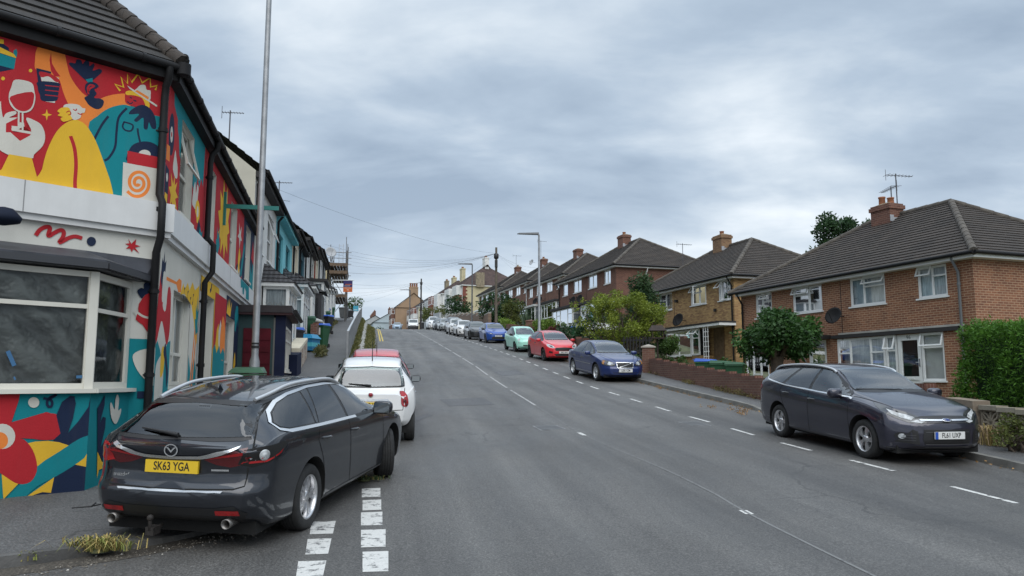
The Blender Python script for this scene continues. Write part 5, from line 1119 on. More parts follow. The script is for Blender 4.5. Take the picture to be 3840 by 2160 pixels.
# ------------------------------------------------------------------ cars
tyrem = mat('tyre_rubber', (.018, .018, .018), .8, var=.3, vs=12, bump=.3, bs=60)
rimm = mat('alloy', (.62, .62, .63), .30, metal=.9, var=.15, vs=6)
rimd = mat('dark_alloy', (.05, .05, .055), .35, metal=.7)
wellm = mat('wheel_well', (.008, .008, .008), .95)
trimm = mat('black_trim', (.014, .014, .015), .45)
gapm = mat('panel_gap', (.004, .004, .004), .9)
chromem = mat('chrome_trim', (.70, .71, .72), .24, metal=.85)
carglass = mat('car_glass', (.62, .70, .67), kind='glass', ior=1.6, base=.07); fakeglass = mat('car_glass_far', (.05, .06, .058), .05, spec=1.0)
tintglass = mat('tinted_glass', (.16, .17, .18), kind='glass', ior=1.5, base=.03)
lampclear = mat('lamp_clear', (.42, .44, .45), .28, spec=.4, var=.5, vs=14)
lampdark = mat('lamp_smoked', (.045, .047, .05), .12, spec=.8, var=.4, vs=10)
lampred = mat('lamp_red', (.30, .008, .010), .15, spec=.8, var=.35, vs=12)
lampdred = mat('lamp_dark_red', (.075, .004, .006), .12, spec=.8)
plate_w = mat('plate_white', (.68, .68, .66), .4); plate_y = mat('plate_yellow', (.66, .44, .02), .4); plate_k = mat('plate_black', (.01, .01, .01), .5); plate_b = mat('plate_blue', (.02, .08, .40), .4)
def paintm(n, c, metal=.0, rough=.35): return mat('paint_' + n, c, rough, metal=metal, coat=1.0, kind='carpaint', spec=.5)
class Car:
    def __init__(s, sp, paint):
        s.sp = sp; s.paint = paint; W = s.W = sp['W'] / 2
        f = lambda key: (lambda x, P=sorted(sp[key]): pchip([p[0] for p in P], [p[1] for p in P], x))
        zt, zs, zb, ws, wt = f('top'), f('belt'), f('bot'), f('wid'), f('wt')
        xf, xr = max(p[0] for p in sp['top']), min(p[0] for p in sp['top'])
        L = xf - xr; u = np.linspace(0, 1, 84); xs = xr + L * (u - .085 * np.sin(2 * math.pi * u) * 1.6)
        xs = np.clip(xs, xr, xf)
        fp, rp = sp.get('fprof', [(0, 0), (2, 0)]), sp.get('rprof', [(0, 0), (2, 0)])
        FP = lambda z: np.interp(z, [p[0] for p in fp], [p[1] for p in fp]); RP = lambda z: np.interp(z, [p[0] for p in rp], [p[1] for p in rp])
        kf, kr = sp.get('kf', .16), sp.get('kr', .10)
        def shift(x, y, z):
            a = np.clip((x - (xf - .45)) / .45, 0, 1); a = a * a * (3 - 2 * a); b = np.clip(((xr + .40) - x) / .40, 0, 1); b = b * b * (3 - 2 * b)
            return x - a * (FP(z) + kf * y * y) + b * (RP(z) + kr * y * y)
        rings = []
        for x in xs:
            T, S_, B, w_, t_ = float(zt(x)), float(zs(x)), float(zb(x)), float(ws(x)), float(wt(x))
            S_ = min(S_, T - .015); h = S_ - B; up = T - S_; t_ = min(t_, w_ * .97); rr = min(.085, .45 * up); bul = sp.get('bulge', .02) * min(1, up / .3)
            P = [(0, B), (w_*.55, B), (w_*.86, B + .005), (w_*.945, B + .045), (w_*.968, B + .12 * min(1, h / .5)), (w_*.985, B + .35*h), (w_, B + .60*h), (w_*.997, B + .76*h), (w_*.982, B + .90*h), (w_*.955, S_),
                 (w_*.935, S_ + .05 * up)]
            A = (w_*.935, S_ + .05*up); Bq = (t_, T - rr)
            for q in (.33, .66): P.append((A[0] + (Bq[0] - A[0])*q + bul*math.sin(math.pi*q), A[1] + (Bq[1] - A[1])*q))
            P += [Bq, (t_*.955, T - rr*.52), (t_*.86, T - rr*.27), (t_*.6, T - rr*.10), (t_*.3, T - rr*.02), (0, T)]
            c = catmull(P, sp.get('res', 3), False); c[0] = np.array(P[0]); rings.append([(x, max(0, q[0]), q[1]) for q in c])
        J = len(rings[0]); n = len(rings); vs = []; idx = {}
        def V(x, y, z):
            vs.append((float(shift(x, y, z)), y, z)); return len(vs) - 1
        ring_idx = []
        for r in rings:
            left = [V(*p) for p in r]; right = [left[0]] + [V(p[0], -p[1], p[2]) for p in r[1:-1]] + [left[-1]]
            ring_idx.append(left + right[::-1][1:-1])
        M = len(ring_idx[0]); fs = []
        for i in range(n - 1):
            a, b = ring_idx[i], ring_idx[i + 1]
            for k in range(M): fs.append((a[k], a[(k+1) % M], b[(k+1) % M], b[k]))
        for end, ri in ((0, ring_idx[0]), (n - 1, ring_idx[-1])):
            r = rings[end]; x = r[0][0]; zc = (r[0][2] + r[-1][2]) / 2; prev = ri
            base = [(vs[k][1], vs[k][2]) for k in ri]
            for q in (.86, .68, .48, .26):
                cur = [V(x, y * q, zc + (z - zc) * q) for y, z in base]
                for k in range(M): fs.append((prev[k], prev[(k+1) % M], cur[(k+1) % M], cur[k]))
                prev = cur
            c = V(x, 0, zc)
            for k in range(M): fs.append((prev[k], prev[(k+1) % M], c))
        me = bpy.data.meshes.new('body'); me.from_pydata(vs, [], fs); bm = bmesh.new(); bm.from_mesh(me)
        bmesh.ops.remove_doubles(bm, verts=bm.verts, dist=.0004); bmesh.ops.dissolve_degenerate(bm, edges=bm.edges, dist=.0004); bmesh.ops.recalc_face_normals(bm, faces=bm.faces)
        for fc_ in bm.faces: fc_.smooth = True
        s.bvh = BVHTree.FromBMesh(bm); bm.to_mesh(me); bm.free(); me.materials.append(paint); me.materials.append(wellm)
        o = bpy.data.objects.new('body', me); COL.objects.link(o)
        # wheel arches
        cm = MB(); wr, wb = sp['wr'], sp['wb'] / 2; ar = sp.get('arch', wr + .055)
        for sx in (1, -1):
            for sy in (1, -1):
                mw = Matrix.Translation((sx * wb + sp.get('axoff', 0) * 0, sy * (W + .3), wr + .02)) @ Matrix.Rotation(R(90) * sy, 4, 'X')
                cm.lathe([(ar, 0), (ar, .3 + .34)], 40, 1, mw, smooth=True)
        co = cm.build('cutter', [paint, wellm], uv=False, recalc=True)
        md = o.modifiers.new('b', 'BOOLEAN'); md.operation = 'DIFFERENCE'; md.object = co; md.solver = 'EXACT'
        try: md.material_mode = 'TRANSFER'
        except Exception: pass
        dg = bpy.context.evaluated_depsgraph_get(); m2 = bpy.data.meshes.new_from_object(o.evaluated_get(dg)); m2.name = 'body'
        o.modifiers.clear(); o.data = m2; bpy.data.meshes.remove(me); bpy.data.objects.remove(co)
        try: m2.set_sharp_from_angle(angle=R(38))
        except Exception: pass
        s.body = o; s.root = None; s.xf, s.xr = xf, xr
    def open_windows(s):
        sp = s.sp; side = [np.array(q) for q in sp.get('win', ())]; scr = [np.array([(a * .945, b) for a, b in sp['screen']])] if 'screen' in sp else []; rear = [np.array(sp['rear'])] if 'rear' in sp else []
        def inside(P, x, y, mg):
            n = len(P); ins = False; dmin = 9
            for i in range(n):
                (x1, y1), (x2, y2) = P[i], P[(i+1) % n]
                if (y1 > y) != (y2 > y) and x < (x2 - x1) * (y - y1) / (y2 - y1) + x1: ins = not ins
                dx, dy = x2 - x1, y2 - y1; t = max(0, min(1, ((x - x1) * dx + (y - y1) * dy) / (dx*dx + dy*dy + 1e-12))); dmin = min(dmin, math.hypot(x - x1 - t*dx, y - y1 - t*dy))
            return ins and dmin > mg
        bm = bmesh.new(); bm.from_mesh(s.body.data); kill = []
        for f in bm.faces:
            c, n = f.calc_center_median(), f.normal
            if c.z < .8: continue
            if abs(n.y) > .45 and any(inside(P, c.x, c.z, .022) for P in side): kill.append(f)
            elif n.x > .15 and c.x > -.3 and any(inside(P, c.y, c.z, .022) for P in scr): kill.append(f)
            elif n.x < -.15 and c.x < 0 and any(inside(P, c.y, c.z, .022) for P in rear): kill.append(f)
        bmesh.ops.delete(bm, geom=kill, context='FACES'); bm.to_mesh(s.body.data); bm.free()
        def inset(P, k=.022):
            c = P.mean(0); d = c - P; return [tuple(p + v / (np.hypot(*v) + 1e-9) * k) for p, v in zip(P, d)]
        for views, L in ((('L', 'R'), side), (('F',), scr), (('B',), rear)):
            for P in L:
                for v in views:
                    mb = MB(); s.strip(mb, v, inset(P), .075, .0025, closed=True, seg=.04); mb.build('window_seal', trimm, s.root, uv=False)
        k = max(p[1] for p in sp['top']) / 1.48; im = mat('seat_cloth', (.06, .06, .063), .9); xf_, xb = sp.get('seats', (-.12, -1.0)); W = s.W
        for x, ys in ((xf_, (-.36, .36)), (xb, (-.40, .40))):
            for y in ys:
                w_ = .24 if x == xf_ else .36; mb = MB(); A = lambda dx, dz: (x + dx, dz * k); V = []
                for (dx, dz, ww) in ((.10, .50, w_), (-.02, .50, w_), (-.20, 1.06, w_ * .82), (-.10, 1.08, w_ * .82)): V += [(x + dx, y - ww, dz * k), (x + dx, y + ww, dz * k)]
                mb.add(V, [(0, 1, 7, 6), (2, 4, 5, 3), (6, 7, 5, 4), (0, 6, 4, 2), (1, 3, 5, 7), (0, 2, 3, 1)]); mb.box(x - .20, x - .10, y - .12, y + .12, 1.10 * k, 1.27 * k); mb.box(x - .05, x + .42, y - w_, y + w_, .38 * k, .52 * k); mb.build('seat', im, s.root, uv=False, bevel=.02)
        mb = MB(); mb.box(.45, 1.0, -W * .78, W * .78, .62 * k, .93 * k); mb.build('dashboard', im, s.root, uv=False, bevel=.03)
        mb = MB(); mb.tube([(.38 + .06 * math.sin(t), -.36 + .17 * math.cos(t), .90 * k + .16 * math.sin(t)) for t in np.linspace(0, 6.28, 17)], .016, 6); mb.build('steering_wheel', trimm, s.root, uv=False)
        mb = MB(); mb.box(-1.4, 1.0, -W * .8, W * .8, .30, .38); mb.build('cabin_floor', wellm, s.root, uv=False)
        mb = MB(); p = s.cast('T', -.02, 0)[0]; mb.box(p.x + .30, p.x + .33, -.11, .11, p.z - .17, p.z - .10); mb.build('rear_view_mirror', trimm, s.root, uv=False)
    def cast(s, view, a, b):
        r2 = .70710678
        if view == 'L': o, d = (a, 3, b), (0, -1, 0)
        elif view == 'R': o, d = (a, -3, b), (0, 1, 0)
        elif view == 'F': o, d = (6, a, b), (-1, 0, 0)
        elif view == 'B': o, d = (-6, a, b), (1, 0, 0)
        elif view == 'T': o, d = (a, b, 4), (0, 0, -1)
        elif view[0] == 'D':       # front corner: a = (x-|y|)/sqrt2
            sg = 1 if view[1] == 'L' else -1; o, d = (a * r2 + 4, (-a * r2 + 4) * sg, b), (-1, -sg, 0)
        elif view[0] == 'E':       # rear corner: a = (-x-|y|)/sqrt2
            sg = 1 if view[1] == 'L' else -1; o, d = (-a * r2 - 4, (-a * r2 + 4) * sg, b), (1, -sg, 0)
        d = Vector(d).normalized(); h = s.bvh.ray_cast(Vector(o), d)
        if h[0] is None:
            q = s.bvh.find_nearest(Vector(o) + d * 3); return q[0], q[1]
        n = h[1]
        if n.dot(d) > 0: n = -n
        return h[0], n
    def panel(s, name, view, poly, m, eps=.004, parent=None, step=.07, sm=0, thick=0):
        if sm: poly = [tuple(q) for q in catmull(poly, sm)]
        bm = bmesh.new(); f = bm.faces.new([bm.verts.new((a, b, 0)) for a, b in poly])
        for ax in (0, 1):
            lo, hi = min(p[ax] for p in poly), max(p[ax] for p in poly); k = lo + step
            while k < hi - .01:
                bmesh.ops.bisect_plane(bm, geom=bm.verts[:] + bm.edges[:] + bm.faces[:], plane_co=(k, 0, 0) if ax == 0 else (0, k, 0), plane_no=(1, 0, 0) if ax == 0 else (0, 1, 0)); k += step
        for v in bm.verts:
            p, n = s.cast(view, v.co.x, v.co.y); v.co = p + n * eps
        if thick:
            g = bmesh.ops.extrude_face_region(bm, geom=bm.faces[:]); vv = [q for q in g['geom'] if isinstance(q, bmesh.types.BMVert)]
            ax = {'L': (0, 1, 0), 'R': (0, -1, 0), 'F': (1, 0, 0), 'B': (-1, 0, 0), 'T': (0, 0, 1)}.get(view[0], (0, 0, 0))
            for v in vv: v.co += Vector(ax) * thick
            bmesh.ops.recalc_face_normals(bm, faces=bm.faces)
        else:
            c = {'L': (0, 1, 0), 'R': (0, -1, 0), 'F': (1, 0, 0), 'B': (-1, 0, 0), 'T': (0, 0, 1), 'D': (1, 1 if view[-1] == 'L' else -1, 0), 'E': (-1, 1 if view[-1] == 'L' else -1, 0)}[view[0]]
            bm.normal_update()
            for q in bm.faces:
                q.smooth = True
                if q.normal.dot(Vector(c)) < 0: q.normal_flip()
        me = bpy.data.meshes.new(name); bm.to_mesh(me); bm.free(); me.materials.append(m); box_uv(me)
        o = bpy.data.objects.new(name, me); COL.objects.link(o); o.parent = parent or s.root; return o
    def both(s, name, view, poly, m, **k):
        for sd in 'LR': s.panel(name, (view if view in 'DE' else '') + sd, poly, m, **k)
    def strip(s, mb, view, pts, wd, eps=.005, m=0, closed=False, seg=.06):
        P = [np.array(p, float) for p in pts]
        if closed: P.append(P[0])
        q = []
        for a, b in zip(P[:-1], P[1:]):
            n = max(1, int(np.hypot(*(b - a)) / seg)); q += [a + (b - a) * k / n for k in range(n)]
        q.append(P[-1]); L_, R_ = [], []
        for i in range(len(q)):
            t = q[min(i+1, len(q)-1)] - q[max(i-1, 0)]
            if closed and i in (0, len(q) - 1): t = q[1] - q[-2]
            t = t / (np.hypot(*t) + 1e-9); nn = np.array((-t[1], t[0])) * wd / 2
            for lst, z in ((L_, q[i] + nn), (R_, q[i] - nn)): p, n = s.cast(view, z[0], z[1]); lst.append(p + n * eps)
        for i in range(len(q) - 1): mb.quad(L_[i], R_[i], R_[i+1], L_[i+1], m)
    def strips(s, name, items, wd, m, eps=.0045, both=False):
        for view, pts, *r in items:
            for sd in (('L', 'R') if view in ('S', 'D', 'E') else ('',)):
                mb = MB(); v = (sd if view == 'S' else view + sd); s.strip(mb, v, pts, r[0] if r else wd, eps); mb.build(name, m, s.root, uv=False)
def wheel(car, x, side, steer=0, lod=0):
    sp = car.sp; r = sp['wr']; tw = sp.get('tw', .205); rr = sp.get('rr', r * .67); yo = car.W - sp.get('inset', .035)
    mw = Matrix.Translation((x, side * (yo - tw / 2), r)) @ Matrix.Rotation(steer, 4, 'Z') @ Matrix.Rotation(R(-90) * side, 4, 'X')
    h = tw / 2; mb = MB(); mb.lathe([(rr, -h * .9), (r * .90, -h), (r * .98, -h * .8), (r, -h * .5), (r, h * .5), (r * .98, h * .8), (r * .92, h * .98), (rr * 1.06, h * .95), (rr, h * .86)], 36, 0, mw, cap=False)
    if not lod:
        for q in (-.45, -.15, .15, .45): mb.lathe([(r * 1.001, h * q - .004), (r * 1.002, h * q), (r * 1.001, h * q + .004)], 36, 1, mw, cap=False)
    w = mb.build('wheel', [tyrem, gapm], car.root, uv=False)
    rm_ = sp.get('rim', rimm); mb = MB(); o = h * .80
    mb.lathe([(rr * 1.01, h * .90), (rr * .97, h * .92), (rr * .93, h * .80), (rr * .90, h * .2)], 36, 0, mw, cap=False)
    mb.lathe([(.001, o - .01), (.05, o - .006), (.065, o - .03), (.07, o - .06)], 16, 0, mw, cap=False)
    ns, dbl, sw = sp.get('spokes', (5, 2, .05))
    for k in range(ns):
        for j in range(dbl):
            th = 2 * math.pi * k / ns + ((j - (dbl - 1) / 2) * sp.get('splay', .26))
            th0 = 2 * math.pi * k / ns + ((j - (dbl - 1) / 2) * .16); a = .045
            p0, p1 = Vector((math.cos(th0) * a, math.sin(th0) * a, 0)), Vector((math.cos(th) * rr * .94, math.sin(th) * rr * .94, 0)); t = (p1 - p0).normalized(); nn = Vector((-t.y, t.x, 0))
            v = []
            for p, w_, z0, z1 in ((p0, sw * .42, o - .05, o - .012), (p0.lerp(p1, .5), sw * .40, o - .045, o - .006), (p1, sw * .55, o - .05, o - .016)):
                v += [p + nn * w_ + Vector((0, 0, z0)), p + nn * w_ * .7 + Vector((0, 0, z1)), p - nn * w_ * .7 + Vector((0, 0, z1)), p - nn * w_ + Vector((0, 0, z0))]
            mb.add([mw @ q for q in v], [(0, 1, 5, 4), (1, 2, 6, 5), (2, 3, 7, 6), (4, 5, 9, 8), (5, 6, 10, 9), (6, 7, 11, 10), (8, 9, 10, 11)])
    mb.build('rim', rm_, w, recalc=True, uv=False)
    mb = MB(); mb.lathe([(.0005, h * .1), (rr * .62, h * .1), (rr * .62, h * .05)], 24, 0, mw, cap=False); mb.lathe([(rr * .60, h * -.1), (rr * .99, h * -.1)], 24, 1, mw, cap=False); mb.build('brake_disc', [mat('brake_steel', (.10, .095, .09), .5, metal=.6), wellm], w, uv=False)
    return w
def mirror(car, x, z, m, side, sz=(.10, .13, .085), out=.12):
    p, n = car.cast('L' if side > 0 else 'R', x, z); c = p + Vector((-.02, side * out, .05)); mb = MB(); n_ = 14
    vs = []; fs = []; rows = 9
    for i in range(rows):
        ph = math.pi * (i / (rows - 1) - .5)
        for k in range(n_):
            th = 2 * math.pi * k / n_; q = lambda v: math.copysign(abs(v) ** .6, v)
            vs.append((c.x + sz[0] * (q(math.cos(ph) * math.cos(th)) * (1 if math.cos(th) > 0 else .45)), c.y + sz[1] * q(math.cos(ph) * math.sin(th)), c.z + sz[2] * q(math.sin(ph))))
    for i in range(rows - 1):
        for k in range(n_): fs.append((i*n_ + k, i*n_ + (k+1) % n_, (i+1)*n_ + (k+1) % n_, (i+1)*n_ + k))
    mb.add(vs, fs, 0, True); mb.tube([p - n * .02, c - Vector((0, side * .05, .05))], [.035, .02], 6, 1)
    o = mb.build('wing_mirror', [m, trimm], car.root, recalc=True, uv=False)
    xg = c.x - sz[0] * .46; mb = MB(); mb.quad((xg, c.y - sz[1] * .8, c.z - sz[2] * .75), (xg, c.y + sz[1] * .8, c.z - sz[2] * .75), (xg, c.y + sz[1] * .8, c.z + sz[2] * .75), (xg, c.y - sz[1] * .8, c.z + sz[2] * .75)); mb.build('mirror_glass', mat('mirror_glass', (.5, .55, .58), .05, metal=1), o, uv=False)
def plate(car, view, z, txt, m, w=.52, h=.111, blue=False, y0=0, size=.106):
    p, n = car.cast(view, y0, z); sg = 1 if view == 'F' else -1; mb = MB(); x = p.x + .012 * sg
    tl = Matrix.Translation((x, y0, z)) @ Matrix.Rotation(-.08 * sg if view == 'B' else 0, 4, 'Y')
    mb.box(-.012, .012, -w/2, w/2, -h/2, h/2, 0, tl)
    if blue: mb.box(.0121 * sg, .0135 * sg, -w/2 * 1.0 * 1, -w/2 + .05, -h/2, h/2, 2, tl) if sg < 0 else mb.box(.0121, .0135, -w/2, -w/2 + .05, -h/2, h/2, 2, tl)
    vs, fs = text_geo(txt, size, .76, .0016); off = .02 if blue else 0
    mb.add([tl @ Vector((.0138 * sg, (u * 1.0 + off) * sg, v)) for u, v in vs], fs, 1)
    return mb.build('number_plate', [m, plate_k, plate_b], car.root, uv=False)
def badge(car, view, y, z, r, mats, kind):
    p, n = car.cast(view, y, z); sg = 1 if view == 'F' else -1; q = n.to_track_quat('Z', 'Y').to_matrix().to_4x4(); mw = Matrix.Translation(p + n * .004) @ q; mb = MB()
    if kind == 'ring':       # a winged ring
        N = 28; 
        for i in range(N):
            a, b = 2*math.pi*i/N, 2*math.pi*(i+1)/N; f = lambda t, k: p + n * .012 + Vector((0, math.cos(t) * r * k * sg, math.sin(t) * r * k * .84)); mb.quad(f(a, 1), f(b, 1), f(b, .84), f(a, .84))
        g = lambda u, v: p + n * .012 + Vector((0, u * r * sg, v * r))
        for s_ in (1, -1): mb.poly([g(s_*.9, .42), g(s_*.55, .28), g(0, -.32), g(0, -.02), g(s_*.4, .38)]); 
        mb.build('badge', mats, car.root, uv=False)
    else:
        mb.lathe([(.001, .012), (r * .8, .011), (r * .82, .007)], 20, 1, mw @ Matrix.Diagonal((1, .42 if kind == 'oval' else 1, 1, 1)), cap=False); mb.lathe([(r * .8, .010), (r, .009), (r, 0)], 20, 0, mw @ Matrix.Diagonal((1, .46 if kind == 'oval' else 1, 1, 1)), cap=False)
        mb.build('badge', mats, car.root, uv=False)
def handle(car, side, x, z, m, l=.19):
    p, n = car.cast('L' if side > 0 else 'R', x, z); mb = MB(); y = p.y; mb.tube([(x + l/2, y - side * .005, z - .004), (x + l * .3, y + side * .028, z), (x - l * .3, y + side * .030, z + .004), (x - l/2, y - side * .005, z + .006)], [.012, .017, .017, .012], 8)
    mb.build('door_handle', m, car.root, uv=False); mb = MB()
def seat_car(root, x, y, hd, wb=2.6, tr=1.5, dz=0.0):
    f = Vector((math.sin(hd), math.cos(hd), 0)); l = Vector((-f.y, f.x, 0)); c = Vector((x, y, 0)); H = lambda p: gz(p.x, p.y)
    zf = (H(c + f*wb/2 + l*tr/2) + H(c + f*wb/2 - l*tr/2)) / 2; zr = (H(c - f*wb/2 + l*tr/2) + H(c - f*wb/2 - l*tr/2)) / 2
    F_ = (f * wb + Vector((0, 0, zf - zr))).normalized(); zl = (H(c + l*tr/2)); zr2 = H(c - l*tr/2); Lv = (l * tr + Vector((0, 0, zl - zr2))); U = F_.cross(Lv).normalized(); Lv = U.cross(F_)
    M = Matrix((F_, Lv, U)).transposed(); root.rotation_mode = 'QUATERNION'; root.rotation_quaternion = M.to_quaternion(); root.location = (x, y, (zf + zr) / 2 + dz)
def make(sp, paint, label, x, y, hd, group=None, name='parked_car', cat='car', lod=0, steer=0):
    c = Car(sp, paint); c.root = thing(name, label, cat, (0, 0, 0), 0, group); c.body.parent = c.root; c.body.name = 'body'
    if lod == 0: c.open_windows()
    CG = carglass if lod == 0 else fakeglass
    wb = sp['wb'] / 2
    for sx in (1, -1):
        for sd in (1, -1): wheel(c, sx * wb, sd, steer if sx > 0 else 0, lod)
    und = MB(); und.box(c.xr + .25, c.xf - .25, -c.W * .8, c.W * .8, .17, .30); und.build('underside', wellm, c.root, uv=False)
    for w_ in sp.get('win', ()): c.both('window', 'S', w_, sp.get('wing', CG) if lod == 0 else CG, eps=.006, step=.05)
    if 'screen' in sp: c.panel('windscreen', 'F', [(a * .945, b) for a, b in sp['screen']], CG, eps=.011, step=.04)
    if 'rear' in sp: c.panel('rear_window', 'B', sp['rear'], sp.get('rearg', tintglass) if lod == 0 else CG, eps=.010, step=.04)
    if 'gaps' in sp: c.strips('panel_gap', sp['gaps'], .011, gapm, .0025)
    if 'pillar' in sp: 
        for p_ in sp['pillar']: c.both('pillar_trim', 'S', p_, trimm, eps=.003)
    for nm, vw, poly, m, *k in sp.get('parts', ()):
        kw = k[0] if k else {}
        if vw in ('D', 'E', 'S'): c.both(nm, vw, poly, m, **kw)
        else: c.panel(nm, vw, poly, m, **kw)
    for it in sp.get('lines', ()): c.strips(*it)
    mm = sp.get('mirror')
    if mm:
        for sd in (1, -1): mirror(c, mm[0], mm[1], mm[2] or paint, sd, *(mm[3:] or ()))
    for x_, z_ in sp.get('handles', ()):
        for sd in (1, -1): handle(c, sd, x_, z_, sp.get('hm') or paint)
    seat_car(c.root, x, y, hd, sp['wb'], sp['W'] - .2)
    return c
Car.both_ = Car.both
def _both(s, name, view, poly, m, **k):
    for sd in 'LR': s.panel(name, sd if view == 'S' else view + sd, poly, m, **k)
Car.both = _both
def mir(pts): return [(-a, b) for a, b in pts][::-1]
def rect(y0, y1, z0, z1): return [(y0, z0), (y1, z0), (y1, z1), (y0, z1)]

# --- the charcoal estate in the foreground
MZ = dict(res=5, W=1.84, wb=2.75, wr=.335, rr=.222, tw=.225, spokes=(5, 2, .050), splay=.36, inset=.03,
    top=[(2.33, .66), (2.25, .74), (2.0, .86), (1.5, .965), (1.08, 1.03), (.98, 1.05), (.45, 1.31), (.1, 1.435), (-.3, 1.478), (-.9, 1.475), (-1.5, 1.435), (-1.88, 1.385), (-2.0, 1.345), (-2.2, 1.165), (-2.36, 1.03), (-2.45, .985), (-2.49, .975)],
    belt=[(2.33, .60), (2.0, .76), (1.4, .90), (.9, .955), (0, .985), (-1, 1.02), (-1.9, 1.05), (-2.25, 1.0), (-2.49, .93)],
    bot=[(2.33, .34), (2.2, .22), (1.8, .19), (-1.8, .20), (-2.2, .24), (-2.4, .29), (-2.49, .36)],
    wid=[(2.33, .55), (2.25, .72), (2.1, .82), (1.9, .875), (1.4, .915), (0, .91), (-1.4, .915), (-1.9, .90), (-2.2, .875), (-2.38, .82), (-2.46, .75), (-2.49, .70)],
    wt=[(2.33, .45), (2.0, .68), (1.1, .76), (.5, .64), (.0, .585), (-1.4, .56), (-1.95, .53), (-2.15, .60), (-2.3, .70), (-2.49, .64)],
    rprof=[(.25, .16), (.34, .05), (.45, .0), (.57, -.005), (.60, .0), (.65, .055), (.74, .085), (.88, .075), (.94, .045), (1.0, .06), (1.1, .08)], fprof=[(.2, .1), (.35, 0), (.55, .0), (.7, .08)], kf=.22, kr=.13, wing=tintglass,
    win=[[(.84, 1.00), (.60, 1.13), (.30, 1.275), (.02, 1.36), (-.17, 1.375), (-.23, 1.02)], [(-.30, 1.022), (-.25, 1.378), (-.55, 1.385), (-.80, 1.38), (-1.10, 1.05)], [(-1.13, 1.052), (-.84, 1.378), (-1.0, 1.37), (-1.17, 1.065)], [(-1.21, 1.068), (-1.05, 1.367), (-1.3, 1.345), (-1.6, 1.295), (-1.82, 1.225), (-1.93, 1.155), (-1.90, 1.115), (-1.78, 1.088)]],
    pillar=[[(-.23, 1.02), (-.17, 1.376), (-.25, 1.379), (-.30, 1.022)], [(-1.1, 1.05), (-.80, 1.38), (-.84, 1.378), (-1.13, 1.052)], [(-1.17, 1.065), (-1.0, 1.37), (-1.05, 1.367), (-1.21, 1.068)]],
    screen=[(-.62, 1.08), (-.3, 1.07), (0, 1.065), (.3, 1.07), (.62, 1.08), (.58, 1.28), (.54, 1.39), (.3, 1.405), (0, 1.41), (-.3, 1.405), (-.54, 1.39), (-.58, 1.28)],
    rear=[(-.665, 1.06), (-.35, 1.045), (0, 1.04), (.35, 1.045), (.665, 1.06), (.62, 1.18), (.545, 1.315), (.3, 1.335), (0, 1.342), (-.3, 1.335), (-.545, 1.315), (-.62, 1.18)],
    gaps=[('S', [(.95, .93), (.93, .7), (.98, .45), (1.0, .24)]), ('S', [(-.265, 1.0), (-.27, .7), (-.22, .35), (-.20, .26)]), ('S', [(-1.14, 1.04), (-1.22, .90), (-1.10, .68), (-1.02, .50), (-.98, .3)]), ('B', [(-.74, .99), (-.70, .93)]), ('B', [(-.70, .80), (-.69, .64), (-.60, .615), (0, .605), (.60, .615), (.69, .64), (.70, .80)]), ('B', [(.73, .95), (.69, 1.06), (.60, 1.25), (.545, 1.345)]), ('B', [(-.73, .95), (-.69, 1.06), (-.60, 1.25), (-.545, 1.345)])],
    mirror=(.72, .98, None, (.10, .125, .085), .13), handles=[(-.12, .86), (-1.0, .89)],
    parts=[('spoiler', 'B', [(-.56, 1.34), (0, 1.36), (.56, 1.34), (.55, 1.305), (0, 1.33), (-.55, 1.305)], trimm, dict(eps=.012)),
        ('tail_light', 'B', [(.30, .865), (.42, .91), (.55, .955), (.68, .975), (.70, .84), (.55, .80), (.42, .82)], lampdred), ('tail_light', 'B', mir([(.30, .865), (.42, .91), (.55, .955), (.68, .975), (.70, .84), (.55, .80), (.42, .82)]), lampdred),
        ('light_bar', 'B', [(.32, .868), (.66, .915), (.66, .94), (.42, .90)], lampred, dict(eps=.008)), ('light_bar', 'B', mir([(.32, .868), (.66, .915), (.66, .94), (.42, .90)]), lampred, dict(eps=.008)),
        ('bumper_lower', 'B', [(-.66, .30), (.66, .30), (.72, .40), (.62, .47), (.45, .45), (-.45, .45), (-.62, .47), (-.72, .40)], trimm, dict(eps=.006, step=.03)),
        ('reflector', 'B', rect(.45, .66, .385, .43), lampred, dict(eps=.012)), ('reflector', 'B', rect(-.66, -.45, .385, .43), lampred, dict(eps=.012)),
        ('chrome_strip', 'B', [(-.50, .585), (.50, .585), (.52, .60), (-.52, .60)], chromem, dict(eps=.008)),
        ('chrome_bar', 'B', [(-.62, .965), (-.42, .905), (-.28, .872), (0, .865), (.28, .872), (.42, .905), (.62, .965), (.62, .985), (.40, .935), (.26, .905), (0, .897), (-.26, .905), (-.40, .935), (-.62, .985)], chromem, dict(eps=.016)),
        ('script_badge', 'B', rect(-.53, -.37, .765, .782), chromem, dict(eps=.008)),
        ('sill_trim', 'S', [(.95, .245), (-.9, .255), (-.93, .275), (.95, .265)], mat('dull_trim', (.12, .12, .125), .4, metal=.5), dict(eps=.006)),
        ('headlight', 'D', [(.45, .86), (.8, .83), (1.15, .76), (1.2, .70), (.9, .70)], lampclear)],
    lines=[('window_trim', [('S', [(.88, .985), (.62, 1.145), (.30, 1.295), (.02, 1.382), (-.3, 1.402), (-.8, 1.404), (-1.3, 1.368), (-1.6, 1.318), (-1.84, 1.245), (-1.97, 1.16), (-1.94, 1.095), (-1.80, 1.065), (-1.1, 1.035), (0, .998)], .026, ), ], .026, chromem, .008)])
EXTRA = {}
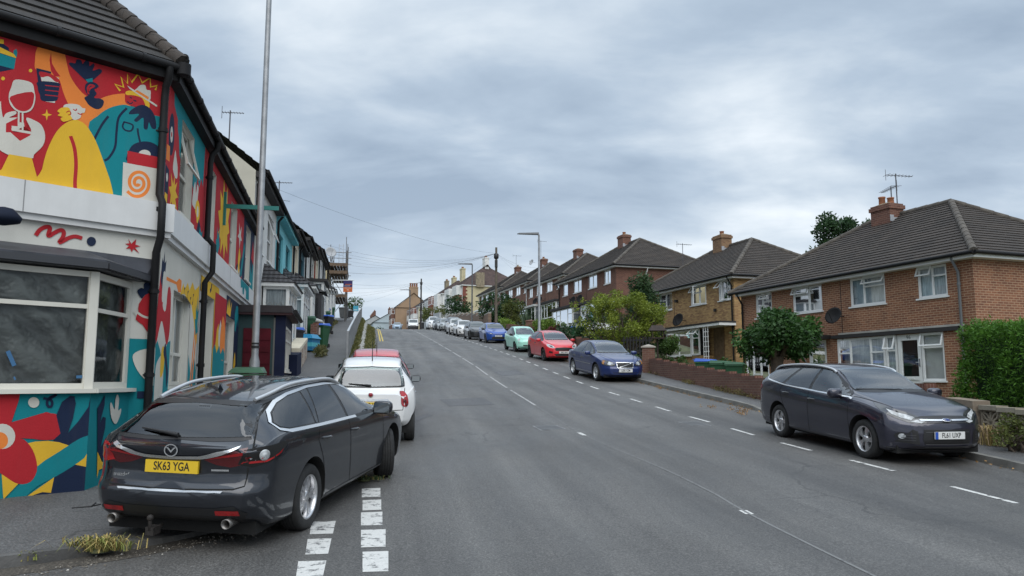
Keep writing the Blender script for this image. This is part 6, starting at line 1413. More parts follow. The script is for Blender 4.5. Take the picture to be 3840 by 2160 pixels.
def mazda():
    pt = paintm('charcoal', (.015, .018, .025), .5, .28)
    hd = R(8.5); c = make(MZ, pt, 'charcoal grey estate car parked half on the corner pavement, its rear light smashed', -2.76, 9.62, hd, steer=R(26))
    rt = c.root
    # the corner lamps: whole on one side, broken open on the other
    lp = [(1.02, .98), (1.20, .955), (1.24, .83), (1.12, .80), (.95, .84), (.78, .935), (.72, .985), (.80, .995)]
    c.panel('tail_light', 'EL', lp, lampred, eps=.006, step=.04); bl = c.panel('broken_tail_light', 'ER', lp, gapm, eps=.005, step=.04)
    p, n = c.cast('ER', 1.02, .905); q = n.to_track_quat('Z', 'Y').to_matrix().to_4x4(); mb = MB(); mw = Matrix.Translation(p + n * .006) @ q
    mb.lathe([(.001, .006), (.020, .006), (.024, .001), (.046, .008), (.052, .0)], 20, 0, mw, cap=False); mb.build('lamp_reflector', lampclear, bl, uv=False)
    c.panel('lens_fragment', 'ER', [(1.22, .835), (1.0, .84), (.84, .90), (.80, .935), (.86, .905), (1.0, .858), (1.2, .855)], lampred, eps=.008)
    r_ = random.Random(3)
    for k in range(9):
        a = 1.02 + r_.uniform(-.02, .17); b = .835 + r_.uniform(0, .055); p, n = c.cast('ER', a, b); v = [p + n * .012 + Vector((r_.uniform(-.025, .025), r_.uniform(-.025, .025), r_.uniform(-.025, .025))) for _ in range(3)]; mb = MB(); mb.poly(v, 0); mb.build('lens_fragment', lampred if k % 3 == 0 else lampclear, bl, uv=False)
    
    plate(c, 'B', .795, 'SK63 YGA', plate_y); badge(c, 'B', 0, .945, .068, chromem, 'ring')
    mb = MB()
    for u in range(7):
        p, n = c.cast('B', .30 + u * .026, .745); 
        if u in (0, 2, 4, 5): mb.box(-.004, .004, -.008, .008, -.012, .012, 0, Matrix.Translation(p + n * .004))
    vs, fs = text_geo('mazda6', .05, 1.1, .0008); p, n = c.cast('B', .52, .70); mb = MB(); mb.add([(p.x - .008, p.y - u, p.z + v) for u, v in vs], fs)
    mb.build('script_badge', chromem, rt, uv=False)
    for sd in (1, -1):
        mb = MB(); P = [c.cast('T', x, sd * y)[0] + Vector((0, 0, d)) for x, y, d in ((-1.86, .50, .008), (-1.6, .535, .045), (-1.2, .55, .062), (-.6, .565, .062), (-.15, .575, .05), (.12, .58, .008))]
        mb.tube([Vector(q) for q in catmull(P, 5, False)], .021, 8); mb.build('roof_rail', mat('rail_silver', (.55, .56, .57), .4, metal=.7), rt, uv=False)
        mb = MB(); mw = Matrix.Translation((-2.40, sd * .56, .31)) @ Matrix.Rotation(R(-90), 4, 'Y'); mb.lathe([(.035, -.2), (.043, 0), (.046, .06), (.038, .06), (.036, -.1)], 18, 0, mw, cap=False); mb.lathe([(.001, -.05), (.037, -.05)], 18, 1, mw, cap=False); mb.build('exhaust', [mat('exhaust_steel', (.20, .19, .18), .4, metal=.8), gapm], rt, uv=False)
    mb = MB(); p = c.cast('T', -1.55, 0)[0]; mb.add([p + Vector(q) for q in ((.16, 0, -.005), (-.06, .028, -.005), (-.06, -.028, -.005), (-.08, 0, .06), (-.04, 0, .058))], [(0, 1, 4), (0, 4, 2), (1, 3, 4), (2, 4, 3), (1, 2, 3)]); mb.build('shark_fin_aerial', pt, rt, uv=False)
    mb = MB(); a, b = c.cast('B', .02, 1.055)[0], c.cast('B', .42, 1.10)[0]; o = Vector((-.03, 0, .012)); mb.tube([a + o, a.lerp(b, .5) + o * 1.3, b + o], [.022, .013, .008], 6); mb.build('rear_wiper', trimm, rt, uv=False)
    mb = MB(); mb.tube([(-2.36, .12, .25), (-2.51, .12, .23), (-2.54, .12, .25), (-2.54, .12, .33)], .018, 8); mb.lathe([(.001, .10)] + [(.03 * math.sin(t), .07 - .03 * math.cos(t)) for t in np.linspace(.1, 3.1, 7)][::-1], 14, 0, Matrix.Translation((-2.54, .12, .285)), cap=False); mb.box(-2.55, -2.44, .08, .16, .2, .27); mb.build('tow_bar', mat('rusty_steel', (.03, .026, .024), .7, metal=.3, var=.4, vs=20), rt, uv=False)
    st = c.panel('sticker', 'B', [(.0 - .03, 1.292), (-.16, 1.283), (-.16, 1.318), (-.03, 1.325)], plate_w, eps=.006)
    mb = MB()
    for k in range(6): p, n = c.cast('B', -.045 - k * .019, 1.302); mb.box(-.002, .002, -.006, .006, -.007, .007, 0, Matrix.Translation(p + n * .008))
    mb.build('sticker_print', plate_k, st, uv=False)
    return c
# --- the other cars
FO = dict(res=5, W=1.82, wb=2.65, wr=.318, rr=.208, tw=.21, spokes=(5, 2, .052), splay=.30, inset=.03, rim=rimm,
    top=[(2.20, .70), (2.13, .77), (1.85, .875), (1.35, .985), (1.02, 1.045), (.92, 1.06), (.35, 1.345), (0, 1.45), (-.4, 1.482), (-1.0, 1.475), (-1.7, 1.425), (-2.02, 1.37), (-2.12, 1.30), (-2.25, 1.07), (-2.33, .96), (-2.37, .93)],
    belt=[(2.2, .62), (1.9, .76), (1.35, .90), (.9, .945), (0, .985), (-1, 1.045), (-1.8, 1.09), (-2.2, 1.03), (-2.37, .90)], bot=[(2.2, .30), (2.05, .20), (1.7, .19), (-1.7, .20), (-2.1, .24), (-2.37, .36)],
    wid=[(2.2, .58), (2.1, .74), (1.95, .83), (1.7, .885), (1.3, .91), (0, .90), (-1.3, .91), (-1.8, .89), (-2.1, .86), (-2.28, .80), (-2.37, .72)], wt=[(2.2, .5), (1.9, .70), (1.05, .77), (.5, .66), (0, .60), (-1.4, .57), (-2.05, .54), (-2.25, .64), (-2.37, .62)],
    fprof=[(.18, .14), (.25, .03), (.34, .0), (.5, .0), (.62, .015), (.72, .06), (.8, .1)], rprof=[(.3, .08), (.45, 0), (.62, 0), (.66, .05), (.95, .05)], kf=.30, kr=.12, mirror=(.70, .965, None, (.10, .125, .085), .13), handles=[(-.15, .845), (-1.02, .90)],
    win=[[(.90, .985), (.55, 1.16), (.20, 1.325), (.02, 1.375), (-.20, 1.388), (-.23, 1.012)], [(-.31, 1.016), (-.28, 1.39), (-.6, 1.395), (-.86, 1.388), (-1.12, 1.06)], [(-1.22, 1.068), (-.96, 1.382), (-1.3, 1.362), (-1.62, 1.33), (-1.86, 1.27), (-1.95, 1.20), (-1.80, 1.135)]],
    pillar=[[(-.23, 1.012), (-.20, 1.388), (-.28, 1.39), (-.31, 1.016)], [(-1.12, 1.06), (-.86, 1.388), (-.96, 1.382), (-1.22, 1.068)]],
    screen=[(-.70, 1.08), (-.35, 1.075), (0, 1.072), (.35, 1.075), (.70, 1.08), (.655, 1.2), (.60, 1.33), (.565, 1.40), (.3, 1.42), (0, 1.425), (-.3, 1.42), (-.565, 1.40), (-.60, 1.33), (-.655, 1.2)],
    gaps=[('S', [(.96, .93), (.95, .7), (.97, .4), (.99, .24)]), ('S', [(-.27, 1.0), (-.28, .7), (-.27, .26)]), ('S', [(-1.16, 1.05), (-1.25, .93), (-1.12, .68), (-1.02, .46), (-.98, .28)]), ('T', [(.98, .80), (1.4, .75), (1.85, .66), (2.03, .50)]), ('T', [(.98, -.80), (1.4, -.75), (1.85, -.66), (2.03, -.50)]), ('D', [(.62, .86), (.66, .70), (.5, .62)])],
    parts=[('headlight', 'D', [(.47, .935), (.62, .90), (.80, .855), (1.0, .80), (1.16, .745), (1.26, .69), (1.27, .655), (1.18, .64), (1.02, .66), (.84, .715), (.66, .80), (.53, .875)], lampdark, dict(eps=.004)),
        ('lamp_reflector', 'D', [(.70, .845), (.86, .80), (1.0, .765), (1.10, .735), (1.06, .69), (.92, .72), (.78, .775)], lampclear, dict(eps=.008)), ('lamp_reflector', 'D', [(1.04, .672), (1.2, .655), (1.245, .68), (1.14, .70)], lampclear, dict(eps=.008)),
        ('upper_grille', 'F', [(-.43, .655), (.43, .655), (.47, .73), (.36, .755), (0, .765), (-.36, .755), (-.47, .73)], trimm, dict(eps=.005)), ('grille_bar', 'F', [(-.42, .69), (.42, .69), (.43, .708), (-.43, .708)], chromem, dict(eps=.014)),
        ('lower_grille', 'F', [(-.36, .265), (.36, .265), (.42, .40), (.40, .56), (-.40, .56), (-.42, .40)], trimm, dict(eps=.005)), ('side_grille', 'F', [(.46, .33), (.76, .36), (.70, .42), (.56, .56), (.49, .53)], trimm, dict(eps=.005)), ('side_grille', 'F', mir([(.46, .33), (.76, .36), (.70, .42), (.56, .56), (.49, .53)]), trimm, dict(eps=.005)),
        ('fog_lamp_bezel', 'D', [(.93 + .10 * math.cos(t), .455 + .055 * math.sin(t)) for t in np.linspace(0, 6.28, 13)[:-1]], trimm, dict(eps=.006)), ('fog_lamp', 'D', [(.94 + .055 * math.cos(t), .45 + .04 * math.sin(t)) for t in np.linspace(0, 6.28, 13)[:-1]], lampclear, dict(eps=.012)),
        ('tail_light', 'E', [(.98, 1.0), (1.04, .93), (1.0, .84), (.90, .84), (.80, .93), (.84, 1.01)], lampred, dict(eps=.005)), ('tail_light', 'S', [(-1.98, .97), (-2.10, 1.04), (-2.24, 1.0), (-2.27, .86), (-2.16, .83), (-2.05, .90)], lampred, dict(eps=.007)), ('side_marker', 'E', [(.92, .60), (1.0, .60), (1.0, .63), (.92, .63)], lampclear, dict(eps=.008)),
        ('front_lip', 'F', [(-.80, .215), (.80, .215), (.82, .25), (-.82, .25)], trimm, dict(eps=.004)), ('wiper', 'F', [(-.62, 1.078), (.2, 1.072), (.2, 1.085), (-.62, 1.095)], trimm, dict(eps=.02))],
    lines=[('window_trim', [('S', [(1.0, .945), (.9, .965), (0, .99), (-1.1, 1.04), (-1.8, 1.115), (-1.98, 1.20)])], .020, chromem, .008), ('grille_slat', [('F', [(-.38, z), (.38, z)]) for z in (.30, .335, .52)] + [('F', [(a * .52, z), (a * (.74 - (z - .36) * .7), z)]) for a in (1, -1) for z in (.39, .43, .47)], .010, mat('slat_grey', (.06, .06, .065), .4), .012), ('lip_line', [('F', [(-.82, .262), (-.40, .235), (.40, .235), (.82, .262)])], .012, mat('slat_grey', (.06, .06, .065), .4), .01)])
def focus():
    pt = paintm('ink', (.026, .026, .043), .45, .26); hd = R(180 - 10.5)
    c = make(FO, pt, 'dark grey estate car with silver roof rails, parked nearest on the right', 6.40, 14.35, hd)
    rt = c.root; plate(c, 'F', .475, 'FL61 UXP', plate_w, blue=True); badge(c, 'F', 0, .70, .085, [chromem, mat('badge_blue', (.01, .03, .15), .3)], 'oval')
    vs, fs = text_geo('Ford', .05, 1.2, .0008); p, n = c.cast('F', 0, .70); mb = MB(); mb.add([(p.x + .018, u, p.z + v) for u, v in vs], fs); mb.build('badge_lettering', plate_w, rt, uv=False)
    for sd in (1, -1):
        mb = MB(); P = [c.cast('T', x, sd * y)[0] + Vector((0, 0, d)) for x, y, d in ((.20, .60, .006), (0.05, .60, .045), (-.4, .60, .062), (-1.0, .59, .062), (-1.6, .57, .055), (-1.85, .55, .04), (-1.98, .54, .004))]
        mb.tube([Vector(q) for q in catmull(P, 5, False)], .022, 8); mb.build('roof_rail', mat('rail_silver', (.55, .56, .57), .4, metal=.7), rt, uv=False)
    mb = MB(); p = c.cast('T', -1.75, 0)[0]; mb.tube([p, p + Vector((-.12, 0, .14))], [.012, .005], 6); mb.build('roof_aerial', trimm, rt, uv=False)
F5 = dict(seats=(-.15, -.80), W=1.63, wb=2.30, wr=.285, rr=.185, tw=.185, spokes=(7, 1, .05), inset=.02,
    top=[(1.86, .66), (1.79, .76), (1.6, .86), (1.2, .95), (.92, 1.0), (.80, 1.02), (.28, 1.345), (0, 1.445), (-.35, 1.488), (-.8, 1.465), (-1.15, 1.395), (-1.28, 1.345), (-1.50, 1.06), (-1.60, .95), (-1.67, .90), (-1.70, .88)],
    belt=[(1.86, .60), (1.6, .76), (1.2, .88), (.8, .93), (0, .955), (-1, .985), (-1.4, .96), (-1.7, .82)], bot=[(1.86, .30), (1.7, .20), (1.4, .19), (-1.3, .20), (-1.55, .26), (-1.7, .36)],
    wid=[(1.86, .50), (1.76, .64), (1.55, .745), (1.15, .80), (0, .81), (-1.1, .815), (-1.4, .785), (-1.6, .70), (-1.7, .60)], wt=[(1.86, .42), (1.5, .60), (.95, .68), (.4, .61), (0, .57), (-.8, .54), (-1.25, .52), (-1.45, .58), (-1.7, .50)],
    fprof=[(.2, .1), (.35, 0), (.6, .01), (.75, .05)], rprof=[(.25, .1), (.4, 0), (.6, .01), (.9, .05)], kf=.30, kr=.24, mirror=(.58, .95, None, (.07, .10, .07), .11), handles=[(-.25, .80)], hm=chromem,
    win=[[(.74, .965), (.35, 1.2), (.08, 1.33), (-.18, 1.385), (-.30, 1.39), (-.34, .985)], [(-.42, .988), (-.38, 1.392), (-.75, 1.37), (-1.02, 1.31), (-1.12, 1.20), (-1.02, 1.03)]],
    screen=[(-.60, 1.045), (0, 1.035), (.60, 1.045), (.56, 1.2), (.52, 1.36), (0, 1.40), (-.52, 1.36), (-.56, 1.2)], rear=[(-.59, 1.02), (0, 1.0), (.59, 1.02), (.56, 1.16), (.52, 1.315), (.3, 1.335), (0, 1.34), (-.3, 1.335), (-.52, 1.315), (-.56, 1.16)], rearg=carglass,
    gaps=[('S', [(.86, .93), (.84, .6), (.86, .3)]), ('S', [(-.38, .97), (-.42, .6), (-.38, .28)]), ('B', [(-.60, .98), (-.57, .60), (0, .585), (.57, .60), (.60, .98)]), ('T', [(.9, .64), (1.35, .60), (1.66, .42), (1.72, 0), (1.66, -.42), (1.35, -.60), (.9, -.64)])],
    parts=[('headlight', 'D', [(.68 + .075 * math.cos(t), .74 + .075 * math.sin(t)) for t in np.linspace(0, 6.28, 17)[:-1]], lampclear, dict(eps=.012)), ('fog_lamp', 'D', [(.72 + .045 * math.cos(t), .575 + .04 * math.sin(t)) for t in np.linspace(0, 6.28, 13)[:-1]], lampclear, dict(eps=.012)),
        ('lower_grille', 'F', [(-.40, .36), (.40, .36), (.43, .44), (-.43, .44)], trimm, dict(eps=.006)), ('chrome_bar', 'F', [(-.22, .70), (.22, .70), (.2, .715), (-.2, .715)], chromem, dict(eps=.01)),
        ('tail_light', 'E', [(.62, .90), (.60, .72), (.64, .66), (.72, .66), (.755, .72), (.73, .90), (.68, .925)], lampred, dict(eps=.01, sm=3)), ('lamp_reflector', 'E', [(.685 + .03 * math.cos(t), .75 + .03 * math.sin(t)) for t in np.linspace(0, 6.28, 11)[:-1]], lampdred, dict(eps=.016)), ('reverse_lamp', 'E', [(.655 + .02 * math.cos(t), .69 + .02 * math.sin(t)) for t in np.linspace(0, 6.28, 11)[:-1]], lampdark, dict(eps=.016)),
        ('tail_trim', 'B', [(-.32, .765), (.32, .765), (.31, .80), (-.31, .80)], chromem, dict(eps=.02)), ('spoiler', 'B', [(-.5, 1.35), (0, 1.37), (.5, 1.35), (.5, 1.325), (0, 1.345), (-.5, 1.325)], None, dict(eps=.02)), ('bumper_lower', 'B', [(-.5, .28), (.5, .28), (.52, .36), (-.52, .36)], trimm, dict(eps=.006))],
    lines=[('window_trim', [('S', [(.82, .945), (0, .968), (-1.0, 1.0)])], .014, chromem, .006)])
def variant(sp, paint, **k):
    q = dict(sp); q.update(k); q['parts'] = [(a, b, p, m or paint, *r) for a, b, p, m, *r in q.get('parts', [])]; return q
def fiat_extra(c, rear=True, txt='GX12 LWB'):
    rt = c.root
    if rear:
        plate(c, 'B', .69, txt, plate_y); badge(c, 'B', 0, .875, .045, [chromem, mat('badge_red', (.25, .01, .02), .3)], 'disc')
        mb = MB(); a, b = c.cast('B', .0, 1.03)[0], c.cast('B', .40, 1.06)[0]; o = Vector((-.03, 0, .0)); mb.tube([a + o, a.lerp(b, .5) + o * 1.3, b + o], [.018, .011, .007], 6); mb.build('rear_wiper', trimm, rt, uv=False)
    mb = MB(); p = c.cast('T', -.95 if rear else -.9, 0)[0]; mb.tube([p, p + Vector((-.16, 0, .36))], [.010, .004], 6); mb.build('roof_aerial', trimm, rt, uv=False)
V4 = dict(W=1.77, wb=2.64, wr=.318, rr=.218, tw=.205, spokes=(5, 2, .055), splay=.3, inset=.02, rim=mat('bright_alloy', (.60, .61, .62), .3, metal=.8),
    top=[(2.15, .70), (2.08, .77), (1.75, .885), (1.25, .97), (1.0, 1.0), (.92, 1.015), (.35, 1.315), (0, 1.41), (-.4, 1.45), (-.9, 1.425), (-1.3, 1.335), (-1.72, 1.12), (-1.85, 1.075), (-2.15, 1.04), (-2.27, .98), (-2.31, .94)],
    belt=[(2.15, .64), (1.7, .80), (1.2, .90), (.8, .93), (0, .955), (-1, .98), (-1.8, .985), (-2.31, .86)], bot=[(2.15, .30), (2.0, .20), (1.7, .19), (-1.7, .2), (-2.1, .25), (-2.31, .38)],
    wid=[(2.15, .58), (2.05, .70), (1.9, .79), (1.6, .855), (1.2, .885), (0, .88), (-1.3, .885), (-1.8, .86), (-2.1, .80), (-2.25, .72), (-2.31, .65)], wt=[(2.15, .5), (1.7, .66), (1.05, .72), (.5, .62), (0, .57), (-.9, .55), (-1.4, .56), (-1.8, .64), (-2.31, .56)],
    fprof=[(.2, .1), (.3, 0), (.5, .0), (.58, .03), (.75, .05)], rprof=[(.3, .08), (.5, 0), (.9, .04)], kf=.26, mirror=(.66, .95, None, (.09, .115, .075), .12), handles=[(-.15, .82), (-1.02, .84)],
    win=[[(.82, .965), (.45, 1.16), (.15, 1.28), (-.05, 1.335), (-.20, 1.35), (-.23, .975)], [(-.31, .978), (-.28, 1.355), (-.6, 1.36), (-.90, 1.33), (-1.16, 1.20), (-1.12, .995)], [(-1.19, .998), (-1.22, 1.17), (-1.42, 1.06), (-1.40, 1.01)]],
    screen=[(-.65, 1.035), (0, 1.025), (.65, 1.035), (.60, 1.2), (.55, 1.35), (0, 1.385), (-.55, 1.35), (-.60, 1.2)], rear=rect(-.5, .5, 1.13, 1.30), rearg=carglass,
    gaps=[('S', [(.92, .92), (.90, .6), (.94, .25)]), ('S', [(-.27, .97), (-.28, .6), (-.26, .26)]), ('S', [(-1.16, .98), (-1.2, .85), (-1.05, .6), (-.98, .3)]), ('T', [(1.0, .70), (1.6, .55), (2.0, .34)]), ('T', [(1.0, -.70), (1.6, -.55), (2.0, -.34)])],
    parts=[('headlight', 'D', [(.68, .80), (.85, .79), (1.08, .74), (1.19, .70), (1.19, .61), (1.04, .60), (.82, .62), (.70, .66)], lampdark, dict(eps=.005, sm=2)), ('lamp_reflector', 'D', [(.95, .755), (1.10, .725), (1.15, .66), (1.02, .63), (.93, .66)], lampclear, dict(eps=.009)), ('indicator', 'D', [(.72, .78), (.80, .78), (.80, .65), (.73, .67)], mat('amber_lamp', (.35, .16, .05), .15), dict(eps=.009)),
        ('grille_surround', 'F', [(-.34, .735), (.34, .735), (.31, .54), (.26, .52), (-.26, .52), (-.31, .54)], chromem, dict(eps=.010)), ('grille', 'F', [(-.31, .715), (.31, .715), (.285, .555), (.25, .54), (-.25, .54), (-.285, .555)], trimm, dict(eps=.015)), ('lower_grille', 'F', [(-.42, .28), (.42, .28), (.46, .37), (-.46, .37)], trimm, dict(eps=.006))],
    lines=[('grille_slash', [('F', [(-.22, .555), (.22, .70)])], .022, chromem, .022), ('door_strip', [('S', [(.85, .60), (-1.0, .62)])], .022, mat('strip_silver', (.4, .4, .42), .3, metal=.6), .008), ('sill_strip', [('S', [(.9, .30), (-.95, .30)])], .02, mat('strip_silver', (.4, .4, .42), .3, metal=.6), .008)])
FI = dict(W=1.735, wb=2.49, wr=.315, rr=.215, tw=.205, spokes=(5, 2, .05), inset=.02, rim=rimd,
    top=[(2.05, .72), (1.98, .80), (1.65, .90), (1.2, .995), (1.0, 1.03), (.92, 1.045), (.32, 1.365), (0, 1.445), (-.4, 1.478), (-.9, 1.45), (-1.35, 1.385), (-1.52, 1.335), (-1.75, 1.08), (-1.87, .98), (-1.97, .94)],
    belt=[(2.05, .64), (1.6, .82), (1.2, .90), (.8, .94), (0, .985), (-1, 1.06), (-1.5, 1.07), (-1.97, .88)], bot=[(2.05, .28), (1.9, .19), (1.6, .18), (-1.5, .19), (-1.8, .25), (-1.97, .36)],
    wid=[(2.05, .56), (1.96, .69), (1.8, .785), (1.55, .845), (1.2, .87), (0, .862), (-1.2, .87), (-1.55, .84), (-1.8, .77), (-1.97, .66)], wt=[(2.05, .46), (1.6, .66), (1.0, .73), (.4, .62), (0, .57), (-.9, .54), (-1.5, .52), (-1.7, .60), (-1.97, .54)],
    fprof=[(.18, .1), (.28, .0), (.5, .0), (.68, .02), (.8, .06)], rprof=[(.3, .08), (.5, 0), (.9, .05)], kf=.28, kr=.14, mirror=(.68, .97, None, (.085, .115, .08), .12), handles=[(-.12, .86), (-.95, .92)],
    win=[[(.86, .985), (.45, 1.2), (.15, 1.325), (-.05, 1.37), (-.20, 1.38), (-.23, 1.01)], [(-.31, 1.015), (-.28, 1.383), (-.6, 1.385), (-.95, 1.35), (-1.22, 1.255), (-1.30, 1.19), (-1.12, 1.08)]],
    screen=[(-.65, 1.065), (0, 1.055), (.65, 1.065), (.61, 1.22), (.56, 1.37), (0, 1.405), (-.56, 1.37), (-.61, 1.22)], rear=[(-.56, 1.06), (.56, 1.06), (.5, 1.30), (-.5, 1.30)],
    gaps=[('S', [(.95, .93), (.93, .6), (.96, .25)]), ('S', [(-.27, 1.0), (-.28, .6), (-.26, .26)]), ('S', [(-1.1, 1.07), (-1.12, .9), (-1.0, .6), (-.92, .3)]), ('T', [(1.0, .70), (1.5, .68), (1.85, .50)]), ('T', [(1.0, -.70), (1.5, -.68), (1.85, -.50)])],
    parts=[('headlight', 'D', [(.56, .865), (.70, .85), (.9, .80), (1.03, .735), (1.06, .69), (.95, .675), (.78, .70), (.64, .76)], lampclear, dict(eps=.006)), ('lamp_reflector', 'D', [(.72, .80), (.88, .77), (.97, .71), (.84, .715)], lampdark, dict(eps=.010)), ('grille', 'F', [(-.46, .64), (-.40, .70), (0, .72), (.40, .70), (.46, .64), (.40, .545), (-.40, .545)], trimm, dict(eps=.008)), ('lower_grille', 'F', [(-.40, .29), (.40, .29), (.50, .38), (.34, .41), (-.34, .41), (-.50, .38)], trimm, dict(eps=.006)), ('fog_vent', 'F', [(.56, .42), (.72, .44), (.70, .54), (.56, .50)], trimm, dict(eps=.006)), ('fog_vent', 'F', mir([(.56, .42), (.72, .44), (.70, .54), (.56, .50)]), trimm, dict(eps=.006)),
        ('tail_light', 'E', [(.78, 1.0), (.86, .95), (.86, .75), (.78, .78)], lampred, dict(eps=.006))])
def hatch(**k):      # a plainer hatchback front for the smaller cars further up
    q = dict(FI); q.update(k); return q
CO_parts = [('visor_grille', 'F', [(-.60, .66), (.60, .66), (.64, .735), (-.64, .735)], trimm, dict(eps=.008)), ('headlight', 'D', [(.86, .75), (.98, .74), (1.02, .69), (.88, .70)], lampclear, dict(eps=.012)), ('lower_grille', 'F', [(-.46, .30), (.46, .30), (.52, .42), (.40, .50), (-.40, .50), (-.52, .42)], trimm, dict(eps=.006)), ('headlight', 'D', [(.62, .80), (.86, .765), (.86, .71), (.7, .74)], lampdark, dict(eps=.006))]
I3_parts = [('headlight', 'D', [(.50, .87), (.72, .83), (.96, .76), (1.03, .70), (.85, .69), (.66, .76)], lampdark, dict(eps=.006)), ('grille', 'F', [(-.40, .56), (.40, .56), (.26, .33), (-.26, .33)], trimm, dict(eps=.008)), ('upper_grille', 'F', [(-.36, .64), (.36, .64), (.34, .69), (-.34, .69)], trimm, dict(eps=.008)), ('fog_vent', 'F', [(.50, .34), (.72, .38), (.70, .50), (.60, .44)], trimm, dict(eps=.008)), ('fog_vent', 'F', mir([(.50, .34), (.72, .38), (.70, .50), (.60, .44)]), trimm, dict(eps=.008))]
def taller(sp, k, rc=0):
    q = dict(sp)
    for key in ('top', 'belt', 'bot'): q[key] = [(x, z * k) for x, z in sp[key]]
    for key in ('win', 'screen', 'rear'):
        if key in sp: q[key] = [[(a, b * k) for a, b in w_] for w_ in sp[key]] if key == 'win' else [(a, b * k) for a, b in sp[key]]
    q['gaps'] = [(v, [(a, b * k) if v != 'T' else (a, b) for a, b in p]) for v, p in sp['gaps']]
    q['parts'] = [(a, v, [(u, z * k) if v != 'T' else (u, z) for u, z in p], *r) for a, v, p, *r in q['parts']]
    q['fprof'] = [(z * k, d) for z, d in sp['fprof']]; q['rprof'] = [(z * k, d) for z, d in sp['rprof']]
    m = sp['mirror']; q['mirror'] = (m[0], m[1] * k, *m[2:]); q['handles'] = [(x, z * k) for x, z in sp['handles']]; q['wr'] = sp['wr'] * (1 + (k - 1) * .8); q['rr'] = sp['rr'] * (1 + (k - 1) * .8); return q
VA = dict(W=1.92, wb=3.1, wr=.33, rr=.2, tw=.205, spokes=(6, 1, .07), inset=.03, rim=mat('steel_trim', (.3, .3, .31), .4, metal=.5),
    top=[(2.42, .88), (2.34, 1.02), (2.05, 1.14), (1.78, 1.22), (1.2, 1.76), (1.02, 1.86), (.7, 1.93), (0, 1.965), (-2.0, 1.955), (-2.3, 1.93), (-2.4, 1.88)], belt=[(2.42, .75), (1.9, 1.0), (1.4, 1.08), (0, 1.1), (-2.4, 1.1)], bot=[(2.42, .32), (2.2, .22), (-2.2, .24), (-2.4, .36)],
    wid=[(2.42, .70), (2.3, .84), (2.0, .93), (1.5, .955), (-1.8, .955), (-2.3, .93), (-2.4, .88)], wt=[(2.42, .62), (1.9, .82), (1.2, .80), (.6, .78), (-2.4, .76)], kf=.2, fprof=[(.2, .08), (.4, 0), (.7, .0), (.95, .06)], mirror=(1.5, 1.12, trimm, (.09, .12, .14), .14), handles=[(.35, 1.0)],
    win=[[(1.62, 1.14), (1.22, 1.56), (1.0, 1.68), (.42, 1.70), (.40, 1.13)]], screen=[(-.80, 1.27), (0, 1.25), (.80, 1.27), (.74, 1.7), (.70, 1.78), (0, 1.83), (-.70, 1.78), (-.74, 1.7)], gaps=[('S', [(.36, 1.72), (.34, 1.1), (.4, .3)]), ('S', [(1.4, 1.1), (1.3, .6), (1.25, .3)])],
    parts=[('headlight', 'D', [(.85, 1.0), (1.05, .95), (1.15, .84), (1.0, .82), (.88, .88)], lampclear, dict(eps=.008)), ('bumper', 'F', [(-.86, .28), (.86, .28), (.9, .5), (.86, .72), (.6, .66), (-.6, .66), (-.86, .72), (-.9, .5)], trimm, dict(eps=.008)), ('grille', 'F', [(-.5, .74), (.5, .74), (.55, .82), (-.55, .82)], trimm, dict(eps=.010))])
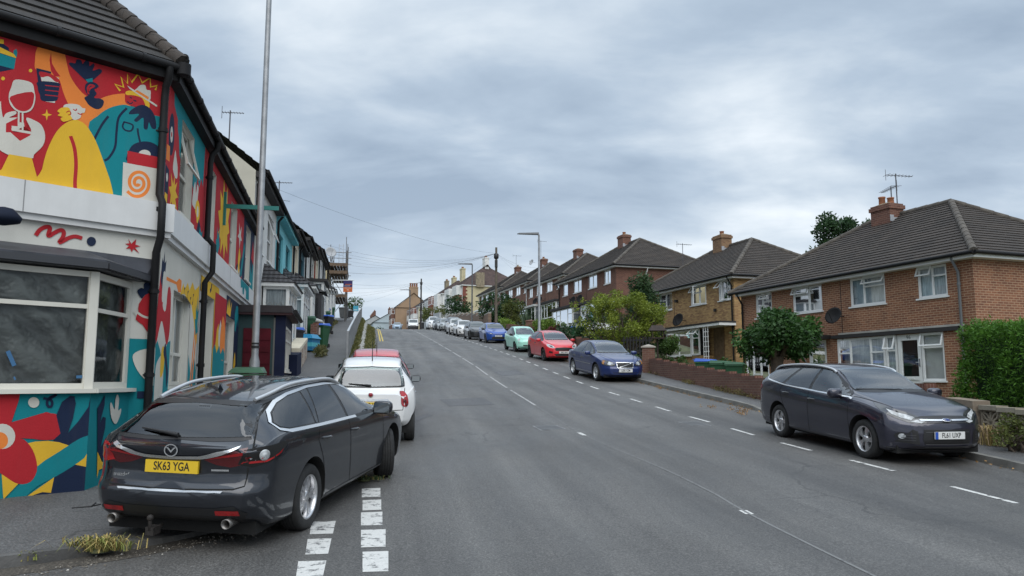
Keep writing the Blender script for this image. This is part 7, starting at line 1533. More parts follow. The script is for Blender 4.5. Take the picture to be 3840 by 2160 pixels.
def park_cars():
    G = 'cars parked along the right of the road'
    mazda(); focus()
    wp = paintm('white', (.68, .68, .67), 0, .35); rp = paintm('crimson', (.42, .010, .022), .0, .35); rp2 = paintm('scarlet', (.60, .016, .026), .05, .3)
    q = variant(F5, wp, wing=carglass); q['mirror'] = (.58, .95, trimm, (.07, .10, .07), .11)
    c = make(q, wp, 'small white hatchback seen from behind, parked ahead of the charcoal estate', -2.78, 15.5, R(-9)); fiat_extra(c)
    q = variant(F5, rp); q['mirror'] = (.58, .95, trimm, (.07, .10, .07), .11)
    c = make(q, rp, 'red small hatchback mostly hidden behind the white one', -3.42, 19.5, R(-10)); fiat_extra(c, True, 'GU13 OZB')
    bl = paintm('navy_blue', (.006, .022, .115), .2, .3); c = make(V4, bl, 'dark blue saloon with a slashed chrome grille, in front of the yellow shrub', 3.60, 30.2, R(180 - 14), G); plate(c, 'F', .44, 'LS06 YZM', plate_w)
    c = make(FI, rp2, 'bright red hatchback between the blue saloon and the mint green car', 2.05, 40.3, R(180 - 15), G); plate(c, 'F', .475, 'SM10 BAG', plate_w); 
    mp = paintm('mint', (.36, .72, .59), 0, .35); q = variant(F5, mp); q['mirror'] = (.58, .95, trimm, (.07, .10, .07), .11); q['rim'] = rimd
    c = make(q, mp, 'mint green small hatchback behind the bright red one', .62, 47.4, R(180 - 14), G); fiat_extra(c, False)
    cb = paintm('cobalt', (.012, .070, .34), .35, .3); q = hatch(parts=CO_parts, mirror=(.68, .97, trimm, (.085, .115, .08), .12)); c = make(q, cb, 'cobalt blue hatchback with a black visor grille, uphill of the mint car', -1.45, 58.6, R(180 - 13), G, lod=1); plate(c, 'F', .55, 'GK25 WNO', plate_w)
    gk = paintm('black', (.016, .017, .019), .3, .3); q = hatch(parts=I3_parts); make(q, gk, 'black hatchback right behind the cobalt blue one', -3.0, 64.5, R(180 - 12), G, lod=1)
    q = hatch(parts=I3_parts); c = make(q, wp, 'white hatchback with a black hexagonal grille, facing downhill', -4.5, 71.8, R(180 - 12), G, lod=1); plate(c, 'F', .46, 'GV14 FKX', plate_w)
    make(taller(hatch(parts=I3_parts), 1.06), paintm('pearl', (.62, .62, .61), 0, .35), 'white car half hidden behind the white hatchback', -5.6, 77.0, R(180 - 12), G, lod=1)
    make(taller(hatch(parts=I3_parts), 1.14), paintm('coal', (.03, .03, .033), .3, .3), 'black tall off-road style car among the row of parked cars', -6.5, 85.5, R(180 - 12), G, lod=1)
    make(hatch(parts=I3_parts), paintm('silver', (.34, .36, .36), .6, .3), 'silver grey hatchback behind the black tall car', -7.95, 91.5, R(180 - 12), G, lod=1)
    make(hatch(parts=CO_parts), paintm('graphite', (.06, .065, .07), .5, .3), 'graphite hatchback close behind a white people carrier', -9.1, 97.6, R(180 - 12), G, lod=1)
    make(taller(hatch(parts=I3_parts), 1.2), paintm('bright_white', (.7, .7, .7), 0, .35), 'tall white people carrier at the uphill end of the parked row', -10.6, 103.5, R(180 - 12), G, lod=1)
    make(VA, wp, 'white van with a black bumper just over the crest', -17.6, 137, R(180 - 7), None, 'parked_van', 'van', 1)
    make(hatch(parts=I3_parts), paintm('ice', (.32, .42, .52), .3, .3), 'pale blue car beside the white van at the crest', -21.2, 142, R(180 - 7), None, lod=1)
park_cars()
# ------------------------------------------------------------------ street furniture
galv = mat('galvanised', (.30, .31, .32), .5, metal=.55, var=.18, vs=5)
dgalv = mat('dark_galvanised', (.10, .105, .11), .5, metal=.4, var=.2)
def lamp(label, x, y, z, H, r0, r1, arm=None, m=None, base=1.2, group='street lamps'):
    t = thing('street_lamp', label, 'street lamp', (x, y, z), 0, group); mb = MB(); mb.tube([(0, 0, -.2), (0, 0, base), (0, 0, base + .12), (0, 0, H)], [r0 * 1.45, r0 * 1.4, r0, r1], 16); mb.build('post', m or galv, t)
    if arm:
        d = Vector(arm).normalized(); L = Vector(arm).length; mb = MB(); mb.tube([(0, 0, H - .12), Vector((0, 0, H + .0)), d * L * .35 + Vector((0, 0, H + .06))], [r1, r1, .03], 8); mb.build('arm', m or galv, t)
        mb = MB(); e = Vector((-d.y, d.x, 0)); P = lambda a, b, c: d * a + e * b + Vector((0, 0, H + c))
        mb.add([P(.02, -.09, .0), P(L, -.13, -.02), P(L, .13, -.02), P(.02, .09, .0), P(.0, -.06, .14), P(L * .9, -.06, .06), P(L * .9, .06, .06), P(.0, .06, .14)], [(0, 3, 2, 1), (4, 5, 6, 7), (0, 1, 5, 4), (1, 2, 6, 5), (2, 3, 7, 6), (3, 0, 4, 7)]); h = mb.build('lamp_head', dgalv, t, bevel=.02)
        mb = MB(); mb.quad(P(.15, -.07, -.022), P(L * .9, -.09, -.03), P(L * .9, .09, -.03), P(.15, .07, -.022)); mb.build('lens', lampclear, h)
    return t
q = at(953, 1400, 15.6)
t = lamp('tall grey lamp post rising out of view beside the mural building', q.x, q.y, path_z(q.x, q.y), 11.0, .070, .050, base=1.15, group=None, arm=(1.3, .3, .1))
mb = MB(); mb.tube([(0, 0, 1.42), (0, 0, 1.47)], .084, 14); mb.tube([(0, 0, 1.50), (0, 0, 1.53)], .082, 14); mb.build('strap', trimm, t)
q = at(2021, 880, 46.5); lamp('street lamp behind the red and mint green cars', q.x, q.y, gz(q.x, q.y) + .1, q.z - gz(q.x, q.y) - .1, .085, .055, (-1.35, -.05, .05))
q = at(1771, 992, 78); lamp('street lamp in front of the cream sided house', q.x, q.y, gz(q.x, q.y) + .1, q.z - gz(q.x, q.y) - .1, .085, .055, (-1.5, -.1, .05), dgalv)
q = at(1538, 1088, 146); lamp('distant street lamp against the brown gable house', q.x, q.y, gz(q.x, q.y), q.z - gz(q.x, q.y), .12, .09, (-2.0, -.1, .05), dgalv)
woodp = mat('pole_wood', (.12, .10, .075), .9, var=.3, vs=3); woodp2 = mat('pole_wood_dark', (.035, .03, .028), .9, var=.3, vs=3); wirem = mat('wire', (.10, .105, .11), .7)
def pole(label, u, v, Y, m, ends, r=.11):
    q = at(u, v, Y); z0 = gz(q.x, q.y); t = thing('telegraph_pole', label, 'telegraph pole', (q.x, q.y, z0), 0, 'telegraph poles'); H = q.z - z0; mb = MB(); mb.tube([(0, 0, -.3), (0, 0, H)], [r * 1.15, r * .8], 12); mb.build('post', m, t)
    mb = MB(); mb.lathe([(.16, -.95), (.2, -.9), (.2, -.55), (.12, -.5)], 12, 0, Matrix.Translation((0, 0, H))); mb.build('cable_ring', trimm, t); mb = MB(); mb.box(-.12, .12, -.3, -.12, H - 1.7, H - 1.1); mb.build('junction_box', trimm, t)
    mb = MB()
    for k in range(7): a = .24 if k % 2 else -.24; mb.tube([(0, 0, 2.6 + k * .45), (a, 0, 2.6 + k * .45)], .012, 4)
    mb.build('step_irons', trimm, t)
    for (eu, ev, eY, sag) in ends:
        e = at(eu, ev, eY) - Vector((q.x, q.y, z0)); a = Vector((0, 0, H - .5)); n = 14; mb = MB(); d = (e - a).length
        mb.tube([a.lerp(e, k / n) - Vector((0, 0, sag * 4 * (k / n) * (1 - k / n))) for k in range(n + 1)], .0030 + .000035 * Y, 4, cap=False); mb.build('wire', wirem, t, uv=False)
    return t
pole('telegraph pole of brown wood beside the clipped hedge', 1861, 928, 63, woodp, [(1030, 705, 34, .5), (1215, 915, 55, .9), (1225, 935, 58, .9), (1230, 945, 60, 1.0), (1235, 962, 62, 1.0), (1240, 985, 62, .8), (1260, 1015, 66, .9), (1270, 1022, 68, .7), (2010, 1003, 68, .3), (2000, 1018, 70, .3), (1985, 1045, 83, .3), (1600, 1060, 118, 1.2)])
pole('dark telegraph pole standing at the crest of the road', 1580, 1045, 118, woodp2, [(1225, 1055, 70, .5), (1240, 1075, 74, .5), (1255, 1100, 78, .5), (1260, 1120, 84, .4), (1290, 1150, 92, .4), (1690, 1090, 140, .3), (1640, 1100, 140, .3)], .13)
# railing along the raised path
y0, y1 = 26.5, 84; rail = thing('railing', 'long grey pedestrian railing with a pale top rail along the raised footpath', 'railing', (xpr(y0), y0, path_z(xpr(y0), y0))); o = Vector(rail.location)
rl = lambda y, z: Vector((xpr(y) + .02, y, path_z(xpr(y), y) + z)) - o
mb = MB()
for y in np.arange(y0, y1, 1.0):
    a, b = rl(y, 1.05), rl(y + 1, 1.05); s_ = Vector((.035, 0, 0)); mb.add([a - s_, a + s_, b + s_, b - s_, a - s_ + Vector((0, 0, .06)), a + s_ + Vector((0, 0, .06)), b + s_ + Vector((0, 0, .06)), b - s_ + Vector((0, 0, .06))], [(0, 3, 2, 1), (4, 5, 6, 7), (0, 1, 5, 4), (1, 2, 6, 5), (3, 0, 4, 7), (2, 3, 7, 6)])
mb.build('top_rail', mat('rail_pale', (.52, .54, .55), .4, metal=.5), rail); mb = MB()
for y in np.arange(y0, y1, .13): a, b = rl(y, .12), rl(y, 1.05); mb.box(a.x - .009, a.x + .009, a.y - .009, a.y + .009, a.z, b.z)
for y in np.arange(y0, y1, 1.0): mb.tube([rl(y, .12), rl(y + 1, .12)], .018, 4, cap=False)
mb.build('infill_bars', galv, rail)
for y in np.arange(y0, y1, 2.0): a = rl(y, 0); mb = MB(); mb.box(a.x - .03, a.x + .03, a.y - .03, a.y + .03, a.z - .2, a.z + 1.1); mb.build('post', galv, rail)
# scaffolding
sx = lambda t_, off: TO + tf.d * t_ + tf.n * off
b0 = sx(43.5, .2); zb_ = path_z(b0.x, b0.y); sc = thing('scaffolding', 'steel scaffolding with board platforms in front of the buff gable ended house', 'scaffolding', (b0.x, b0.y, zb_)); L0 = lambda t_, off, z: sx(t_, off) - b0 + Vector((0, 0, z))
pz = lambda t_: path_z(sx(t_, .5).x, sx(t_, .5).y) - zb_
steel = mat('scaffold_tube', (.17, .165, .16), .5, metal=.6, var=.3)
for t_ in (43.2, 45.6, 48.0, 50.4):
    for off, top in ((.25, 6.6), (1.55, 7.3)): mb = MB(); mb.tube([L0(t_, off, pz(t_) - .1), L0(t_, off, top + (pz(t_) if t_ > 44 else 0) * .5 - (.9 if t_ in (45.6,) else 0))], .03, 6); mb.build('standard', steel, sc)
for z in (1.9, 2.9, 3.9, 4.9, 5.4, 5.9):
    for off in (.25, 1.55): mb = MB(); mb.tube([L0(42.8, off, z), L0(50.8, off, z + .2)], .028, 6); mb.build('ledger', steel, sc)
    mb = MB(); mb.tube([L0(43.2, -.1, z + .05), L0(43.2, 2.0, z + .05)], .028, 6); mb.build('transom', steel, sc)
boardm = mat('scaffold_board', (.13, .09, .06), .85, var=.3, vs=4)
for z in (1.95, 3.95, 4.6):
    mb = MB()
    for k in range(5): v = [L0(t_, .3 + k * .25 + dx, z + .06 + dz + (.2 if t_ > 44 else 0)) for dz in (0, .05) for t_ in (42.7, 50.7) for dx in (0, .22)]; mb.add(v, [(0, 1, 3, 2), (4, 6, 7, 5), (0, 4, 5, 1), (2, 3, 7, 6), (0, 2, 6, 4), (1, 5, 7, 3)])
    mb.build('platform', boardm, sc)
    mb = MB(); v = [L0(t_, 1.62 + dx, z + .1 + dz) for dz in (0, .24) for t_ in (42.7, 50.7) for dx in (0, .03)]; mb.add(v, [(0, 1, 3, 2), (4, 6, 7, 5), (0, 4, 5, 1), (2, 3, 7, 6), (0, 2, 6, 4), (1, 5, 7, 3)]); v = [L0(42.66 + dx, o_, z + .1 + dz) for dz in (0, .26) for o_ in (.2, 1.7) for dx in (0, .03)]; mb.add(v, [(0, 1, 3, 2), (4, 6, 7, 5), (0, 4, 5, 1), (2, 3, 7, 6), (0, 2, 6, 4), (1, 5, 7, 3)]); mb.build('toe_board', boardm, sc)
for p, q in (((43.2, .3, 0.2), (43.2, 1.55, 2)), ((43.2, 1.5, 2.1), (43.2, .3, 4)), ((43.2, .3, 3.0), (43.2, 1.5, 4.6))): mb = MB(); mb.tube([L0(*p), L0(*q)], .026, 6); mb.build('brace', steel, sc)
mb = MB(); 
for off in (.95, 1.3): mb.tube([L0(43.1, off, 4.0), L0(43.3, off, 6.7)], .02, 5)
for k in range(10): mb.tube([L0(43.1 + k * .02, .95, 4.1 + k * .27), L0(43.1 + k * .02, 1.3, 4.1 + k * .27)], .014, 4)
mb.build('ladder', mat('aluminium', (.45, .46, .47), .35, metal=.8), sc)
# sale boards
def board(label, u0, v0, u1, v1, Y, split, cols, post, marks):
    a, b = at(u0, v0, Y), at(u1, v1, Y); c = Vector(((a.x + b.x) / 2, Y, b.z)); t = thing('sale_board', label, 'sign board', c, 0, 'estate agents boards'); W, H = b.x - a.x, a.z - b.z
    mb = MB(); zs = H * (1 - split); mb.box(-W/2, W/2, -.02, .02, zs, H, 0)
    if split < 1: mb.box(-W/2, W/2, -.02, .02, 0, zs, 1)
    for (x0, x1, z0, z1, m) in marks: mb.quad((-W/2 + W*x0, -.023, H*z0), (-W/2 + W*x1, -.023, H*z0), (-W/2 + W*x1, -.023, H*z1), (-W/2 + W*x0, -.023, H*z1), m)
    mb.build('panel', cols, t); mb = MB(); mb.tube(post(W, H), .035, 6); mb.build('post', upvc, t)
pur, ora, whi, skb = mat('board_purple', (.025, .02, .11), .5), mat('board_orange', (.55, .13, .03), .5), mat('board_white', (.6, .6, .6), .5), mat('board_sky', (.05, .30, .42), .5)
board('purple and orange sale board jutting out from the scaffolding', 1288, 1052, 1321, 1095, 60, .58, [pur, ora, mat('board_rust', (.40, .10, .06), .5), whi], lambda W, H: [(-W/2 - .9, 0, H + .02), (W/2 + .1, 0, H + .02)], [(.2, .92, .62, .70, 2), (.12, .75, .51, .54, 3), (.12, .9, .33, .36, 3), (.4, .62, .15, .2, 3)])
q = at(1331, 1160, 82); board('pale blue sale board on a post near the top of the railing', 1325, 1147, 1344, 1170, 82, 1, [skb, whi], lambda W, H: [(W/2, .04, H), (W/2, .04, -1.2)], [(.1, .8, .3, .4, 1), (0, .9, 0, .12, 1)])

# ------------------------------------------------------------------ bins, boxes, front garden walls
bing, bink, binb, bingr = mat('bin_green', (.018, .085, .035), .5, var=.15), mat('bin_black', (.02, .02, .022), .5, var=.15), mat('bin_blue', (.02, .09, .42), .45, var=.1), mat('bin_grey', (.10, .105, .11), .55, var=.15)
def wbin(label, x, y, z, rz, body, lid, w=.58, dp=.72, h=1.07, group='wheelie bins', sticker=False):
    t = thing('wheelie_bin', label, 'bin', (x, y, z), rz, group); mb = MB(); hb = h - .12; k = .80
    v = [(sx_ * w/2 * f, sy * dp/2 * f2, zz) for zz, f, f2 in ((.06, k, k * .85), (hb, 1, 1)) for sx_, sy in ((-1, -1), (1, -1), (1, 1), (-1, 1))]; mb.add(v, [(3, 2, 1, 0), (4, 5, 6, 7), (0, 1, 5, 4), (1, 2, 6, 5), (2, 3, 7, 6), (3, 0, 4, 7)]); mb.box(-w/2 - .02, w/2 + .02, -dp/2 - .02, dp/2 + .02, hb - .06, hb); mb.build('bin_body', body, t, bevel=.015)
    mb = MB(); v = [(-w/2 - .03, -dp/2 - .05, hb + .01), (w/2 + .03, -dp/2 - .05, hb + .01), (w/2 + .03, dp/2 + .04, hb + .01), (-w/2 - .03, dp/2 + .04, hb + .01), (-w/2 + .04, -dp/2 + .06, hb + .09), (w/2 - .04, -dp/2 + .06, hb + .09), (w/2 - .03, dp/2, hb + .13), (-w/2 + .03, dp/2, hb + .13)]; mb.add(v, [(3, 2, 1, 0), (4, 5, 6, 7), (0, 1, 5, 4), (1, 2, 6, 5), (2, 3, 7, 6), (3, 0, 4, 7)]); mb.tube([(-w/2 + .05, dp/2 + .09, hb + .08), (w/2 - .05, dp/2 + .09, hb + .08)], .022, 6); mb.build('lid', lid, t, bevel=.015)
    for s_ in (-1, 1): mb = MB(); mb.lathe([(.1, -.03), (.1, .03)], 14, 0, Matrix.Translation((s_ * (w/2 - .06), dp/2 - .04, .1)) @ Matrix.Rotation(R(90), 4, 'Y')); mb.build('wheel', tyrem, t)
    if sticker: mb = MB(); mb.quad((-.15, -dp/2 * .96 - .012, .55), (.15, -dp/2 * .96 - .012, .55), (.15, -dp/2 - .004, .85), (-.15, -dp/2 - .004, .85)); mb.build('sticker', plate_w, t)
    return t
def LB(x, y, dz=0): return (x, y, path_z(x, y) + dz)
ro = R(-12)
q = at(928, 1428, 14.4); wbin('green wheelie bin at the foot of the tall lamp post behind the estate car', -4.88, 14.3, path_z(-4.8, 14.3) + .08, R(14), bing, bing)
wbin('black wheelie bin with a blue lid beside the annexe', -8.35, 29.3, path_z(-8.3, 29.3), ro, bink, binb)
wbin('green wheelie bin with a blue lid and white sticker standing out on the footpath', -8.25, 33.2, path_z(-8.25, 33.2), ro, bing, binb, w=.54, sticker=True)
wbin('plain green bin behind the stepped brick pier', -9.0, 33.5, path_z(-9, 33.5) + .3, ro, bing, bing)
wbin('dark bin with a raised blue lid on the left of the path', -10.35, 42.5, path_z(-10.3, 42.5) + .1, ro, bink, binb, w=.7)
wbin('green bin without a blue lid, halfway up the terrace', -11.9, 48.5, path_z(-11.9, 48.5) + .2, ro, bing, bing)
wbin('green bin with a blue lid in front of the red downpipe house', -13.1, 53.5, path_z(-13.1, 53.5) + .3, ro, bing, binb)
wbin('green bin uphill of the blue lidded ones, below the scaffolding', -13.7, 57.5, path_z(-13.7, 57.5) + .3, ro, bing, bing)
wbin('navy lidded bin below the scaffolding', -14.3, 60.0, path_z(-14.3, 60) + .3, ro, bingr, mat('navy_lid', (.02, .035, .10), .5))
wbin('large dark grey bin at the top of the footpath', -17.0, 77.5, path_z(-17, 77.5), ro, bingr, bingr, .75, .8, 1.15)
wbin('small black bin beside the large grey one at the path top', -16.9, 80.2, path_z(-16.9, 80.2), ro, bink, bink, .5, .55, .8)
t = thing('storage_box', 'turquoise and blue striped storage box beside the bins', 'storage box', LB(-8.45, 31.2), ro); tq, bq = mat('box_turquoise', (.09, .42, .50), .5), mat('box_blue', (.02, .16, .32), .5)
mb = MB()
for k in range(3): mb.box(-.55, .55, -.35, .35, .02 + k * .16, .18 + k * .16, k % 2)
mb.build('box_body', [bq, tq], t); mb = MB(); mb.add([(-.6, -.4, .5), (.6, -.4, .5), (.6, .4, .5), (-.6, .4, .5), (-.45, -.25, .68), (.45, -.25, .68), (.45, .3, .68), (-.45, .3, .68)], [(3, 2, 1, 0), (4, 5, 6, 7), (0, 1, 5, 4), (1, 2, 6, 5), (2, 3, 7, 6), (3, 0, 4, 7)]); mb.build('lid', mat('lid_blue', (.02, .22, .40), .45), t)
t = thing('crate', 'bright blue plastic crate on a front garden wall', 'crate', LB(-9.9, 36.5, .95), ro); mb = MB(); mb.add([(-.3, -.2, 0), (.3, -.2, 0), (.3, .2, 0), (-.3, .2, 0), (-.36, -.25, .4), (.36, -.25, .4), (.36, .25, .4), (-.36, .25, .4)], [(3, 2, 1, 0), (0, 1, 5, 4), (1, 2, 6, 5), (2, 3, 7, 6), (3, 0, 4, 7)]); mb.build('tray', mat('crate_blue', (.02, .05, .62), .4), t); mb = MB(); mb.box(-.38, .38, -.27, -.25, .34, .42); mb.build('rim', mat('crate_blue', (.02, .05, .62), .4), t)
def lowwall(label, p, q, h, m, cap=None, cw=.26, name='garden_wall', step=0, extra=None, z=None):
    p, q = Vector((*p, 0)), Vector((*q, 0)); zf = z or path_z; t = thing(name, label, 'wall', (p.x, p.y, zf(p.x, p.y)), 0, 'front garden walls'); d = (q - p).normalized(); n_ = Vector((-d.y, d.x, 0)) * cw / 2; L = (q - p).length; k = max(1, int(L / step)) if step else 1; mb = MB(); mc = MB()
    for i in range(k):
        a, b = p.lerp(q, i / k), p.lerp(q, (i + 1) / k); base = min(zf(a.x, a.y), zf(b.x, b.y)) - t.location.z; top = max(zf(a.x, a.y), zf(b.x, b.y)) - t.location.z + h; a, b = a - Vector((p.x, p.y, 0)), b - Vector((p.x, p.y, 0)); u = Vector((0, 0, 1))
        tp = [top, top] if step else [zf(p.x, p.y) - t.location.z + h, zf(q.x, q.y) - t.location.z + h]; tc = .0 if cap is None else .11
        v = [a - n_ + u*(base - .3), b - n_ + u*(base - .3), b + n_ + u*(base - .3), a + n_ + u*(base - .3), a - n_ + u*(tp[0] - tc), b - n_ + u*(tp[1] - tc), b + n_ + u*(tp[1] - tc), a + n_ + u*(tp[0] - tc)]; F6 = [(3, 2, 1, 0), (4, 5, 6, 7), (0, 1, 5, 4), (1, 2, 6, 5), (2, 3, 7, 6), (3, 0, 4, 7)]
        mb.add(v, F6)
        if cap is not None:
            e = n_ * 1.04; v = [a - e + u*(tp[0] - tc + .001), b - e + u*(tp[1] - tc + .001), b + e + u*(tp[1] - tc + .001), a + e + u*(tp[0] - tc + .001), a - e + u*tp[0], b - e + u*tp[1], b + e + u*tp[1], a + e + u*tp[0]]; mc.add(v, F6)
    mb.build('wall_body', m, t)
    if cap is not None: mc.build('coping', cap, t)
    return t
def pier(label, x, y, w, h, m, cap=None, z=None, group='front garden walls'):
    zz = (z or path_z)(x, y); t = thing('gate_pier', label, 'pier', (x, y, zz), ro, group); mb = MB(); mb.box(-w/2, w/2, -w/2, w/2, -.3, h); mb.build('pier_body', m, t); mb = MB(); e = w/2 + .04; mb.add([(-e, -e, h), (e, -e, h), (e, e, h), (-e, e, h), (-e, -e, h + .05), (e, -e, h + .05), (e, e, h + .05), (-e, e, h + .05), (0, 0, h + .15)], [(3, 2, 1, 0), (0, 1, 5, 4), (1, 2, 6, 5), (2, 3, 7, 6), (3, 0, 4, 7), (4, 5, 8), (5, 6, 8), (6, 7, 8), (7, 4, 8)]); mb.build('cap', cap or concrete, t)
rubble = mat('painted_rubble', (.50, .46, .38), .85, kind='brick', col2=(.22, .10, .07), mortar=(.46, .43, .36), bw=.3, rh=.16)
lowwall('patchy cream rubble wall at the lower end of the terrace', (-6.6, 23.2), (-7.75, 28.4), .72, rubble, rm('cream'), .4); lowwall('navy painted low wall beside the annexe window', (-6.35, 21.9), (-6.5, 22.9), .62, dnavy, None, .5)
lowwall('dark brick wall stepping up behind the striped box', (-8.1, 31.4), (-8.9, 35.5), .95, brick_d, None, .25, step=1.1); pier('brick pier with a pointed cap by the white pot', -8.75, 34.2, .5, 1.05, brick_d)
for i, (ya, yb, m, lab) in enumerate(((37, 40, rm('white'), 'white rendered garden wall above the blue crate'), (41.5, 45, rm('white'), 'white stepped garden wall halfway up the path'), (46, 51.5, rm('cream'), 'cream garden wall overgrown with weeds'), (53, 60, rm('buff'), 'buff garden wall below the scaffolding'))): lowwall(lab, (xpl(ya) + 1.15, ya), (xpl(yb) + 1.15, yb), .75, m, concrete, .3, step=1.5)
pier('white pier with a pointed cap near the top of the path', -15.6, 66.0, .55, 1.35, rm('grey'), rm('white')); pier('white gate pier beside the stepped wall', -9.5, 37.2, .4, 1.0, rm('white'), rm('white'))
t = thing('garden_urn', 'white round topped urn on the footpath side', 'urn', LB(-9.0, 36.0)); mb = MB(); mb.lathe([(.16, 0), (.2, .05), (.12, .3), (.26, .55), (.3, .8), (.26, .95), (.02, 1.0)], 16); mb.build('bowl', rm('white'), t); mb = MB(); mb.lathe([(.22, -.02), (.22, .06)], 16); mb.build('foot', concrete, t)

# ---- right: stepped brick garden wall
pv = lambda x, y: gz(x, y) + .15
wbk = mat('wall_brick', (.150, .070, .048), .9, kind='brick', col2=(.105, .046, .034), mortar=(.17, .125, .095)); sold = mat('wall_coping', (.135, .058, .042), .9, kind='brick', col2=(.10, .043, .032), mortar=(.20, .13, .10), bw=.075, rh=.3)
lowwall('red brick garden wall stepping down the hill with soldier coping', (5.62, 31.0), (7.05, 20.9), .56, wbk, sold, .24, step=.8, z=pv)
lowwall('brick garden wall behind the nearest estate car, with upright coping bricks', (7.15, 20.4), (8.2, 15.2), .86, wbk, sold, .26, step=1.3, z=pv)
pier('brick pillar with a worn pale top where the stepped wall ends', 5.55, 31.35, .5, .98, wbk, mat('worn_cap', (.30, .27, .23), .9, var=.3), pv)
pale = mat('pale_block', (.24, .20, .155), .9, kind='brick', col2=(.19, .155, .12), mortar=(.22, .19, .15), bw=.3, rh=.1)
lowwall('pale block pier wall at the corner of the hedge', (8.33, 14.75), (8.42, 13.95), .72, pale, None, .34, z=pv)
# breeze block screen wall
p0, p1 = Vector((8.44, 13.9, 0)), Vector((9.35, 8.6, 0)); t = thing('screen_wall', 'pierced concrete screen wall with leaf pattern blocks under the hedge', 'wall', (p0.x, p0.y, pv(p0.x, p0.y))); d = (p1 - p0).normalized(); nn = Vector((d.y, -d.x, 0)); L = (p1 - p0).length; n = int(L / .40)
mb = MB(); mt = MB(); bt_ = MB()
for i in range(n):
    a = d * (i * .40); zz = pv(p0.x + a.x, p0.y + a.y) - t.location.z; S4 = lambda x, z: a + d * x + Vector((0, 0, zz + .16 + z)); e = nn * .07
    def bar(pts, w_):
        q = [S4(*p) for p in pts]
        for u, v in zip(q[:-1], q[1:]):
            tt = (v - u).normalized(); s_ = tt.cross(nn) * w_; mb.add([u - s_ - e, u + s_ - e, v + s_ - e, v - s_ - e, u - s_ + e, u + s_ + e, v + s_ + e, v - s_ + e], [(3, 2, 1, 0), (4, 5, 6, 7), (0, 1, 5, 4), (1, 2, 6, 5), (2, 3, 7, 6), (3, 0, 4, 7)])
    for P_ in (((0, 0), (.4, 0)), ((0, .4), (.4, .4)), ((0, 0), (0, .4)), ((.4, 0), (.4, .4)), ((.2, 0), (.2, .4)), ((0, .2), (.4, .2))): bar(P_, .018)
    for cx_, cz_ in ((1, 1), (1, -1), (-1, 1), (-1, -1)): bar([(.2, .2), (.2 + cx_ * .07, .2 + cz_ * .13), (.2 + cx_ * .19, .2 + cz_ * .19)], .014); bar([(.2, .2), (.2 + cx_ * .13, .2 + cz_ * .07), (.2 + cx_ * .19, .2 + cz_ * .19)], .014)
    for M_, z0, z1, w_ in ((mt, .57, .65, .12), (bt_, -.2, .16, .09)):
        w2 = nn * w_; v = [a + k + d * x + Vector((0, 0, zz + z)) for z in (z0, z1) for k in (-w2, w2) for x in (-.01, .405)]; M_.add(v, [(0, 2, 3, 1), (4, 5, 7, 6), (0, 1, 5, 4), (2, 6, 7, 3), (0, 4, 6, 2), (1, 3, 7, 5)])
scr = mat('screen_concrete', (.30, .26, .20), .9, var=.25, vs=3, bump=.3); mb.build('pierced_block', scr, t); mt.build('coping', mat('coping_grey', (.24, .215, .17), .9, var=.3, vs=3), t); bt_.build('plinth', pale, t)
# bins and bits in the yellow house's garden
def RB(x, y): return gz(x, y) + .02
wbin('green wheelie bin with a blue lid behind the stepped brick wall', 7.2, 28.6, RB(7.2, 28.6) - .2, R(60), bing, binb, .58, .70, 1.07); wbin('green bin between two others behind the stepped brick wall', 7.58, 27.95, RB(7.6, 27.95) - .2, R(62), bing, bing, .58, .70, 1.05); wbin('green bin nearest the dark tree behind the stepped wall', 7.9, 27.35, RB(7.9, 27.35) - .2, R(62), bing, bing, .5, .6, 1.05)
wbin('blue lidded bin behind the bright red hatchback', 3.75, 45.0, gz(3.7, 45) + .55, ro, bing, binb)
t = thing('bird_table', 'dark wooden bird table with a pitched roof on the wall pillar', 'bird table', (6.1, 32.3, RB(6.1, 32.3))); dkw = mat('dark_timber', (.03, .02, .015), .85, var=.3, vs=6)
mb = MB(); mb.tube([(0, 0, -.1), (0, 0, 1.45)], .04, 6); mb.build('post', dkw, t); mb = MB(); mb.box(-.25, .25, -.22, .22, 1.45, 1.5)
for x in (-.22, .22):
    for y in (-.19, .19): mb.box(x - .02, x + .02, y - .02, y + .02, 1.5, 1.78)
mb.build('tray', dkw, t); mb = MB(); mb.add([(-.36, -.3, 1.78), (.36, -.3, 1.78), (.36, .3, 1.78), (-.36, .3, 1.78), (-.22, 0, 2.02), (.22, 0, 2.02)], [(0, 1, 5, 4), (1, 2, 5), (2, 3, 4, 5), (3, 0, 4), (0, 3, 2, 1)]); mb.build('roof', dkw, t)
t = thing('garden_gate', 'black slatted trellis fence with light showing through, beside the round bush', 'fence', (5.1, 35.3, RB(5.1, 35.3)), R(8)); mb = MB()
for k in range(9): mb.box(k * .15, k * .15 + .055, -.02, .02, 0, 1.4)
mb.build('slats', mat('black_timber', (.012, .012, .013), .8), t); mb = MB()
for z in (.2, .7, 1.2): mb.box(-.03, 1.35, .022, .06, z, z + .09)
mb.build('rails', mat('black_timber', (.012, .012, .013), .8), t)
t = thing('rowing_boat', 'pale upturned boat hull in the garden behind the red hatchback', 'boat', (5.2, 47.0, gz(5.2, 47) + 1.35), R(20)); mb = MB(); N = 12
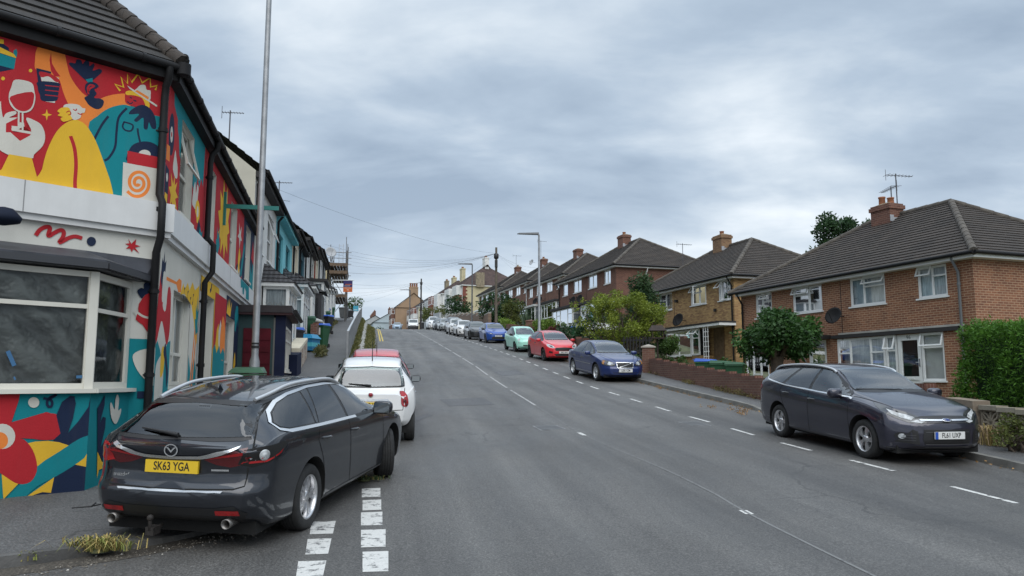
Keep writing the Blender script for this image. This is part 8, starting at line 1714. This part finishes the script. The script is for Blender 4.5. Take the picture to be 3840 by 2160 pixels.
vs = [(x, math.cos(th) * .62 * (1 - (x / 1.7) ** 2) ** .6, math.sin(th) * .5 * (1 - (x / 1.7) ** 2) ** .5) for x in np.linspace(-1.68, 1.68, 15) for th in np.linspace(0, math.pi, N)]; mb.add(vs, [(i*N + k, i*N + k + 1, (i+1)*N + k + 1, (i+1)*N + k) for i in range(14) for k in range(N - 1)], 0, True); mb.build('hull', mat('boat_white', (.48, .48, .47), .4, var=.1), t); mb = MB(); mb.tube([(x, 0, .5 * (1 - (x / 1.7) ** 2) ** .5 + .01) for x in np.linspace(-1.6, 1.6, 11)], .03, 6); mb.build('keel', mat('boat_trim', (.2, .2, .22), .5), t)
brown = mat('old_wall', (.20, .145, .105), .9, kind='brick', col2=(.15, .10, .075), mortar=(.20, .16, .125), bw=.45, rh=.2)
lowwall('brown retaining wall with pale blocks behind the far parked cars', (-2.2, 76), (-9.3, 112), 1.75, brown, concrete, .3, step=4, z=pv); lowwall('brick retaining wall under the clipped hedge', (1.5, 55.5), (-1.9, 75), 1.0, wbk, None, .3, step=1.6, z=pv); lowwall('low brick wall beside the mint green car', (4.2, 39.5), (1.7, 54.5), .8, wbk, None, .3, step=1.5, z=pv); pier('brick gate pier between the hedge and the mint car', 1.35, 56.2, .6, 1.5, wbk, wbk, pv)
lowwall('grey rendered garage wall at the crest beside the dark telegraph pole', (-10.6, 113.5), (-12.6, 124), 2.4, rm('grey'), None, .3, z=pv)

# ------------------------------------------------------------------ plants
def leaves(name, parent, clumps, n, size, m, seed, spread=.28, asp=.5, shell=.0, droop=0.0, up=0.0, mx=1.0):
    g_ = np.random.default_rng(seed); C_ = np.array([c[:3] for c in clumps], float); Rr = np.array([c[3] if np.ndim(c[3]) else (c[3],) * 3 for c in clumps], float); vol = Rr.prod(1) ** .72; idx = g_.choice(len(C_), n, p=vol / vol.sum())
    v = g_.normal(size=(n, 3)); v /= np.linalg.norm(v, axis=1)[:, None]; rad = g_.random(n) ** (1 / 3.) * (1 - shell) + shell * (1 - .25 * g_.random(n)); 
    p = C_[idx] + v * rad[:, None] * Rr[idx]; a = g_.normal(size=(n, 3)); a[:, 2] = a[:, 2] * .7 - droop + up; a += v * .6; a /= np.linalg.norm(a, axis=1)[:, None]; b = np.cross(a, g_.normal(size=(n, 3))); b /= np.linalg.norm(b, axis=1)[:, None] + 1e-9
    s_ = size * g_.uniform(.6, 1.35, n)[:, None]; h = a * s_; w_ = b * s_ * asp * .5
    V = np.empty((n, 4, 3)); V[:, 0] = p; V[:, 1] = p + h * .45 + w_; V[:, 2] = p + h; V[:, 3] = p + h * .45 - w_
    me = bpy.data.meshes.new(name); me.vertices.add(n * 4); me.vertices.foreach_set('co', V.ravel().astype(np.float32)); me.loops.add(n * 4); me.loops.foreach_set('vertex_index', np.arange(n * 4, dtype=np.int32)); me.polygons.add(n); me.polygons.foreach_set('loop_start', np.arange(0, n * 4, 4, dtype=np.int32)); me.polygons.foreach_set('loop_total', np.full(n, 4, np.int32)); me.update(); me.materials.append(m)
    cl = g_.random(len(C_)); tint = np.clip(cl[idx] * .55 + g_.random(n) * .45, 0, 1) * mx; at_ = me.attributes.new('tint', 'FLOAT', 'FACE'); at_.data.foreach_set('value', tint.astype(np.float32))
    o = bpy.data.objects.new(name, me); COL.objects.link(o); o.parent = parent; return o
def branches(name, parent, roots, tips, m, r0, r1, seed, wig=.12):
    g_ = random.Random(seed); mb = MB()
    for tip in tips:
        a = Vector(g_.choice(roots)); b = Vector(tip); n = 5; mb.tube([a.lerp(b, k / n) + Vector((g_.uniform(-wig, wig), g_.uniform(-wig, wig), g_.uniform(-wig, wig) * .5 + .25 * (b - a).length * .2 * math.sin(math.pi * k / n))) * (1 if 0 < k < n else 0) for k in range(n + 1)], [r0 + (r1 - r0) * k / n for k in range(n + 1)], 6, cap=False)
    return mb.build(name, m, parent, uv=False)
bark = mat('bark', (.085, .065, .05), .95, var=.4, vs=8, bump=.6, bs=25)
lf = lambda n, a, b: mat(n, a, .55, kind='leaf', col2=b, spec=.3)
def ell(cx, cy, cz, rx, ry, rz_, n, r, seed, zmin=None, low=.35):
    g_ = random.Random(seed); out = []
    while len(out) < n:
        v = Vector((g_.gauss(0, 1), g_.gauss(0, 1), g_.gauss(0, 1))).normalized() * (low + (1 - low) * g_.random() ** .5); p = (cx + v.x * rx, cy + v.y * ry, cz + v.z * rz_, r * g_.uniform(.6, 1.3))
        if zmin is None or p[2] > zmin: out.append(p)
    return out
# umbrella shaped dark tree before number 94
x, y = 8.45, 24.6; zb = ground_z(x, y); t = thing('garden_tree', 'dark leaved umbrella shaped tree with a stout trunk, left of the nearest estate car', 'tree', (x, y, zb)); zc = at(1960 * D, 850 * D, y).z - zb
cl = ell(0, 0, zc - .02, 1.26, 1.15, .70, 60, .30, 1, zc - .82) + ell(.15, 0, zc + .35, .95, .9, .35, 20, .28, 2); leaves('crown', t, cl, 11500, .15, lf('leaf_dark', (.012, .037, .011), (.055, .135, .026)), 3, droop=.55, asp=.48)
mb = MB(); mb.tube([(0, 0, -.3), (.02, 0, .4), (-.03, 0, .9), (.0, 0, zc - .6)], [.24, .19, .18, .20], 10); mb.build('trunk', bark, t); branches('limbs', t, [(0, 0, zc - .7)], [c[:3] for c in cl[:22]], bark, .08, .015, 4)
# yellow-green airy shrub
x, y = 5.45, 38.6; zb = ground_z(x, y); t = thing('large_shrub', 'tall airy yellow green shrub with many thin stems, behind the dark blue saloon', 'shrub', (x, y, zb)); cl = ell(-.1, 0, 2.35, 2.05, 1.5, 1.35, 84, .27, 11, .9, .5) + ell(.1, .2, 3.1, 1.5, 1.2, .6, 28, .24, 12) + ell(1.7, .1, 2.4, .85, .8, .9, 24, .26, 13) + ell(-2.0, 0, 3.0, .5, .5, .35, 6, .16, 14)
leaves('crown', t, cl, 14500, .115, lf('leaf_yellow', (.080, .130, .016), (.27, .315, .04)), 15, asp=.45, droop=.1); branches('stems', t, [(g * .12, .05 * g, -.2) for g in (-3, -1, 0, 2, 3)], [c[:3] for c in cl[::3]], bark, .04, .008, 16, .16)
# dark conifer and loose dark shrubs around it
x, y = 7.05, 41.0; zb = ground_z(x, y); t = thing('conifer', 'dark green loose conifer rising behind the yellow shrub', 'tree', (x, y, zb)); cl = ell(0, 0, 2.3, .85, .9, 2.3, 60, .36, 21, .2) + ell(.1, 0, 4.1, .4, .4, .6, 8, .3, 22); leaves('crown', t, cl, 8500, .20, lf('leaf_conifer', (.014, .040, .018), (.055, .105, .035)), 23, asp=.3); mb = MB(); mb.tube([(0, 0, -.2), (0, 0, 4)], [.14, .04], 8); mb.build('trunk', bark, t)
def bush(label, x, y, rx, ry, h, n, size, lm, seed, cl_r=.25, nm='bush', group=None, dz=0, stem=True, asp=.55, k=26, droop=0, up=0):
    zb = ground_z(x, y) + dz; t = thing(nm, label, 'bush', (x, y, zb), 0, group); cl = ell(0, 0, h * .52, rx, ry, h * .48, k, cl_r, seed, .05); leaves('foliage', t, cl, n, size, lm, seed + 1, asp=asp, droop=droop, up=up)
    if stem: branches('stems', t, [(0, 0, -.1)], [c[:3] for c in cl[:9]], bark, .03, .008, seed)
    return t
gd, gm, go, gl = lf('leaf_deep', (.010, .034, .013), (.042, .095, .030)), lf('leaf_mid', (.024, .062, .014), (.085, .150, .030)), lf('leaf_olive', (.055, .075, .018), (.16, .18, .05)), lf('leaf_lime', (.06, .12, .015), (.17, .25, .035))
bush('clipped round dark green bush beside the glazed porch', 6.62, 32.6, .60, .6, 1.7, 5200, .09, gm, 31, .2)
bush('low leafy plant in front of the yellow house trellis', 8.6, 30.6, .7, .5, .95, 1500, .14, gm, 33); bush('dark spreading shrubs under the yellow shrub', 3.9, 43.5, 1.7, .9, 2.0, 4200, .15, gd, 35, .36, k=40); bush('white flowered rose bush beside the black gate', 4.9, 33.3, .5, .4, 1.0, 1300, .10, gm, 37); bush('glossy shrub before the dark brick bay', 5.8, 47.5, 1.3, .8, 1.7, 3000, .16, lf('leaf_glossy', (.02, .05, .02), (.075, .12, .05)), 39, .32)
t = thing('rose_bloom', 'pair of white roses low on the bush by the gate', 'flower', (4.75, 32.9, ground_z(4.75, 32.9) + .45)); 
for k, (dx, dz) in enumerate(((0, 0), (-.22, .28))): mb = MB(); mb.lathe([(.001, -.05), (.05, -.03), (.075, .01), (.06, .05), (.001, .06)], 10, 0, Matrix.Translation((dx, 0, dz)) @ Matrix.Rotation(R(70), 4, 'X')); mb.build('flower_head', mat('petal_white', (.62, .60, .56), .7), t)
def box_hedge(label, p, q, w_, z0, h, n, size, lm, seed, group='clipped hedges'):
    p, q = Vector((*p, 0)), Vector((*q, 0)); zp_ = ground_z(p.x, p.y) + z0; t = thing('hedge', label, 'hedge', (p.x, p.y, zp_), 0, group); L = (q - p).length; k = int(L / .45) + 1; cl = []; g_ = random.Random(seed)
    for i in range(k * 9):
        c = p.lerp(q, g_.random()); zz = ground_z(c.x, c.y) + z0 - zp_; cl.append((c.x - p.x + g_.uniform(-w_, w_) * .5, c.y - p.y + g_.uniform(-.2, .2), zz + h * g_.random() ** .7, .26))
    leaves('foliage', t, cl, n, size, lm, seed, asp=.6); branches('stems', t, [(0, 0, 0), tuple(q - p + Vector((0, 0, ground_z(q.x, q.y) + z0 - zp_)))], [c[:3] for c in cl[:8]], bark, .03, .01, seed)
box_hedge('bright green clipped hedge behind the second street lamp', (2.6, 52.5), (1.4, 58), .7, .0, 1.35, 5000, .13, gl, 41); box_hedge('yellow green clipped hedge beside the brown telegraph pole', (-.1, 66), (-.9, 71.5), .8, .0, 1.5, 4500, .15, gl, 43)
bush('red leaved bush in front of the clipped hedge', 2.7, 51.0, .6, .5, 1.1, 1200, .14, lf('leaf_red', (.06, .012, .014), (.14, .03, .03)), 45, dz=.1)
x, y = 1.15, 60.5; t = thing('cordyline', 'spiky sword leaved plant between the two clipped hedges', 'plant', (x, y, ground_z(x, y))); mb = MB(); g_ = random.Random(5)
for k in range(60):
    a = g_.uniform(0, 6.28); el = g_.uniform(.35, 1.5); L = g_.uniform(1.2, 2.3); d = Vector((math.cos(a) * math.cos(el), math.sin(a) * math.cos(el), math.sin(el))); s_ = d.cross(Vector((0, 0, 1))).normalized() * .045; o_ = Vector((0, 0, .5)); m1 = o_ + d * L * .6 + Vector((0, 0, .05)); e_ = o_ + d * L - Vector((0, 0, L * .16 * math.cos(el))); mb.quad(o_ - s_, o_ + s_, m1 + s_ * .8, m1 - s_ * .8); mb.add([m1 - s_ * .8, m1 + s_ * .8, e_], [(0, 1, 2)])
mb.build('sword_leaves', mat('sword_leaf', (.05, .085, .04), .6, var=.3), t); mb = MB(); mb.tube([(0, 0, -.2), (0, 0, .6)], .08, 8); mb.build('stem', bark, t)
bush('dark shrubs climbing behind the white hatchback', -1.3, 79, 2.4, 1.6, 3.0, 4200, .24, gd, 47, .55, k=40); bush('olive shrub on the far garden bank', .3, 76, 1.3, 1.2, 2.3, 2200, .2, go, 49, .45); bush('round bush below the cream sided house', -8.3, 118, 1.9, 1.5, 3.2, 1800, .3, gd, 51, .6, dz=1.2); bush('pale green bush beside the white bay fronted house', -13.0, 128, 2.2, 1.5, 3.0, 1800, .3, go, 53, .6, dz=1.2); bush('dark bush beyond the crest under the pale blue gable', -32, 165, 5, 2, 3.2, 2200, .45, gd, 55, .9); bush('small green bush by the large grey bin', -17.4, 84, .9, .8, 1.6, 700, .2, gm, 57, .35, dz=.8)
# tree showing over the roof
q = at(2112 * D, 590 * D, 46); zb = ground_z(q.x, 46); t = thing('garden_tree', 'round topped tree showing above the roof left of the twin aerials', 'tree', (q.x, 46, zb)); H = q.z - zb; cl = ell(0, 0, H, 1.75, 1.7, 1.25, 46, .42, 61) + ell(-.5, 0, H - 1.6, 1.4, 1.4, 1.2, 16, .4, 62); leaves('crown', t, cl, 7000, .2, lf('leaf_tree', (.014, .042, .016), (.05, .10, .035)), 63, asp=.5); mb = MB(); mb.tube([(0, 0, -.3), (.1, 0, H * .5), (0, 0, H)], [.25, .18, .08], 8); mb.build('trunk', bark, t); branches('limbs', t, [(0, 0, H * .7)], [c[:3] for c in cl[:14]], bark, .06, .012, 64)
# the tall conifer hedge on the right
p, q = Vector((9.72, 15.75, 0)), Vector((10.97, 11.1, 0)); zb = ground_z(p.x, p.y); t = thing('hedge', 'tall square clipped conifer hedge in front of the brick house', 'hedge', (p.x, p.y, zb)); d = (q - p).normalized(); nn = Vector((-d.y, d.x, 0)); g_ = np.random.default_rng(9); L = (q - p).length; cl = []; H = 2.28
for k in range(6500):
    a, b, c = g_.random() * L, g_.uniform(-.75, .75), .45 + g_.random() * (H - .45); f = g_.integers(0, 5)
    if f == 0: c = H + g_.normal() * .05
    elif f in (1, 2): b = (-.75 if g_.random() < .5 else .75)
    elif f == 3: a = g_.choice([0, 0, L])
    bl = .10 * math.sin(a * 3.1 + c * 2.2) + .07 * math.sin(a * 6.3 - c * 4); s_ = d * a + nn * (b * (1 - .06 * (c < .8)) + bl * np.sign(b)); cl.append((s_.x, s_.y, c + .05 * math.sin(a * 5), .11))
leaves('foliage', t, cl, 76000, .085, lf('leaf_conifer_hedge', (.028, .085, .010), (.105, .245, .025)), 65, asp=.26, up=.35)
mb = MB(); a_, b_ = Vector((0, 0, 0)) + d * .18, d * (L - .1); w_ = nn * .52; v = [k + s_ + Vector((0, 0, z)) for z in (.35, H - .16) for k in (a_, b_) for s_ in (-w_, w_)]; mb.add(v, [(0, 1, 3, 2), (4, 6, 7, 5), (0, 4, 5, 1), (2, 3, 7, 6), (0, 2, 6, 4), (1, 5, 7, 3)]); mb.build('shaded_core', mat('shaded_foliage', (.012, .034, .009), .95), t)  # solid core box behind the leaves, its dark green painted as foliage in shade
cl = [(d * a + nn * -.72).to_tuple() + (.2,) for a in np.arange(.4, 4.4, .25)]; cl = [(c[0], c[1], .45 + .12 * math.sin(k * 2), .24) for k, c in enumerate(cl)]; leaves('lower_growth', t, cl, 3000, .11, lf('leaf_brownish', (.04, .06, .015), (.13, .14, .03)), 66, asp=.35)
mb = MB(); 
for k in range(4): s_ = d * (.5 + k * 1.2); mb.tube([s_ + Vector((0, 0, -.3)), s_ + Vector((0, 0, .7))], .06, 6)
mb.build('trunks', bark, t)
# grass, weeds and litter
def tuft(label, x, y, z, n, L, m, seed, rad=.22, lean=.7, name='grass_tuft', rx=None):
    t = thing(name, label, 'grass', (x, y, z)); g_ = random.Random(seed); mb = MB()
    for k in range(n):
        bx, by = g_.gauss(0, rx or rad), g_.gauss(0, rad * .55); a = g_.uniform(0, 6.28); l = L * g_.uniform(.45, 1.15); e = g_.uniform(.25, lean + .15); dx, dy = math.cos(a) * l * e, math.sin(a) * l * e; w_ = .004 + .003 * g_.random(); s_ = Vector((-math.sin(a), math.cos(a), 0)) * w_
        p0, p1, p2 = Vector((bx, by, -.01)), Vector((bx + dx * .45, by + dy * .45, l * .55)), Vector((bx + dx, by + dy, l * (.75 - .45 * e))); mi = g_.randrange(3); mb.quad(p0 - s_, p0 + s_, p1 + s_, p1 - s_, mi); mb.add([p1 - s_, p1 + s_, p2], [(0, 1, 2)], mi)
    mb.build('blades', m, t, uv=False); mb = MB(); mb.lathe([(rad * 1.1, -.02), (rad * .5, .015), (.001, .02)], 10, cap=False); mb.build('root_clump', soil, t)
st1, st2, st3 = mat('straw', (.38, .29, .10), .8), mat('straw_dark', (.20, .17, .055), .8), mat('straw_green', (.15, .17, .035), .8)
q = gp(375, 2085); tuft('dry yellow grass tuft growing from the kerb behind the charcoal estate car', q.x, q.y, gz(q.x, q.y) + .06, 260, .19, [st1, st3, st2], 1, .08, 1.3, rx=.12)
q = gp(190, 2115); tuft('small grass tuft in the kerb joint at the lower left', q.x - .2, q.y, gz(q.x, q.y) + .05, 70, .09, [st3, st2, st3], 2, .06)
q = gp(3745, 1668, .14); tuft('tall dead straw coloured grass against the pierced screen wall', q.x + .05, q.y, q.z, 420, .55, [st1, st1, mat('straw_pale', (.45, .33, .19), .8)], 3, .16, .55)
q = gp(3808, 1690, .14); bush('scrubby grey green weed against the pierced screen wall', q.x + .05, q.y, .3, .25, .5, 900, .06, go, 71, .12, dz=.3, k=14)
q = gp(1365, 1805); tuft('green weeds in the gutter under the charcoal estate car', q.x, q.y, gz(q.x, q.y) + .03, 150, .08, [mat('weed_dark', (.03, .045, .015), .8), mat('weed_green', (.03, .06, .015), .8), st2], 4, .08, .8, rx=.16)
# scattered debris and weeds nobody could count
g_ = np.random.default_rng(4); cl = [(xl(y) + (xpr(y) - xl(y)) * t_, y, gz(xl(y), y) + .16 + (pathraise(y) - .12) * t_ ** 1.5, .07 + .09 * g_.random() ** 2) for y in np.arange(18, 92, .07) for t_ in ((.08 + .46 * g_.random()), (.80 + .16 * g_.random()))]
o = leaves('verge_weeds', None, cl, 17000, .13, lf('leaf_verge', (.045, .065, .016), (.20, .175, .06)), 72, asp=.32, up=.6); o['kind'] = 'stuff'
cl = [(xw(y) - .08 + .1 * g_.random(), y, pv(xw(y), y) + .02, .07 + .05 * g_.random()) for y in np.concatenate([np.arange(14, 31, .12), np.arange(31, 60, .3)]) if math.sin(y * 1.7) + math.sin(y * .63) > -.2]
o = leaves('wall_foot_weeds', None, cl, 3600, .09, lf('leaf_wallfoot', (.07, .075, .02), (.24, .19, .08)), 73, asp=.25, up=.5); o['kind'] = 'stuff'
cl = [(xpl(y) + 1.35 + .15 * g_.random(), y, path_z(xpl(y), y) + .1, .16) for y in np.concatenate([np.arange(28.5, 31, .12), np.arange(44, 62, .35)])]
o = leaves('path_side_weeds', None, cl, 2600, .14, lf('leaf_pathside', (.05, .065, .02), (.17, .15, .06)), 74, asp=.3, up=.6); o['kind'] = 'stuff'
cl = []
for u, v, n_, rr in ((2765, 1540, 14, .12), (2660, 1530, 8, .12), (2780, 1552, 10, .09), (2480, 1460, 6, .1), (2610, 1420, 4, .1)):
    q = gp(u, v); cl += [(q.x + g_.normal() * rr, q.y + g_.normal() * rr * 2, gz(q.x, q.y) + .03, .05) for _ in range(n_)]
cl += [(xr(y) - .05 - .05 * g_.random(), y, gz(xr(y), y) + .02, .04) for y in np.arange(9, 40, .18)]
o = leaves('dry_leaf_litter', None, cl, 1000, .045, lf('leaf_dry', (.20, .105, .03), (.42, .24, .09)), 75, asp=.6); o['kind'] = 'stuff'
cl = [(-3.9 + .5 * k * .1 + g_.normal() * .05, 6.75 + .5 * k * .11 + g_.normal() * .1, gz(-3.9 + .05 * k, 6.75 + .055 * k) + .01, .03) for k in range(34)]
g2 = MB(); 
for k in range(520):
    a = g_.random() * 34; x = -4.6 + a * .06 + .12 + g_.normal() * .10; y = 6.0 + a * .066 - .12 + g_.normal() * .10; s_ = .004 + .009 * g_.random() ** 2; z = gz(x, y) + .004; g2.add([(x - s_, y - s_, z), (x + s_, y - s_ * .5, z), (x + s_ * .6, y + s_, z), (x - s_ * .7, y + s_ * .8, z), (x, y, z + s_ * .8)], [(0, 1, 4), (1, 2, 4), (2, 3, 4), (3, 0, 4)], int(g_.random() < .12))
o = g2.build('gutter_grit', [mat('grit', (.12, .105, .085), .9, var=.3), mat('grit_pale', (.5, .47, .42), .9)], uv=False); o['kind'] = 'stuff'
# dirt silted along the kerb
mk = MB(); dm = mat('silt', (.060, .052, .042), .9, kind='asphalt', streak=.4); W_ = [(-5.6, 5.15), (-4.6, 5.95), (-3.9, 6.55), (-3.3, 7.05), (-2.8, 7.75), (-2.45, 8.6), (-2.2, 9.6), (-2.15, 10.6)]; I_ = [(-6, 5.25), (-4.25, 6.62), (-3.87, 6.93), (-3.3, 7.5), (-2.75, 8.3), (-2.4, 9.3), (-2.25, 10.3), (-2.3, 10.7)]
g_ = random.Random(8); po, pi_ = catmull(W_, 6, False), catmull(I_, 6, False)
for k in range(len(po) - 1): f = lambda p: (p[0], p[1], gz(p[0], p[1]) + .004); mk.quad(f(pi_[k]), f(po[k]), f(po[k + 1]), f(pi_[k + 1]))
struct(mk.build('gutter_dirt', dm))
t = thing('metal_bracket', 'small bent metal strip lying on the pavement under the mural', 'scrap', gp(335, 1905, .12)); mb = MB(); mb.tube([(-.16, -.05, .01), (0, .03, .012), (.05, .04, .05)], .008, 5); mb.build('strip', trimm, t); mb = MB(); mb.tube([(.0, .03, .012), (.1, .16, .03)], .008, 5); mb.build('strut', trimm, t)
